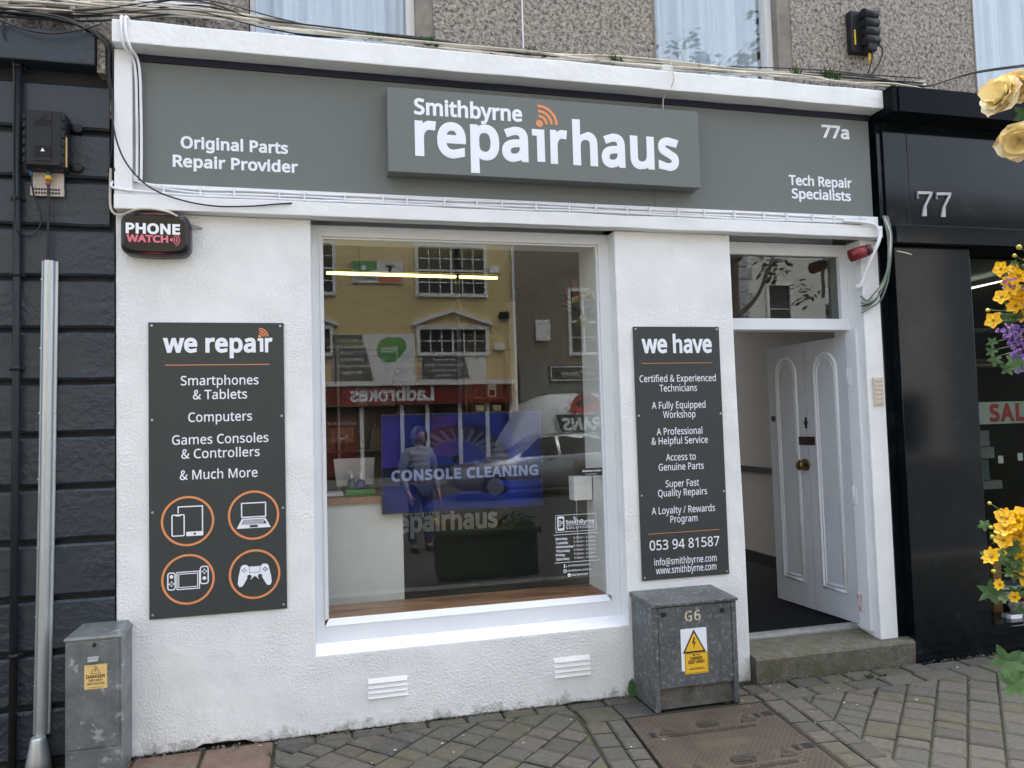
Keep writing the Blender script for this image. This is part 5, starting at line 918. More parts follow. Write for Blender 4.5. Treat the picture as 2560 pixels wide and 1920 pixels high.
# weeds in the debris on top of the band
def tuft(name, x, y, z, s, label, group, nb=26, seed=0, spread=.9, mats=('leaf', 'leaf2')):
    rnd = random.Random(seed); mb = MB()
    for k in range(nb):
        mb.mi = rnd.randint(0, 1); a = rnd.uniform(0, 6.28); h = s*rnd.uniform(.45, 1.1); d = h*rnd.uniform(.2, spread); w = s*.045; px, py = math.cos(a), math.sin(a)
        b0 = Vector((x+px*s*.1+rnd.uniform(-s, s)*.25, y+rnd.uniform(-.01, .01), z)); tip = b0+Vector((px*d, py*d*.5, h)); mid = (b0+tip)/2+Vector((0, 0, h*.18)); q = Vector((-py, px, 0))*w
        mb.add([b0-q*.6, b0+q*.6, mid+q*1.5, tip, mid-q*1.5], [(0, 1, 2, 3, 4)])
    return tag(mb.build(name, list(mats)), label, 'weed', group)
for i, (x, z, s) in enumerate(((.30, 3.70, .05), (.36, 3.70, .045), (.62, 3.70, .06), (.67, 3.695, .04), (1.20, 3.70, .055), (1.30, 3.69, .04), (1.73, 3.70, .05), (1.77, 3.70, .035), (2.96, 3.72, .07), (3.19, 3.73, .075), (3.26, 3.73, .06))):
    tuft('weed_tuft', x, -.085, z, s, 'small green weed tuft growing among the cables on top of the band', 'weeds among the cables on top of the band', seed=i)
mb = MB(); rnd = random.Random(4)
for k in range(260):
    x = rnd.uniform(-1, 3.56); s = rnd.uniform(.004, .014); z = 3.664+rnd.uniform(0, .012); y = rnd.uniform(-.115, .04); a = rnd.uniform(0, 3); c, d = math.cos(a)*s, math.sin(a)*s
    mb.add([(x-c, y-d, z), (x+d, y-c, z+s*.3), (x+c, y+d, z+s*.6), (x-d, y+c, z+s*.2)], [(0, 1, 2, 3)])
tag(mb.build('debris', 'moss'), 'dark dirt and dead leaves lying along the top of the white band', 'dirt', kind='stuff')
mb = MB(); rnd = random.Random(14)
for k in range(900):
    x = rnd.uniform(-.9, 2.48) if k < 650 else rnd.uniform(2.5, 4.3); y = (-.008 if x < 2.5 else -.062)-abs(rnd.gauss(0, .020)); s = rnd.uniform(.002, .008)*(1.6 if rnd.random() < .08 else 1); a = rnd.uniform(0, 3); c, d = math.cos(a)*s, math.sin(a)*s; z = rnd.uniform(-.006, .004)
    if 1.74 < x < 2.25: continue
    mb.mi = rnd.choice((0, 0, 0, 1)); mb.add([(x-c, y-d, z), (x+d, y-c, z+s*.5), (x+c, y+d, z+s), (x-d, y+c, z+s*.4)], [(0, 1, 2, 3)])
tag(mb.build('grit', ['moss', pm('dry_grit', (.12, .10, .075), .9)]), 'dark grit and dry debris gathered where the paving meets the wall', 'grit', kind='stuff')
# pavement litter and weeds
mb = MB(); rnd = random.Random(11)
for k in range(75):
    x = rnd.uniform(-.9, 5); y = -abs(rnd.gauss(0, .5))-.03; s = rnd.uniform(.0025, .008); a = rnd.uniform(0, 3); c, d = math.cos(a)*s, math.sin(a)*s*.7
    mb.mi = rnd.choice((0, 0, 1)); mb.add([(x-c, y-d, .004), (x+d, y-c, .005), (x+c*1.4, y+d, .004), (x-d, y+c, .006)], [(0, 1, 2, 3)])
tag(mb.build('pavement_litter', [pm('dull_chip', (.42, .42, .40), .8), pm('dry_petal', (.42, .36, .22), .8)]), 'tiny pale petals and chips scattered over the paving', 'litter', kind='stuff')
for i, (x, y, s) in enumerate(((3.18, -.19, .045), (3.28, -.20, .035), (2.95, -.22, .02), (2.72, -.26, .02), (3.05, -.40, .025), (1.78, -.25, .02), (2.18, -.28, .022), (.95, -.12, .015), (.30, -.11, .015), (-.25, -.20, .03), (.62, -.62, .02), (1.05, -.52, .02))):
    tuft('paving_weed', x, y, -.012, s, 'tiny green weed growing in a joint of the paving', 'weeds in the paving joints', nb=16, seed=40+i, spread=1.3)
mb = MB(); mb.add([(1.700, -.055, .002), (1.735, -.05, .012), (1.742, -.045, .07), (1.722, -.03, .105), (1.700, -.03, .085), (1.688, -.04, .04)], [(0, 1, 2, 3, 4, 5)]); mb.add([(1.700, -.0555, .002), (1.722, -.031, .105), (1.726, -.031, .105), (1.704, -.0555, .002)], [(0, 1, 2, 3)])
tag(mb.build('fallen_leaf', 'leaf2'), 'single green leaf wedged between the white wall and the grey cabinet', 'leaf')

# ================================================================== DISPLAY GLASS PRINT
P = XZ(.1252)
vs_ = thing('window_sticker', (1.47, .125, .68), 'white vinyl logo and opening hours stuck low on the display window', 'window sticker')
mb = MB(); D = .0
P.rrect(mb, 1.340, .938, 1.594, 1.038, .006, .0022, D); P.rrect(mb, 1.352, .948, 1.394, 1.030, .006, .0065, D); P.rect(mb, 1.355, .948, 1.391, .960, .0003); P.rect(mb, 1.355, 1.018, 1.391, 1.029, .0003)
for u, v, r in ((1.366, 1.001, .0055), (1.381, .993, .0062), (1.367, .981, .0062)): P.arc(mb, u, v, r, .003, 0, 360, .0003)
P.text(mb, 'SmithByrne', 1.403, .984, .022, .178, bold=.03); P.rect(mb, 1.403, .975, 1.583, .9775, 0); P.text(mb, 'SOLUTIONS', 1.404, .954, .0135, .176, bold=.02, track=160)
for r in (.008, .013, .018): P.arc(mb, 1.452, 1.006, r, .0024, 0, 95, D)
P.rect(mb, 1.327, .922, 1.606, .9248, D); P.rect(mb, 1.327, .760, 1.606, .7628, D)
for i, dn_ in enumerate(('Monday', 'Tuesday', 'Wednesday', 'Thursday', 'Friday', 'Saturday')):
    P.text(mb, dn_, 1.337, .893-i*.0235, .014, bold=.035); P.text(mb, '9.30am - 6.00pm', 1.448, .895-i*.0235, .0125, .138)
P.rfill(mb, 1.383, .730, 1.401, .750, .003, D); P.text(mb, '@smithbyrnesolutions', 1.408, .736, .010, .140, bold=.02)
P.rrect(mb, 1.380, .701, 1.400, .721, .005, .003, D); P.arc(mb, 1.390, .711, .0045, .002, 0, 360, .0003); P.text(mb, '@smithbyrne_solutions', 1.405, .707, .010, .150, bold=.02)
P.rfill(mb, 1.405, .675, 1.424, .695, .003, D); P.text(mb, '053 94 81587', 1.430, .680, .011, .100, bold=.03)
mb.build('white_print', 'lett', vs_)
mb = MB(); P.text(mb, 'f', 1.389, .731, .017, bold=.10, d=.001); P.arc(mb, 1.4165, .687, .006, .003, 190, 290, .001); mb.build('cut_out_print', 'black', vs_)
ws = thing('welcome_sticker', (1.58, .125, 1.26), 'small black sticker reading we welcome callers at the right edge of the window', 'sticker')
mb = MB(); P.rect(mb, 1.510, 1.262, 1.642, 1.306, .0002); mb.build('backing', 'black', ws); mb = MB(); P.text(mb, 'We welcome A-D Callers', 1.516, 1.285, .011, .120, bold=.04, d=.001, skew=.2); P.text(mb, 'delivering signs', 1.535, 1.270, .006, .07, bold=.02, d=.001) if False else P.rect(mb, 1.535, 1.270, 1.61, 1.2715, .001); mb.build('print', 'lett', ws)
# neighbour SALE sign
P = XZ(.112); sg = thing('sale_sign', (4.8, .09, 1.49), 'pale green white sale sign with dark red letters in the black shop window', 'sign')
mb = MB(); P.rect(mb, 4.404, 1.487, 5.30, 1.640, 0); mb.build('card', pm('pale_green_card', (.33, .38, .34), .6), sg); mb = MB(); P.text(mb, 'SALE', 4.497, 1.510, .108, .40, bold=.085, track=120, d=.002); mb.build('lettering', pm('dark_red_print', (.32, .01, .02), .5), sg)

# ================================================================== SHOP INTERIOR
room = thing('shop_room', (.5, 4, .2), 'pale room behind the display window, seen through the glass', 'room')
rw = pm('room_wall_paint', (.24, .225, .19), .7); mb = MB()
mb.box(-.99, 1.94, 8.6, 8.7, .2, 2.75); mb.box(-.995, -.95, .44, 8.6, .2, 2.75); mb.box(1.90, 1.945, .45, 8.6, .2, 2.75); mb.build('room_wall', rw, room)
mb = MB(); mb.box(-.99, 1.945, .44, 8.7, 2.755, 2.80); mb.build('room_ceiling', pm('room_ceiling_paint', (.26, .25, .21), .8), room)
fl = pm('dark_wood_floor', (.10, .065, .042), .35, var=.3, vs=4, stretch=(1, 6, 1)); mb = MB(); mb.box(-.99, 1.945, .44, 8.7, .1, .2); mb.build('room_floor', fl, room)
led = em('led_tube_light', (1, .85, .25), 1.0)
for i, (a, b_, z, lab) in enumerate((((.06, .62), (1.16, .675), 2.55, 'long lit warm tube light nearer the shop window'), ((.29, 6.6), (1.05, 6.62), 2.36, 'short lit tube light further back inside the shop'))):
    t = thing('tube_light', (a[0], a[1], z), lab, 'tube light', 'tube lights in the shop')
    mb = MB(); mb.tube([(a[0], a[1], z), (b_[0], b_[1], z)], .010 if i == 0 else .024, 10); mb.build('tube', led, t)
    mb = MB(); mb.box(a[0], b_[0], a[1]-.008, a[1]+.008, z+.0125, z+.022); mb.tube([(a[0]+.2, a[1], z+.05), (a[0]+.2, a[1], 2.755)], .003, 5); mb.tube([(b_[0]-.2, a[1], z+.05), (b_[0]-.2, a[1], 2.755)], .003, 5); mb.build('housing', 'blackp', t)
tv = thing('television', (.89, .62, 1.05), 'large wall television behind the glass showing console cleaning on a blue picture', 'television')
mb = MB(); mb.box(.372, 1.412, .603, .640, 1.046, 1.664, .003); mb.build('casing', 'black', tv)
sb = em('screen_blue', (.028, .042, .22), .11)
n, l = sb.node_tree.nodes, sb.node_tree.links; tcn = n.new('ShaderNodeTexCoord'); nz = n.new('ShaderNodeTexNoise'); nz.inputs['Scale'].default_value = 3; rp = n.new('ShaderNodeValToRGB'); rp.color_ramp.elements[0].position = .35; rp.color_ramp.elements[0].color = (.002, .006, .06, 1); rp.color_ramp.elements[1].position = .7; rp.color_ramp.elements[1].color = (.012, .034, .30, 1)
l.new(tcn.outputs['Object'], nz.inputs['Vector']); l.new(nz.outputs['Fac'], rp.inputs[0]); l.new(rp.outputs[0], n['Principled BSDF'].inputs['Emission Color'])
sdk = em('screen_dark', (.003, .004, .012), .3); sli = em('screen_light_blue', (.06, .085, .17), .10); stx = em('screen_text', (.24, .29, .52), .14); smd = em('screen_mid_blue', (.012, .028, .17), .12)
P = XZ(.6025); mb = MB(); mb.mi = 0; P.rect(mb, .380, 1.054, 1.404, 1.656, 0)
mb.mi = 1; cu_, cz_ = .85, 1.36; P.disc(mb, cu_, cz_, .335, .0006, 40, .225)
mb.mi = 2
for k in range(19):
    a = R(-20+k*13); c_, s_ = math.cos(a), math.sin(a); w_ = .008+.004*(k % 3)
    p0, p1 = Vector((cu_+.02+.15*c_, cz_+.02+.10*s_)), Vector((cu_+.315*c_, cz_+.205*s_)); q = Vector((-(p1-p0).y, (p1-p0).x)).normalized()*w_; P.poly(mb, [p0-q*.6, p1-q, p1+q*.6, p0+q], .0010)
mb.mi = 3; P.disc(mb, cu_-.01, cz_+.0, .185, .0014, 40, .135); mb.mi = 2; P.arc(mb, cu_-.01, cz_, .183, .010, 20, 150, .0018, rv=.133); P.arc(mb, cu_-.01, cz_, .12, .006, 190, 330, .0018, rv=.08)
mb.mi = 1; P.disc(mb, cu_+.0, cz_+.01, .035, .0018, rv=.026); P.disc(mb, cu_+.03, 1.165, .30, .0016, 36, .06)
mb.mi = 1; P.rect(mb, .382, 1.222, 1.402, 1.335, .0022); mb.mi = 4; P.text(mb, 'CONSOLE CLEANING', .432, 1.250, .060, .950, bold=.07, track=60, d=.0028)
mb.mi = 3; P.poly(mb, [(.60, 1.06), (1.20, 1.06), (1.12, 1.13), (.95, 1.17), (.75, 1.14)], .0020)
mb.build('screen', [sb, sdk, sli, smd, stx], tv)
mb = MB(); mb.box(.80, .98, .64, .70, 1.25, 1.45); mb.tube([(.89, .67, 1.45), (.89, .67, 2.755)], .02, 10); mb.build('ceiling_mount', 'black', tv)
ct = thing('counter', (0, .8, .56), 'white fronted counter with a chipboard edged top behind the window', 'counter')
mb = MB(); mb.box(-.94, .504, .66, 1.20, .2, 1.115); mb.build('front_panel', pm('counter_white', (.66, .67, .65), .6, var=.05), ct)
mb = MB(); mb.box(-.94, .80, .64, 1.24, 1.116, 1.157); mb.build('worktop', pm('chipboard', (.34, .20, .12), .7, var=.35, vs=90), ct)
for i, (x, y, r, lab) in enumerate(((.201, .88, .028, 'blue pump bottle with a white cap on the counter, left one'), (.257, .84, .032, 'darker blue pump bottle with a white cap on the counter, right one'))):
    t = thing('pump_bottle', (x, y, 1.158), lab, 'bottle', 'pump bottles on the counter')
    mb = MB(); mb.lathe([(r, 0), (r, .075), (r*.7, .09), (.012, .095)], (x, y, 1.158), 16); mb.build('bottle', pm('blue_bottle%d' % i, ((.01, .12, .16), (.02, .04, .16))[i], .2), t)
    mb = MB(); mb.lathe([(.013, .095), (.013, .115), (.006, .12), (.006, .14)], (x, y, 1.158), 12); mb.box(x-.02, x+.006, y-.006, y+.006, 1.293, 1.305); mb.build('pump_cap', 'lett', t)
mb = MB(); mb.box(.155, .345, .76, .82, 1.158, 1.194, .008); tag(mb.build('green_pack', pm('green_wrapper', (.06, .30, .04), .35, var=.2, vs=30)), 'bright green packet lying on the counter edge', 'packet')
t = thing('monitor', (.30, 1.1, 1.158), 'white backed computer monitor standing on the counter', 'monitor')
mb = MB(); mb.hexa([(.11, .99, 1.205), (.35, 1.04, 1.205), (.35, 1.07, 1.205), (.11, 1.02, 1.205), (.09, .95, 1.385), (.36, 1.01, 1.385), (.36, 1.04, 1.385), (.09, .98, 1.385)]); mb.build('housing', 'cream', t); mb = MB(); mb.box(.20, .26, 1.02, 1.09, 1.158, 1.245); mb.box(.14, .32, .97, 1.11, 1.158, 1.170); mb.build('stand', 'blackp', t)
mb = MB(); mb.box(-.10, .145, .78, .96, 1.158, 1.180, .003); tag(mb.build('paper_stack', 'cream'), 'low stack of papers on the left of the counter', 'papers')
mb = MB(); mb.box(-.35, .02, 1.30, 1.32, 1.36, 1.58); mb.box(-.2, -.1, 1.32, 1.4, 1.17, 1.4); tag(mb.build('screen_back', 'blackp'), 'dark screen at the far left behind the counter', 'screen')
dk = thing('reception_desk', (1.1, 1.7, .2), 'charcoal reception desk with the shop name across its front', 'desk')
mb = MB(); mb.box(.45, 1.655, 1.605, 1.64, .205, .985); mb.box(.40, 1.70, 1.58, 2.15, .986, 1.02); mb.build('front_panel', pm('desk_charcoal', (.022, .034, .032), .45, var=.1), dk)
P = XZ(1.6045); mb = MB(); P.text(mb, 'repairhaus', 1.332, .797, .137, .84, 'r', .07, track=26); P.text(mb, 'Smithbyrne', .868, .918, .050, .33, 'r', .05); mb.build('lettering', pm('grey_vinyl', (.62, .63, .62), .5, var=0), dk)
mb = MB(); wifi(P, mb, .93, .93, .05); mb.build('signal_symbol', 'orange', dk)
tn = pm('tan_panel', (.20, .17, .115), .6); wn = pm('crate_wood', (.22, .15, .07), .6, var=.2)
ds = thing('display_tower', (1.45, 2.6, .2), 'tan display tower with small wooden shelf boxes right of the television', 'display stand')
mb = MB(); mb.box(1.270, 1.62, 2.50, 2.56, .2, 2.40); mb.build('back_panel', tn, ds)
mb = MB(); mb.box(1.29, 1.60, 2.30, 2.499, 1.81, 1.825); mb.box(1.29, 1.60, 2.30, 2.499, 1.69, 1.70); mb.box(1.29, 1.30, 2.3, 2.499, 1.7, 1.81); mb.box(1.44, 1.45, 2.3, 2.499, 1.7, 1.81); mb.box(1.59, 1.60, 2.3, 2.499, 1.7, 1.81); mb.build('shelf_box', wn, ds)
for i, (x, c, nm) in enumerate(((1.32, 'red', 'small red and white boxed gadget on the display tower'), (1.44, 'cream', 'small white boxed gadget on the display tower'), (1.33, 'cream', 'white bin in the left opening of the display tower'), (1.48, 'cream', 'white bin in the right opening of the display tower'))):
    z = 1.826 if i < 2 else 1.701
    mb = MB(); mb.box(x, x+.075, 2.32, 2.40, z, z+(.11 if i < 2 else .05), .002); mb.mi = 1; mb.box(x+.015, x+.06, 2.316, 2.319, z+.01, z+(.06 if i < 2 else .03)); tag(mb.build('boxed_gadget' if i < 2 else 'storage_bin', [c, 'blackp' if i < 2 else 'lett']), nm, 'box')
sh = thing('wall_shelving', (.3, 3, .2), 'pale shelving with headphones on the left inside the shop', 'shelving')
mb = MB()
for x in (-.35, .17, .715): mb.box(x, x+.02, 3.0, 3.3, .2, 2.35)
mb.build('upright', 'cream', sh)
for z in (1.795, 1.38, .98, 2.3):
    mb = MB(); mb.box(-.33, .715, 2.98, 3.3, z-.012, z); mb.build('shelf', pm('shelf_board%d' % int(z*100), (.48, .38, .30), .6), sh)
mb = MB(); mb.box(-.34, .72, 3.301, 3.32, .2, 2.35); mb.build('back_board', pm('slat_wall', (.30, .27, .22), .7), sh)
for i, (x, c) in enumerate(((.215, (.5, .12, .12)), (.345, (.45, .40, .38)), (.475, (.42, .14, .12)), (.585, (.50, .50, .50)))):
    t = thing('headphone_pack', (x+.05, 3.08, 1.795), ('red edged headphone pack, first from the left on the shelf', 'grey headphone pack, second from the left on the shelf', 'brick red headphone pack, third from the left on the shelf', 'white headphone pack at the right end of the shelf')[i], 'headphones', 'headphone packs on the shelf')
    mb = MB(); mb.box(x, x+.10, 3.05, 3.10, 1.796, 1.96, .002); mb.build('pack', pm('pack%d' % i, c, .5), t)
    mb = MB(); Pk = XZ(3.049); Pk.arc(mb, x+.05, 1.875, .030, .007, 0, 180, .001); Pk.disc(mb, x+.022, 1.86, .013, .001, rv=.02); Pk.disc(mb, x+.078, 1.86, .013, .001, rv=.02); mb.build('headphones', 'black', t)
for i, (x, z, w_, h_, c) in enumerate(((.02, 1.39, .12, .2, (.35, .30, .22)), (.22, 1.385, .16, .14, (.30, .22, .13)), (.46, 1.385, .14, .18, (.42, .38, .30)), (-.2, 1.385, .18, .22, (.30, .05, .05)), (.25, .985, .2, .2, (.05, .08, .22)), (.52, .985, .16, .16, (.30, .24, .16)))):
    mb = MB(); mb.hexa([(x, 3.04, z), (x+w_, 3.04, z), (x+w_, 3.2, z), (x, 3.2, z), (x+.02, 3.06, z+h_), (x+w_-.02, 3.06, z+h_), (x+w_-.02, 3.16, z+h_), (x+.02, 3.16, z+h_)]); mb.tube(smoothpath([(x+w_*.3, 3.1, z+h_), (x+w_*.4, 3.1, z+h_+.05), (x+w_*.6, 3.1, z+h_+.05), (x+w_*.7, 3.1, z+h_)], 4), .004, 5)
    tag(mb.build('carry_bag', pm('bag_cloth%d' % i, c, .8, var=.2, vs=20)), ('grey brown bag on the middle shelf', 'tan bag on the middle shelf', 'cream bag at the right of the middle shelf', 'dark red bag at the far left of the middle shelf', 'navy bag on the low shelf', 'sand coloured bag on the low shelf')[i], 'bag')
tr_ = thing('gadget_rack', (.76, 2.5, 1.1), 'dark rack of hanging accessories above the television', 'rack')
mb = MB(); mb.box(.70, .82, 2.50, 2.54, 1.2, 2.155); mb.box(.60, .90, 2.46, 2.50, 2.08, 2.155, .01); mb.build('post', 'black', tr_)
for k, (x, z, w_) in enumerate(((.62, 1.96, .14), (.80, 1.93, .13), (.66, 1.82, .2), (.64, 1.72, .12), (.80, 1.76, .14))):
    mb = MB(); mb.hexa([(x, 2.40, z), (x+w_, 2.40, z+.03), (x+w_, 2.5, z+.03), (x, 2.5, z), (x+.02, 2.38, z+.09), (x+w_-.01, 2.38, z+.11), (x+w_-.01, 2.5, z+.11), (x+.02, 2.5, z+.09)]); mb.build('hanging_tray', pm('dark_tray%d' % k, (.04, .035, .03), .6), tr_)
mb = MB(); mb.box(1.520, 1.640, .30, .40, 1.10, 1.245, .003); mb.box(1.5325, 1.5345, .298, .2995, .85, 1.2); tag(mb.build('leaflet_holder', 'cream'), 'white wall box inside the window under the black sticker', 'box')
t = thing('ceiling_sensor', (1.57, .5, 2.45), 'small dark red sensor with a dangling lead in the top right of the window', 'sensor')
mb = MB(); mb.box(1.60, 1.645, .43, .48, 2.38, 2.50, .008); mb.box(1.555, 1.585, .45, .48, 2.40, 2.46, .006); mb.tube([(1.56, .46, 2.36), (1.56, .46, 2.33)], .03, 10); mb.build('body', pm('maroon_plastic', (.07, .02, .015), .4), t)
mb = MB(); mb.tube(smoothpath([(1.57, .46, 2.40), (1.585, .45, 2.36), (1.62, .44, 2.31), (1.645, .44, 2.28), (1.63, .44, 2.27), (1.61, .45, 2.33), (1.612, .45, 2.40)]), .003, 5); mb.build('lead', 'black', t)
mb = MB(); mb.box(1.55, 1.60, 1.9, 1.95, .2, 2.6); mb.box(1.80, 1.89, 3.0, 3.1, .2, 2.3); tag(mb.build('white_post', 'cream'), 'white upright posts behind the right side of the window', 'post')

# ---- neighbour's interior
tl = thing('neighbour_tube_light', (5.6, 1, 2.7), 'lit white tube light inside the black tiled shop', 'tube light')
mb = MB(); mb.tube([(5.66, 1.9, 2.68), (5.58, .85, 2.68)], .022, 10); mb.build('tube', em('cool_tube_light', (1, .98, .90), 1.2), tl); mb = MB(); mb.box(5.50, 5.54, .85, 1.9, 2.66, 2.70); mb.build('housing', 'cream', tl)
NI = pm('pale_card', (.19, .20, .20), .6); NT = pm('teal_card', (.07, .12, .12), .6)
for i, (x0, x1, z0, z1, mt, lab) in enumerate(((5.03, 5.20, 1.30, 1.42, NI, 'grey shoe box on top of the stack behind the sale sign'), (5.05, 5.24, 1.20, 1.29, NI, 'tilted grey shoe box second in the stack behind the sale sign'), (5.08, 5.18, 1.03, 1.19, NT, 'teal box under the grey shoe boxes'), (5.07, 5.30, .955, 1.02, NI, 'flat grey box at the bottom of the stack behind the glass'), (5.275, 5.325, 1.155, 1.215, 'lett', 'left one of two white price tags behind the glass'), (5.47, 5.52, 1.17, 1.23, 'lett', 'right one of two white price tags behind the glass'))):
    mb = MB(); mb.box(x0, x1, .8, .8+(.25 if i < 4 else .004), z0, z1, .001); tag(mb.build('shoe_box' if i < 4 else 'price_tag', mt), lab, 'box' if i < 4 else 'tag')
for i, z in enumerate((1.99, 2.36, 2.08)):
    mb = MB(); mb.box(4.6, 6.9, 1.6+.3*i, 1.75+.3*i, z, z+.03); tag(mb.build('wall_rail', NI), ('lower pale rail on the back wall of the black shop', 'upper pale rail on the back wall of the black shop', 'middle pale rail on the back wall of the black shop')[i], 'rail')
mb = MB(); mb.hexa([(4.565, .235, .166), (4.640, .235, .166), (4.640, .275, .166), (4.565, .275, .166), (4.578, .235, .55), (4.650, .235, .55), (4.650, .275, .55), (4.578, .275, .55)]); tag(mb.build('pine_stand', 'wood', bevel=.003), 'bare pine upright standing among the shoes', 'stand')
def shoe(x, y, z, s, rot, c, lab, tongue=True):
    t = thing('shoe', (x, y, z), lab, 'shoe', 'shoes in the black shop window'); t.rotation_euler = (0, 0, rot)
    mb = MB(); mb.smooth = True; N = 12; vs = []; fs = []
    for i in range(N+1):
        u = i/N; w_ = .045*math.sin(math.pi*min(1, max(.06, .10+u*.84)))**.5*s; h_ = (.085-.05*max(0, (u-.35)/.65)**.8+.012*math.sin(u*9))*s; h_ *= (1 if u > .03 else .8)*(1 if u < .97 else .6); xx_ = (u-.5)*.29*s
        for a in range(9): th = math.pi*a/8; vs.append((xx_, -w_*math.cos(th), .018*s+h_*math.sin(th)**.7))
        if i: o = 9*(i-1); fs += [(o+k, o+k+1, o+10+k, o+9+k) for k in range(8)]
    mb.add(vs, fs); mb.build('upper', pm('shoe_%s' % lab[:9].replace(' ', '_'), c, .5), t, local=True)
    mb = MB(); P_ = [((i/16-.5)*.31*s, .052*s*max(.25, math.sin(math.pi*min(1, .12+.8*i/16))**.5)) for i in range(17)]; poly = [(a, -b_) for a, b_ in P_]+[(a, b_) for a, b_ in P_[::-1]]
    n_ = len(poly); mb.add([(a, b_, 0) for a, b_ in poly]+[(a, b_, .024*s) for a, b_ in poly], [tuple(range(n_))[::-1], tuple(range(n_, 2*n_))]+[(i, (i+1) % n_, n_+(i+1) % n_, n_+i) for i in range(n_)]); mb.build('sole', 'lett', t, local=True)
    if tongue: mb = MB(); mb.box(.02*s, .075*s, -.02*s, .02*s, .072*s, .078*s); mb.build('price_card', 'lett', t, local=True)
shoe(4.68, .12, .166, 1.05, R(8), (.02, .02, .022), 'black shoe with a white sole in front of the pine stand'); shoe(4.86, .24, .17, .95, R(35), (.35, .02, .04), 'red shoe with a white card behind the black shoe')
shoe(4.72, .36, .20, .95, R(-5), (.42, .42, .38), 'pale grey shoe beside the pine stand', False); shoe(4.88, .48, .26, .95, R(-12), (.02, .035, .06), 'navy shoe with a white sole at the back', False); shoe(4.90, .60, .36, .8, R(20), (.30, .08, .18), 'purple shoe at the very back of the display', False)
mb = MB(); mb.box(4.45, 6.5, .42, .75, .166, .25, .004); mb.box(4.45, 6.5, .56, .75, .251, .35, .004); tag(mb.build('display_step', 'blackp'), 'low black stepped stand carrying the shoes at the back', 'stand')

# ================================================================== FAR SIDE OF THE STREET (mirrored in the glass)
FY = -19.76
def flatbuilding(name, x0, x1, h, wallm, label, openings, depth=8):
    b_ = thing(name, ((x0+x1)/2, FY, 0), label, 'building')
    mb = MB(); xs_ = sorted({x0, x1, *[o[0] for o in openings], *[o[1] for o in openings]}); zs_ = sorted({-.05, h, *[o[2] for o in openings], *[o[3] for o in openings]})
    for i in range(len(xs_)-1):
        for j in range(len(zs_)-1):
            cx, cz = (xs_[i]+xs_[i+1])/2, (zs_[j]+zs_[j+1])/2
            if any(o[0] < cx < o[1] and o[2] < cz < o[3] for o in openings): continue
            mb.quad((xs_[i+1], FY, zs_[j]), (xs_[i], FY, zs_[j]), (xs_[i], FY, zs_[j+1]), (xs_[i+1], FY, zs_[j+1]))
    mb.quad((x0, FY, -.05), (x0, FY-depth, -.05), (x0, FY-depth, h), (x0, FY, h)); mb.quad((x1, FY-depth, -.05), (x1, FY, -.05), (x1, FY, h), (x1, FY-depth, h))
    mb.build('wall', wallm, b_)
    mb = MB(); ry = FY-depth/2; mb.add([(x0-.2, FY+.3, h), (x1+.2, FY+.3, h), (x1+.2, ry, h+2.2), (x0-.2, ry, h+2.2), (x0-.2, FY-depth, h), (x1+.2, FY-depth, h)], [(0, 1, 2, 3), (3, 2, 5, 4), (0, 3, 4), (1, 5, 2)]); mb.build('roof', pm('slate_'+name, (.09, .09, .10), .8, var=.2), b_)
    return b_
fglass = pm('far_window_glass', (.035, .04, .042), .12, var=.3, vs=.6, spec=.2)
def farwin(b_, x0, x1, z0, z1, nx, nz, fm='cream', bar=.03, split=True, out=.05):
    mb = MB(); w = .09
    mb.box(x0-w, x0+.02, FY-.05, FY+out, z0-w, z1+w); mb.box(x1-.02, x1+w, FY-.05, FY+out, z0-w, z1+w); mb.box(x0+.02, x1-.02, FY-.05, FY+out, z1-.02, z1+w); mb.box(x0-.0, x1+.0, FY-.05, FY+out+.04, z0-w, z0+.02)
    for i in range(1, nx): x = x0+(x1-x0)*i/nx; k = bar*(2.2 if split and i == nx//2 else 1); mb.box(x-k/2, x+k/2, FY-.06, FY-.02, z0+.02, z1-.02)
    for j in range(1, nz): z = z0+(z1-z0)*j/nz; k = bar*(2.2 if split and nz > 2 and j == nz//2 else 1); mb.box(x0+.02, x1-.02, FY-.062, FY-.022, z-k/2, z+k/2)
    f = mb.build('window', fm, b_); mb = MB(); mb.box(x0, x1, FY-.10, FY-.08, z0, z1); mb.build('pane', fglass, f); return f
yw = pm('yellow_render', (.66, .51, .26), .8, var=.08, vs=.8)
yops = [(3.15, 5.33, 5.82, 7.38), (-1.9, .50, 5.82, 7.38), (3.15, 5.33, 3.92, 4.70), (-1.9, .40, 3.92, 4.70), (-7, -4.8, 5.82, 7.38), (-7, -4.8, 3.92, 4.70), (-9.5, 6.2, .0, 2.30)]
yb = flatbuilding('yellow_building', -10, 6.3, 10.2, yw, 'yellow rendered building with white small paned windows reflected in the display glass', yops)
for o in yops[:2]+yops[4:5]: farwin(yb, *o[:4], 6, 4)
for o in yops[2:4]+yops[5:6]:
    farwin(yb, *o[:4], 6, 2); mb = MB(); xm = (o[0]+o[1])/2; x0, x1, z = o[0]-.22, o[1]+.22, o[3]+.08
    for a, c in (((x0, z), (xm, z+.46)), ((xm, z+.46), (x1, z))):
        mb.hexa([(a[0], FY, a[1]), (c[0], FY, c[1]), (c[0], FY+.12, c[1]), (a[0], FY+.12, a[1]), (a[0], FY, a[1]+.11), (c[0], FY, c[1]+.11), (c[0], FY+.12, c[1]+.11), (a[0], FY+.12, a[1]+.11)])
    mb.box(x0, x1, FY, FY+.06, z-.02, z+.03); mb.build('pediment', 'cream', yb)
mb = MB(); mb.box(6.24, 6.32, FY, FY+.08, 0, 10); mb.build('downpipe', 'cream', yb)
redm = pm('red_shopfront', (.20, .016, .016), .45, var=.08, vs=1)
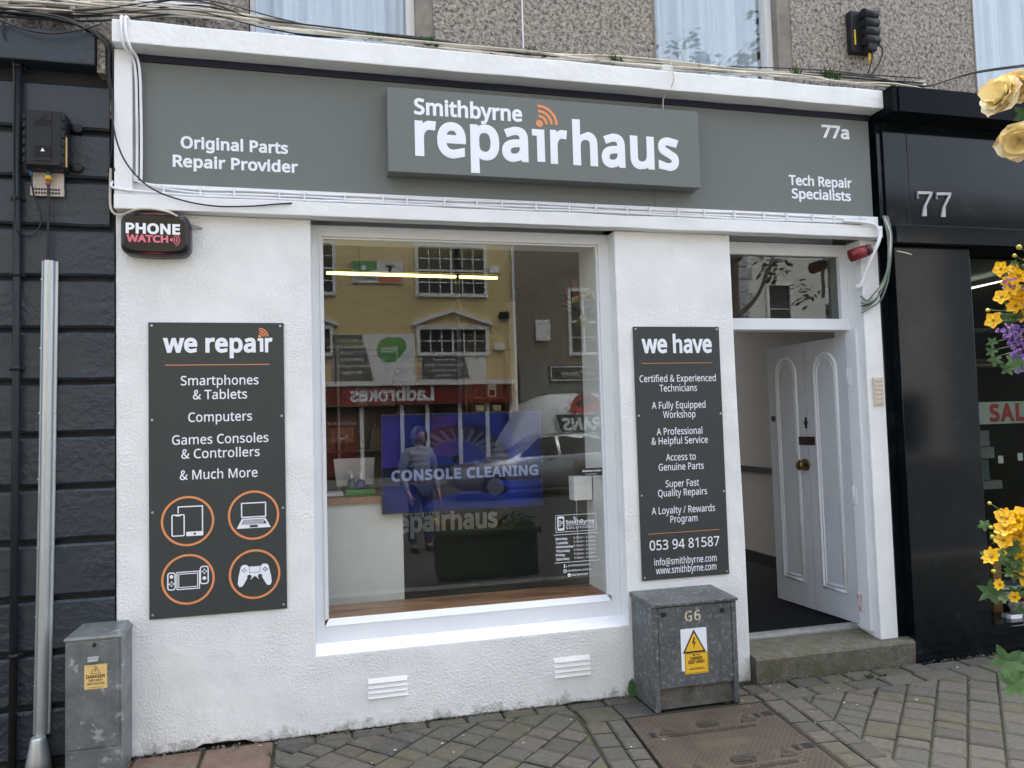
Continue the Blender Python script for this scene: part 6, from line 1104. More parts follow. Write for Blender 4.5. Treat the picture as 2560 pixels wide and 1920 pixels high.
rs = thing('red_shopfront', (1, FY, 0), 'red betting shop front under the yellow building reflected in the glass', 'shop front')
mb = MB(); mb.box(-9.5, 6.2, FY-.05, FY+.22, 2.31, 2.87); mb.box(-9.5, 6.2, FY-.05, FY+.3, 2.88, 3.02)
mb.build('fascia', redm, rs); mb = MB(); mb.box(-9.5, 6.2, FY+.31, FY+.34, 2.88, 3.02); mb.build('white_ledge', 'cream', rs)
mb = MB()
for x in (-9.4, -6.5, -3.6, -.75, .05, 1.30, 2.55, 3.35, 4.4, 5.3, 6.1): mb.box(x-.06, x+.06, FY-.05, FY+.06, 0, 2.3)
mb.build('post', 'cream', rs)
mb = MB(); mb.box(-9.4, 6.1, FY-.4, FY-.3, 0, 2.3); mb.mi = 1; mb.box(1.9, 2.5, FY-.2, FY-.15, .3, 2.0); mb.mi = 2; mb.box(-.6, 1.2, FY-.2, FY-.15, .1, 2.0); mb.mi = 2; mb.box(3.5, 4.3, FY-.2, FY-.15, .6, 1.9); mb.build('window_posters', [pm('dark_interior', (.03, .025, .025), .5), pm('purple_poster', (.09, .025, .13), .5), pm('red_poster', (.14, .01, .015), .5)], rs)
P = XZB(FY+.222); mb = MB(); P.text(mb, 'Ladbrokes', -3.55, 2.42, .40, 2.6, bold=.06); mb.build('sign_lettering', 'lett', rs)
P = XZB(FY-.14); mb = MB(); P.rect(mb, -1.05, 1.15, -.35, 1.62, .01); mb.mi = 1; P.text(mb, 'Ladbrokes', -1.12, 1.70, .10, .85, d=.01); P.arc(mb, -.70, 1.45, .18, .03, 200, 340, .03); mb.build('poster_lettering', [pm('salmon_card', (.35, .11, .07), .6), 'lett'], rs)
def banner(name, u0, u1, z0, z1, label, draw, mats):
    t = thing(name, (-(u0+u1)/2, FY, z0), label, 'banner'); mb = MB(); mb.box(-u1, -u0, FY+.02, FY+.05, z0, z1); mb.build('backing', mats[0], t)
    mb = MB(); draw(XZB(FY+.052), mb); mb.build('print', mats[1], t)
grn2 = pm('banner_green', (.10, .32, .10), .6); gry2 = pm('banner_grey', (.11, .115, .105), .6); org2 = pm('banner_orange', (.62, .18, .07), .6)
def d1(P, mb):
    mb.mi = 0; P.rect(mb, -1.85, 6.55, -1.10, 6.84, .001); P.disc(mb, -1.45, 6.58, .19, .003); mb.mi = 1; P.disc(mb, -1.45, 6.62, .09, .005); P.text(mb, 'SUPERVISED STUDY', -1.84, 6.20, .10, .72, d=.002) if False else None
    mb.mi = 2; P.rect(mb, -2.66, 6.16, -1.88, 6.34, .001); mb.mi = 3; P.text(mb, 'SUPERVISED STUDY', -1.84, 6.24, .085, .70, bold=.04, d=.002); P.rect(mb, -2.31, 6.34, -2.22, 6.66, .002)
    for k in range(6): a = R(-20+k*44); P.line(mb, [(-2.265, 6.66), (-2.265+.16*math.cos(a), 6.68+.09*math.sin(a))], .03, .003)
banner('study_banner', -2.68, -1.09, 6.14, 6.84, 'white banner with green and orange panels high on the yellow wall', d1, ['cream', [grn2, 'lett', org2, 'black']])
def d2(P, mb):
    mb.mi = 0; P.poly(mb, [(-1.75, 3.3), (-.46, 3.2), (-.46, 4.43), (-1.35, 4.5)][::1], .001) if False else P.poly(mb, [(-1.70, 3.05), (-.48, 3.05), (-.48, 4.50), (-1.35-.0, 4.50)], .001)
    mb.mi = 1; P.disc(mb, -2.2, 4.02, .40, .002); P.disc(mb, -2.45, 4.15, .28, .0025)
    mb.mi = 2; P.text(mb, 'GSOE', -2.42, 3.93, .17, .48, bold=.03, d=.004)
    for i, s_ in enumerate(('All Year Round', 'Exam Preparation Classes', 'FCE CAE CPE', 'TOEIC IELTS', 'Summer Programmes', 'Mini Stays')): P.text(mb, s_, -1.04, 4.28-i*.20, .09, None, 'c', .01, d=.003)
banner('school_banner', -3.00, -.46, 3.03, 4.52, 'large school banner with a green disc and grey text panel left of the lower window', d2, ['cream', [gry2, grn2, 'lett']])
def d3(P, mb):
    mb.mi = 0; P.poly(mb, [(-4.75, 3.08), (-3.20, 3.08), (-3.20, 3.80), (-4.60, 3.80)], .001); mb.mi = 1
    for i, s_ in enumerate(('All Year Round', 'Exam Preparation Classes', 'Summer Program', 'Mini Stays')): P.text(mb, s_, -3.92, 3.67-i*.17, .075, None, 'c', .01, d=.003)
banner('class_banner', -5.3, -3.16, 3.05, 3.83, 'grey text banner under the lower window of the yellow building', d3, ['cream', [gry2, 'lett']])
for i, (x, z, nm, lab) in enumerate(((5.64, 6.63, 'lett', 'small white alarm box high on the yellow wall'), (5.95, 5.15, 'blackp', 'small black alarm box low on the yellow wall'), (5.75, 4.1, 'cream', 'small pale floodlight box near the corner of the yellow wall'))):
    mb = MB(); mb.box(x-.17, x+.17, FY, FY+.12, z-.11, z+.11, .03); tag(mb.build('wall_box', nm), lab, 'box')
gops = [(8.25, 9.2, 3.9, 6.0), (11.2, 12.2, 3.9, 6.0), (7.2, 14.2, .1, 2.2)]
gb = flatbuilding('brown_building', 6.33, 14.6, 9.4, pm('brown_grey_render', (.22, .185, .155), .85, var=.2, vs=.7), 'dull brown and grey building reflected beside the yellow one', gops)
farwin(gb, *gops[0], 2, 4, 'cream'); farwin(gb, *gops[1], 2, 4, 'cream')
mb = MB(); mb.box(7.2, 14.2, FY-.4, FY-.3, .1, 2.2); mb.build('shop_window', fglass, gb); mb = MB(); mb.box(6.4, 14.5, FY, FY+.12, 2.3, 3.5); mb.build('fascia', pm('grey_fascia', (.20, .20, .19), .6), gb)
def d4(P, mb): mb.mi = 0; P.line(mb, [(-9.40, 2.98), (-7.46, 2.98), (-7.46, 3.42), (-9.40, 3.42)], .03, .003, True); P.text(mb, 'Lash & Beauty', -8.43, 3.12, .15, 1.2, 'c', .01, d=.003, skew=.25)
t = thing('salon_sign', (8.4, FY, 3), 'dark framed salon sign with slanting white writing above the parked van', 'sign'); mb = MB(); mb.box(7.4, 9.46, FY+.122, FY+.18, 2.93, 3.47); mb.build('panel', 'board', t); mb = MB(); d4(XZB(FY+.182), mb); mb.build('lettering', 'lett', t)
mb = MB(); mb.box(7.0, 7.5, FY+.0, FY+.1, 4.3, 5.0, .02); tag(mb.build('wall_box', 'cream'), 'pale meter cabinet on the brown building', 'box')
wops = [(15.85, 16.75, 4.6, 6.35), (19.5, 20.4, 4.6, 6.35), (15.2, 22, .1, 2.3)]
wb_ = flatbuilding('white_building', 14.65, 23, 8.6, pm('white_render_far', (.60, .59, .55), .8, var=.08, vs=.7), 'white rendered building with quoins reflected over the door', wops)
farwin(wb_, *wops[0], 1, 2); farwin(wb_, *wops[1], 1, 2); mb = MB(); mb.box(15.2, 22, FY-.4, FY-.3, .1, 2.3); mb.build('shop_window', fglass, wb_)
mb = MB()
for k in range(9): w_ = .55 if k % 2 else .38; mb.box(14.66, 14.66+w_, FY, FY+.05, 3.4+k*.45, 3.4+k*.45+.40)
mb.build('quoins', 'dirtw', wb_)
gb3 = flatbuilding('dark_building', 23.1, 40, 9, pm('grey_far_render', (.20, .21, .22), .8, var=.1, vs=.5), 'long grey building at the far end of the street', []); gb4 = flatbuilding('plain_building', -30, -10.1, 9, pm('cream_far_render', (.45, .42, .34), .8, var=.1, vs=.5), 'long cream building at the left end of the street', [])

# ---- vehicles
cglass = pm('car_window_glass', (.015, .018, .02), .3, var=.2, spec=.08)
def vehicle(name, x0, yn, wid, st, label, cat, paint, wheels, wins, rw):
    """st: stations (x, z_bottom, z_belt, z_top, halfwidth_body, halfwidth_top); side yn faces the shop"""
    t = thing(name, (x0+st[-1][0]/2, yn-wid/2, -.11), label, cat); yc = yn-wid/2; mb = MB(); mb.smooth = True; vs = []; fs = []
    for i, (x, zb, zl, zt, hw, ht) in enumerate(st):
        ring = [(hw*.86, zb), (hw, zb+.12), (hw*1.01, (zb+zl)/2), (hw*.985, zl), (ht*1.0, zl+(zt-zl)*.9 if zt > zl+.05 else zt), (ht*.86, zt)]
        ring = ring+[(-a, b_) for a, b_ in ring[::-1]]; vs += [(x0+x, yc+a, b_-.11) for a, b_ in ring]; n_ = len(ring)
        if i: o = n_*(i-1); fs += [(o+k, o+(k+1) % n_, o+n_+(k+1) % n_, o+n_+k) for k in range(n_)]
    fs += [tuple(range(n_))[::-1], tuple(range((len(st)-1)*n_, len(st)*n_))]; mb.add(vs, fs); mb.build('body', paint, t)
    for nm, poly in wins:
        mb = MB()
        for s_ in (1,): mb.add([(x0+a, yc+(wid/2-.012-max(0, (z-.9))*c+.02), z-.11) for a, z, c in poly], [tuple(range(len(poly)))])
        mb.build(nm, cglass, t)
    for x in wheels:
        mb = MB(); mb.tube([(x0+x, yn-.22, rw-.115), (x0+x, yn+.01, rw-.115)], rw, 26); w_ = mb.build('wheel', 'rubber', t); mb = MB(); mb.tube([(x0+x, yn+.011, rw-.115), (x0+x, yn+.02, rw-.115)], rw*.62, 22); mb.build('rim', 'steel', w_)
    return t
silver = pm('silver_car_paint', (.36, .38, .40), .25, .6, var=.03, coat=.6)
ST = [(0, .30, .60, .62, .70, .60), (.15, .22, .70, .72, .84, .72), (1.25, .20, .88, .93, .89, .78), (1.55, .20, .92, 1.10, .90, .66), (2.05, .20, .94, 1.42, .90, .60), (3.0, .20, .96, 1.46, .90, .60), (3.6, .20, .98, 1.38, .90, .60), (4.05, .22, 1.0, 1.12, .88, .66), (4.45, .28, .92, .98, .80, .70), (4.55, .34, .80, .84, .72, .6)]
car = vehicle('parked_car', 2.95, -12.26, 1.80, ST, 'silver saloon car reflected in the lower right of the display glass', 'car', silver, (.85, 3.60),
    [('front_window', [(1.42, .95, .3), (1.98, 1.36, .62), (2.36, 1.38, .62), (2.36, .96, .3)]), ('rear_window', [(2.44, .96, .3), (2.44, 1.38, .62), (3.15, 1.37, .62), (3.68, 1.18, .5), (3.72, 1.0, .3)])], .31)
mb = MB(); 
for x in (5.06, 6.02): mb.box(x, x+.18, -12.26, -12.235, .76, .79, .006)
mb.build('door_handle', 'steel', car)
whitev = pm('white_van_paint', (.60, .62, .64), .35, var=.03, coat=.3)
SV = [(0, .45, .9, .95, .80, .7), (.05, .30, 1.1, 1.20, .92, .8), (.22, .28, 1.30, 1.50, .97, .82), (.75, .28, 1.35, 2.25, .98, .80), (1.3, .28, 1.35, 2.46, .98, .84), (5.6, .28, 1.3, 2.50, .98, .86), (5.8, .34, 1.3, 2.42, .95, .82)]
van = vehicle('delivery_van', 4.80, -14.9, 1.96, SV, 'white panel van with green and red lettering behind the silver car', 'van', whitev, (.9, 4.2), [('cab_window', [(.26, 1.38, .1), (.56, 1.90, .18), (1.05, 1.90, .18), (1.05, 1.36, .1)])], .34)
P = XZB(-14.875); mb = MB(); mb.mi = 1; P.disc(mb, -6.95, 1.90, .45, .002, 30); mb.mi = 0; P.poly(mb, [(-8.6, 1.28), (-6.22, 1.28), (-6.06, 1.80), (-8.6, 1.80)], .004); mb.mi = 2; P.line(mb, [(-8.6, 1.28), (-6.22, 1.28), (-6.06, 1.80), (-8.6, 1.80)], .02, .006, True); P.text(mb, 'TRANS', -6.30, 1.38, .30, 1.35, 'r', .07, d=.006, skew=.2)
mb.build('side_lettering', [pm('van_green', (.02, .07, .04), .4), pm('van_red', (.5, .03, .03), .4), 'lett'], van)

# ---- person behind the camera, pushed back along the mirrored line of sight
def skin(name, V, E_, mat, parent, sub=2):
    me = bpy.data.meshes.new(name); me.from_pydata([v[:3] for v in V], E_, []); o = bpy.data.objects.new(name, me); C.objects.link(o)
    md = o.modifiers.new('s', 'SKIN'); md.use_smooth_shade = True; o.modifiers.new('u', 'SUBSURF').levels = sub; o.modifiers['u'].render_levels = sub
    for i, v in enumerate(V): q = me.skin_vertices[0].data[i]; q.radius = (v[3], v[4] if len(v) > 4 else v[3]); q.use_root = i == 0
    dg = bpy.context.evaluated_depsgraph_get(); m2 = bpy.data.meshes.new_from_object(o.evaluated_get(dg)); bpy.data.objects.remove(o); m2.name = name
    m2.materials.clear(); m2.materials.append(M[mat] if isinstance(mat, str) else mat); o = bpy.data.objects.new(name, m2); C.objects.link(o); o.parent = parent; return o
pr = thing('person', (1.32, -6.0, -.11), 'person in grey hooded top and blue jeans at the roadside, mirrored in the glass', 'person'); pr.rotation_euler = (0, 0, R(-25))
# local frame: faces +y, x right (person's own right is -x side seen from the shop)
V = [(0, 0, .93, .13, .10), (0, -.01, 1.05, .125, .09), (0, -.01, 1.20, .15, .10), (0, -.015, 1.33, .14, .09), (0, 0, 1.41, .055), (0, .01, 1.46, .052), (0, .025, 1.53, .078, .092), (0, .03, 1.60, .076, .09), (0, .02, 1.66, .05, .06)]
E_ = [(i, i+1) for i in range(8)]
for s_ in (-1, 1):
    o = len(V); V += [(s_*.15, -.015, 1.34, .055), (s_*.20, -.02, 1.28, .050), (s_*.25, -.05, 1.05, .040), (s_*.24, .06, .86, .030), (s_*.235, .10, .79, .026, .036), (s_*.233, .125, .745, .022, .038)]
    E_ += [(3, o), (o, o+1), (o+1, o+2), (o+2, o+3), (o+3, o+4), (o+4, o+5)]
    for k, (dy, ln, dx) in enumerate(((.030, .060, .0), (.010, .070, .002), (-.010, .066, .002), (-.028, .052, 0))):
        q = len(V); V += [(s_*(.233+dx), .125+dy, .705, .0085), (s_*(.228+dx), .130+dy, .705-ln*.55, .008), (s_*(.216+dx), .132+dy, .705-ln, .007)]; E_ += [(o+5, q), (q, q+1), (q+1, q+2)]
    q = len(V); V += [(s_*.218, .150, .765, .010), (s_*.205, .172, .735, .009), (s_*.200, .178, .712, .008)]; E_ += [(o+4, q), (q, q+1), (q+1, q+2)]
    o = len(V); V += [(s_*.09, 0, .87, .095), (s_*.10, .01, .70, .078), (s_*.105, .015 if s_ < 0 else .04, .48, .055), (s_*.11, -.02 if s_ < 0 else .02, .30, .052), (s_*.11, -.02 if s_ < 0 else .01, .09, .038), (s_*.12, .04, .045, .035, .03), (s_*.125, .13, .03, .034, .022)]
    E_ += [(0, o)]+[(o+i, o+i+1) for i in range(6)]
skn = pm('skin', (.48, .27, .19), .55, var=.05)
body = skin('body', V, E_, skn, pr)
hood = pm('grey_hooded_top', (.26, .27, .31), .85, var=.15, vs=12, bump=.4, bs=25, bd=.01); jean = pm('blue_jeans', (.035, .06, .13), .85, var=.2, vs=20)
Vh = [(0, 0, .86, .175, .135), (0, -.01, 1.02, .165, .13), (0, -.01, 1.20, .185, .135), (0, -.02, 1.33, .17, .12), (0, -.035, 1.41, .10, .09)]; Eh = [(i, i+1) for i in range(4)]
for s_ in (-1, 1): o = len(Vh); Vh += [(s_*.16, -.015, 1.33, .082), (s_*.215, -.02, 1.26, .076), (s_*.26, -.05, 1.05, .066), (s_*.247, .055, .865, .052), (s_*.240, .085, .82, .040)]; Eh += [(3, o)]+[(o+i, o+i+1) for i in range(4)]
skin('hooded_top', Vh, Eh, hood, pr)
Vj = [(0, 0, .92, .15, .12)]; Ej = []
for s_ in (-1, 1): o = len(Vj); Vj += [(s_*.09, 0, .84, .105), (s_*.105, .01, .68, .092), (s_*.11, .015 if s_ < 0 else .04, .47, .074), (s_*.115, -.02 if s_ < 0 else .02, .29, .068), (s_*.115, -.02 if s_ < 0 else .01, .09, .062)]; Ej += [(0, o)]+[(o+i, o+i+1) for i in range(4)]
skin('jeans', Vj, Ej, jean, pr)
for s_ in (-1, 1):
    skin('shoe', [(s_*.115, -.05, .045, .045, .04), (s_*.117, .02, .048, .045, .042), (s_*.122, .10, .036, .046, .032), (s_*.125, .16, .030, .036, .024)], [(0, 1), (1, 2), (2, 3)], 'blackp', pr)
mb = MB(); mb.smooth = True; vs = []; fs = []          # hood shell, open at the front
for i in range(9):
    th = R(15+i*20)
    for j in range(11):
        ph = R(-125+j*25); rx, ry, rz = .115, .125, .150; vs.append((rx*math.sin(th)*math.sin(ph+math.pi), .01+ry*math.sin(th)*math.cos(ph+math.pi), 1.555+rz*math.cos(th)))
        if i and j: o = 11*(i-1)+j-1; fs.append((o, o+1, o+12, o+11))
mb.add(vs, fs); mb.build('hood', hood, pr, local=True)
mb = MB(); mb.smooth = True; mb.lathe([(.001, .095), (.045, .088), (.075, .06), (.082, .02), (.078, -.02)], (0, .008, 1.60), 18, sy=1.1); mb.build('hair', pm('dark_hair', (.04, .025, .018), .7), pr, local=True)
mb = MB(); mb.smooth = True
mb.lathe([(.001, .022), (.010, .010), (.014, -.012), (.001, -.018)], (0, .118, 1.545), 10); mb.mi = 1
for s_ in (-1, 1): mb.lathe([(.001, .008), (.011, 0), (.001, -.008)], (s_*.030, .104, 1.572), 10)
mb.mi = 2; mb.box(-.022, .022, .100, .112, 1.502, 1.508)
for s_ in (-1, 1): mb.mi = 0; mb.lathe([(.001, .026), (.012, .015), (.012, -.012), (.001, -.026)], (s_*.078, .02, 1.555), 8)
mb.build('face_features', [skn, 'black', pm('lips', (.35, .12, .10), .5)], pr, local=True)

# ================================================================== HANGING BASKETS AT THE RIGHT EDGE
post = thing('lamp_post', (3.45, -2.3, 0), 'dark iron post carrying the flower baskets just right of the frame', 'post')
mb = MB(); mb.tube([(3.45, -2.3, 0), (3.45, -2.3, .9), (3.45, -2.3, 3.2)], [.05, .035, .03], 16); mb.build('shaft', 'blackp', post)
mb = MB()
for z in (1.75, 2.5, .95): mb.tube([(3.45, -2.3, z), (3.1, -2.2, z+.02), (2.85, -2.15, z)], .010, 8)
mb.build('arm', 'blackp', post)
def petal(mb, a, L, w, cup, droop, z=0., seg=5):
    ca, sa = math.cos(a), math.sin(a); vs = []; big = L > .05; S_ = (-1, -.5, 0, .5, 1) if big else (-1, 0, 1); seg = 7 if big else seg; n_ = len(S_); q0 = random.random()*9
    for i in range(seg+1):
        u = i/seg; ww = w*math.sin(math.pi*min(.95, .12+.80*u))**.6
        for s_ in S_:
            ru = noise.noise(Vector((u*3.2, s_*1.6, q0)))*(.30 if big else .18)*w*(.3+u); r = L*u*(1-.10*s_*s_+.04*math.sin(s_*9+q0)*u); x, y = r, s_*ww; h = z+cup*u*u-droop*u*u*u; vs.append((x*ca-y*sa, x*sa+y*ca, h+abs(s_)**1.5*ww*.32+ru))
    mb.add(vs, [(n_*i+j, n_*i+n_+j, n_*i+n_+1+j, n_*i+j+1) for i in range(seg) for j in range(n_-1)])
def flower(name, n_, L, w, cup, mats, core, layers=1, seed=0, parent=None):
    rnd = random.Random(seed); mb = MB(); mb.smooth = True
    for l_ in range(layers):
        for k in range(n_): mb.mi = 2 if (l_ and len(mats) > 2) else 0; petal(mb, 2*math.pi*(k+.5*l_)/n_+rnd.uniform(-.12, .12), L*(1-.22*l_)*rnd.uniform(.9, 1.08), w*(1-.15*l_), cup*(1+.8*l_)*rnd.uniform(.7, 1.3), cup*.35, z=.002*l_)
    mb.mi = 1; mb.lathe([(.001, core*.7), (core*.7, core*.5), (core, 0)], (0, 0, .002), 10); return mb.build(name, mats, parent, local=True)
def place(o, parent, loc, nrm, roll, s): 
    q = Vector(nrm).to_track_quat('Z', 'Y').to_matrix().to_4x4(); o.matrix_local = Matrix.Translation(Vector(loc)-Vector(parent.location)) @ q @ Matrix.Rotation(roll, 4, 'Z') @ Matrix.Scale(s, 4)
yel = pm('yellow_petal', (.90, .47, .0), .5, var=.15, vs=60); yc_ = pm('orange_flower_centre', (.45, .16, .01), .7); peach = pm('peach_petal', (.95, .84, .60), .5, var=.05, vs=30, col2=(.90, .62, .34), c2s=14, c2t=.58, c2w=.12); peach2 = pm('inner_petal', (.96, .78, .40), .5, var=.08, vs=30); pk = pm('pink_bud', (.70, .10, .12), .5)
pur = pm('purple_petal', (.20, .075, .40), .5, var=.25, vs=80)
for m_p in (yel, peach, peach2, pur):
    b__ = m_p.node_tree.nodes['Principled BSDF']; b__.inputs['Subsurface Weight'].default_value = .5; b__.inputs['Subsurface Scale'].default_value = .01; b__.inputs['Subsurface Radius'].default_value = (1, .8, .5)
def leafmesh(name, parent, lobes=5, s=.03, mat='leaf', seed=0):
    rnd = random.Random(seed); mb = MB(); N = lobes*4; P_ = []
    for k in range(N): a = 2*math.pi*k/N; r = s*(.72+.28*math.cos(lobes*a))*rnd.uniform(.9, 1.1); P_.append((r*math.cos(a)+s*.6, r*math.sin(a), .25*r*math.sin(a)**2))
    mb.add([(0, 0, 0), (s*.6, 0, .002)]+P_, [(1, 2+k, 2+(k+1) % N) for k in range(N)]); return mb.build(name, mat, parent, local=True)
def pot(t, c, r, h, label=None):
    mb = MB(); mb.smooth = True; mb.lathe([(.001, -h), (r*.35, -h*.97), (r*.72, -h*.72), (r*.93, -h*.35), (r, -.01), (r*1.03, .0), (r*1.03, .02), (r*.94, .02), (r*.92, -.02), (.001, -.03)], c, 36)
    return mb.build('pot', pm('grey_plastic_pot_'+t.name[-3:], (.028, .036, .040), .35, var=.25, vs=5, stretch=(1, 1, 6)), t)
def basket(name, c, label, fl, r=.27, potz=None, leafn=60, seed=0):
    """fl: list of (kind, loc, scale); foliage is a loose dome of leaves round c"""
    t = thing(name, c, label, 'hanging basket', 'hanging baskets on the post'); rnd = random.Random(seed)
    if potz is not None: pot(t, (c[0], c[1], potz), r*1.04, r*.95)
    protos = {}
    mb = MB()
    for k in range(leafn*3):
        a, e_ = rnd.uniform(0, 6.28), rnd.uniform(-.6, 1.3); rr = r*rnd.uniform(.70, 1.0); p = Vector((c[0]+.06+rr*math.cos(a)*math.cos(e_)*.9, c[1]+rr*math.sin(a)*math.cos(e_), c[2]+rr*math.sin(e_)*.9)); s = rnd.uniform(.018, .036); ax = Vector((rnd.uniform(-1, 1), rnd.uniform(-1, 1), rnd.uniform(-.6, 1))).normalized(); bx_ = ax.orthogonal().normalized(); by_ = ax.cross(bx_)
        mb.mi = rnd.randint(0, 1); mb.add([p+bx_*s*math.cos(q)*1.3*(1+.25*math.cos(3*q))+by_*s*math.sin(q)*.8+ax*s*.15*math.cos(2*q) for q in [2*math.pi*i/9 for i in range(9)]], [tuple(range(9))])
    tag(mb.build('foliage', ['leaf', 'leaf2'], t), kind='stuff')
    st = MB()
    for i, (kind, loc, s) in enumerate(fl):
        key = (kind, i % 3)
        first = key not in protos
        if first:
            j = i % 3
            if kind == 'y': o = flower('yellow_flower', (5, 8, 6)[j], .0275, (.0125, .0085, .0105)[j], .005+.004*j, [yel, yc_], .0055, 1, i, t)
            elif kind == 'b': o = flower('begonia_bloom', 5, .070, .045, .026+.008*j, [peach, yc_, peach2], .006, 3, i, t)
            elif kind == 'p':
                mb = MB(); mb.smooth = True; rn = random.Random(i)
                for k in range(13):
                    q = Vector((rn.uniform(-.021, .021), rn.uniform(-.021, .021), rn.uniform(-.016, .016))); sub = MB()
                    for m__ in range(5): petal(sub, m__*1.256+rn.random(), .0098, .0055, .001, 0, seg=2)
                    rot = Vector((rn.uniform(-1, 1), rn.uniform(-1, 1), rn.uniform(0, 1.4))).to_track_quat('Z', 'Y'); mb.add([tuple(q+rot @ Vector(v)) for v in sub.v], sub.f)
                o = mb.build('purple_flower_cluster', pur, t, local=True)
            elif kind == 'l': o = leafmesh('leaf', t, 5, .039, 'leaf2' if j else 'leaf', i)
            elif kind == 'u': mb = MB(); mb.smooth = True; mb.lathe([(.001, -.008), (.006, -.004), (.007, .002), (.003, .009), (.001, .010)], (0, 0, 0), 10); o = mb.build('flower_bud', pm('yellow_green_bud%d' % i, (.45, .40, .04), .5), t, local=True)
            protos[key] = o
        else: o = protos[key].copy(); C.objects.link(o); o.parent = t
        view = (Vector((0, -4.2, 1.583))-Vector(loc)).normalized(); out = Vector(loc)-Vector(c); out.normalize(); nn = (view*.75+out*.6+Vector((rnd.uniform(-.5, .5), rnd.uniform(-.3, .3), rnd.uniform(-.4, .4)))).normalized()
        if kind == 'l': nn = (view+Vector((rnd.uniform(-.5, .5), 0, .4))).normalized()
        place(o, t, loc, nn, rnd.uniform(0, 6.28), s)
        root = Vector(c)+Vector((.02, 0, -.02))*1+(Vector(loc)-Vector(c))*.35; mid = (root+Vector(loc))/2+Vector((0, 0, .015)); st.tube(smoothpath([root, mid, Vector(loc)-nn*.004], 3), .0013, 5)
    st.build('stems', 'stem', t); return t
FB = [('b', (2.330, -2.104, 2.672), 1.05), ('b', (2.388, -2.104, 2.525), 1.05), ('b', (2.456, -2.052, 2.745), .9), ('l', (2.437, -2.078, 2.653), 1.2), ('b', (2.620, -2.340, 2.679), 1), ('b', (2.817, -1.908, 2.719), 1), ('l', (2.489, -2.169, 2.784), 1.3), ('b', (2.882, -2.300, 2.784), 1)]  # basket flowers: positions from image pixels, then scaled about the camera
basket('hanging_basket', (2.803, -2.130, 2.601), 'top basket with large peach begonia blooms at the upper right edge', FB, .24, None, 75, 1)
FY_ = [(2.273, -2.104, 2.065), (2.348, -2.104, 2.042), (2.311, -2.104, 2.021), (2.269, -2.104, 1.968), (2.349, -2.104, 1.975), (2.325, -2.104, 1.938), (2.227, -2.104, 1.887), (2.342, -2.104, 1.910), (2.292, -2.130, 1.994), (2.365, -2.078, 1.998), (2.371, -2.104, 1.946), (2.319, -2.104, 1.983)]
FP = [(2.294, -2.117, 2.010), (2.325, -2.104, 2.005), (2.341, -2.104, 1.926), (2.277, -2.104, 1.850), (2.299, -2.104, 1.823), (2.328, -2.104, 1.793), (2.312, -2.104, 1.765), (2.329, -2.104, 1.731), (2.348, -2.104, 1.835), (2.351, -2.104, 1.776), (2.355, -2.104, 1.867), (2.358, -2.104, 1.736), (2.325, -2.091, 1.852)]
FM = [('y', p, 1.05) for p in FY_]+[('p', p, 1.0) for p in FP]+[('l', (2.299, -2.104, 1.765), 1.0), ('l', (2.232, -2.104, 1.817), .5), ('l', (2.330, -2.104, 1.890), .9), ('l', (2.332, -2.091, 2.024), .8), ('u', (2.206, -2.104, 1.922), 1.), ('u', (2.355, -2.104, 2.142), 1.3), ('u', (2.251, -2.104, 1.909), 1.)]
FM += [('y', (2.72+random.uniform(-.15, .3), -2.12+random.uniform(-.25, .25), 1.92+random.uniform(-.1, .25)), 1.1) for _ in range(14)]
rq = random.Random(77)
for _ in range(34): FM.append(('l', (2.33+rq.random()**1.3*.35, -2.06+rq.uniform(-.04, .06), 1.70+rq.random()*.42), rq.uniform(.35, .8)))
for _ in range(8): FM.append(('u', (2.30+rq.random()*.15, -2.09, 1.75+rq.random()*.4), rq.uniform(.6, 1.1)))
for _ in range(12): FM.append(('y', (2.345+rq.random()*.12, -2.08, 1.90+rq.random()*.22), rq.uniform(.6, .85)))
basket('hanging_basket', (2.777, -2.130, 1.867), 'middle basket trailing yellow daisies and purple flowers at the right edge', FM, .24, None, 80, 2)
FL_ = [(2.232, -2.104, 1.220), (2.268, -2.104, 1.195), (2.220, -2.104, 1.185), (2.214, -2.104, 1.148), (2.161, -2.104, 1.097), (2.277, -2.104, 1.107), (2.277, -2.104, 1.058), (2.186, -2.104, 1.003), (2.245, -2.104, 0.958), (2.296, -2.104, 1.224), (2.286, -2.104, 1.160), (2.253, -2.130, 1.212), (2.299, -2.104, 1.016)]
FLo = [('y', p, 1.15 if i not in (7, 8) else .7) for i, p in enumerate(FL_)]+[('l', (2.235, -2.104, 1.101), .9), ('l', (2.251, -2.104, 1.041), 1.1), ('l', (2.177, -2.104, 0.966), 1.1), ('l', (2.273, -2.104, 1.018), 1.), ('l', (2.279, -2.104, 1.081), 1.), ('l', (1.715, -2.60, .945), 1.1), ('l', (1.708, -2.600, .921), 1.0), ('l', (1.725, -2.600, .905), 1.2), ('u', (2.168, -2.104, 1.162), 1), ('u', (2.164, -2.104, 1.193), .9), ('u', (2.164, -2.104, 1.049), 1)]
FLo += [('y', (2.65+random.uniform(-.1, .3), -2.12+random.uniform(-.25, .25), 1.08+random.uniform(-.1, .15)), 1.1) for _ in range(12)]
for _ in range(34): FLo.append(('l', (2.20+rq.random()**1.3*.4, -2.06+rq.uniform(-.04, .06), .92+rq.random()*.30), rq.uniform(.4, .9)))
for _ in range(8): FLo.append(('u', (2.17+rq.random()*.2, -2.09, 1.0+rq.random()*.28), rq.uniform(.6, 1.1)))
for _ in range(10): FLo.append(('y', (2.22+rq.random()*.12, -2.08, 1.02+rq.random()*.22), rq.uniform(.6, .9)))
for _ in range(10): FLo.append(('l', (2.24+rq.random()*.2, -2.15, .60+rq.random()*.12), rq.uniform(.6, 1.0)))
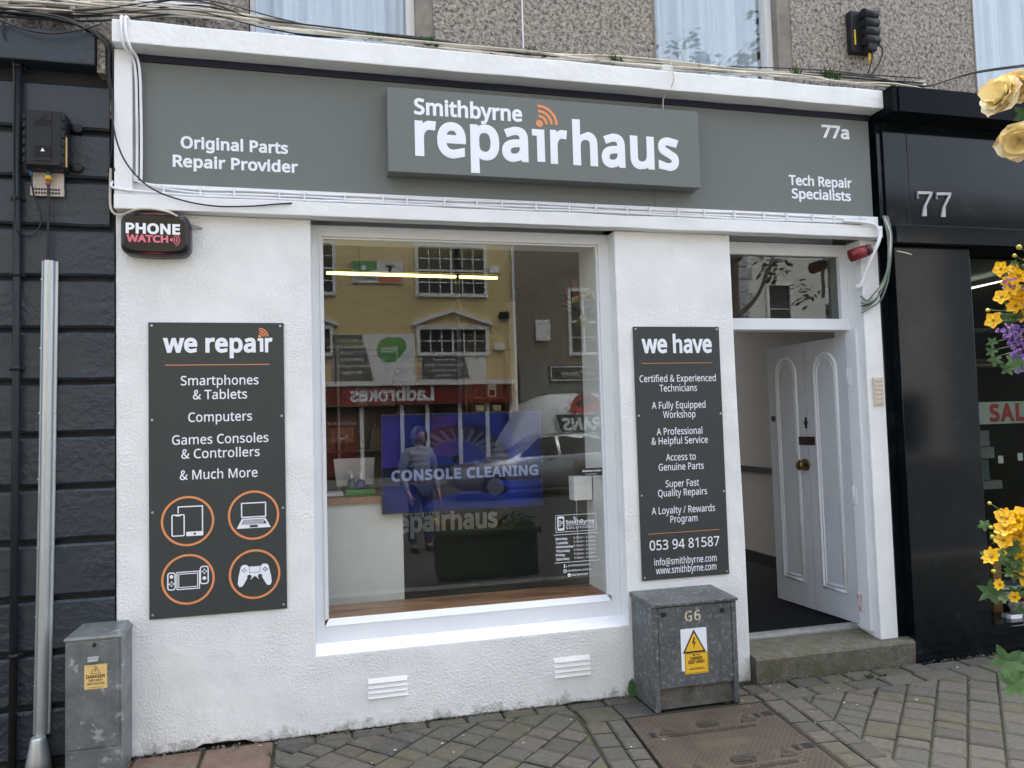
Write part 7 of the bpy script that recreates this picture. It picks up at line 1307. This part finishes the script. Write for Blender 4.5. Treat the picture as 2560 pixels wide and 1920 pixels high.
basket('hanging_basket', (2.715, -2.130, 0.885), 'lowest basket of yellow daisies in a rounded grey pot at the right edge', FLo, .30, .806, 70, 3)
pl = thing('planter_tub', (1.75, -3.45, 0), 'long dark planter trough full of plants mirrored low in the glass', 'planter')
mb = MB(); mb.box(1.16, 2.20, -3.70, -3.26, 0, .46, .05); mb.box(1.13, 2.23, -3.73, -3.23, .45, .51, .015); mb.build('tub', pm('dark_green_tub', (.035, .05, .046), .5, var=.1, spec=.2), pl)
mb = MB(); rnd = random.Random(5)
for k in range(420):
    p = Vector((rnd.uniform(1.16, 2.2), rnd.uniform(-3.7, -3.26), .50+abs(rnd.gauss(0, .06)))); s = rnd.uniform(.02, .04); ax = Vector((rnd.uniform(-1, 1), rnd.uniform(-1, 1), 1)).normalized(); b1_ = ax.orthogonal().normalized(); b2_ = ax.cross(b1_); mb.mi = 0 if rnd.random() < .85 else 1; mb.add([p-b1_*s, p+b2_*s*.6, p+b1_*s, p-b2_*s*.6], [(0, 1, 2, 3)])
tag(mb.build('foliage', ['leaf', yel], pl), kind='stuff')

# ---- street tree in the road, placed along the mirrored line of sight (mirrored in the upper panes and the black tiles)
tt = thing('street_tree', (7.4, -7.9, -.1), 'leafy street tree mirrored in the upper window panes', 'tree')
mb = MB(); mb.tube(smoothpath([(7.4, -7.9, -.12), (7.42, -7.88, 1.5), (7.36, -7.95, 3.2), (7.45, -7.9, 4.9), (7.4, -7.85, 6.8)], 4), [.16-.006*i for i in range(17)], 12)
rt = random.Random(21); limbs = []
for k in range(11):
    a = k*2.4; z0 = 3.4+k*.33; e_ = Vector((7.4+1.5*math.cos(a)*rt.uniform(.6, 1.1), -7.9+1.5*math.sin(a)*rt.uniform(.6, 1.1), z0+rt.uniform(1.0, 1.9))); limbs.append(e_); mb.tube(smoothpath([(7.4, -7.9, z0), ((7.4+e_.x)/2, (-7.9+e_.y)/2, z0+.45), e_], 4), [.055, .05, .045, .04, .035, .03, .022, .016, .010], 7)
mb.build('trunk', pm('tree_bark', (.09, .07, .05), .9, var=.3, vs=12, bump=1, bs=30, bd=.01), tt)
mb = MB()
for e_ in limbs+[Vector((7.4, -7.9, 7.4)), Vector((7.2, -7.7, 6.6))]:
    for c_ in range(7):
        q = e_+Vector((rt.gauss(0, .45), rt.gauss(0, .45), rt.gauss(0, .40))); rr = rt.uniform(.22, .42)
        for k in range(34):
            d_ = Vector((rt.gauss(0, 1), rt.gauss(0, 1), rt.gauss(0, .8))).normalized()*rr*rt.random()**.4; ax = (d_+Vector((rt.uniform(-.3, .3), rt.uniform(-.3, .3), .4))).normalized(); b1_ = ax.orthogonal().normalized(); b2_ = ax.cross(b1_); s = rt.uniform(.05, .09); mb.mi = rt.randint(0, 1); p_ = q+d_
            mb.add([p_-b1_*s, p_+b2_*s*.55, p_+b1_*s, p_-b2_*s*.55], [(0, 1, 2, 3)])
mb.build('crown', ['leaf', 'leaf2'], tt)
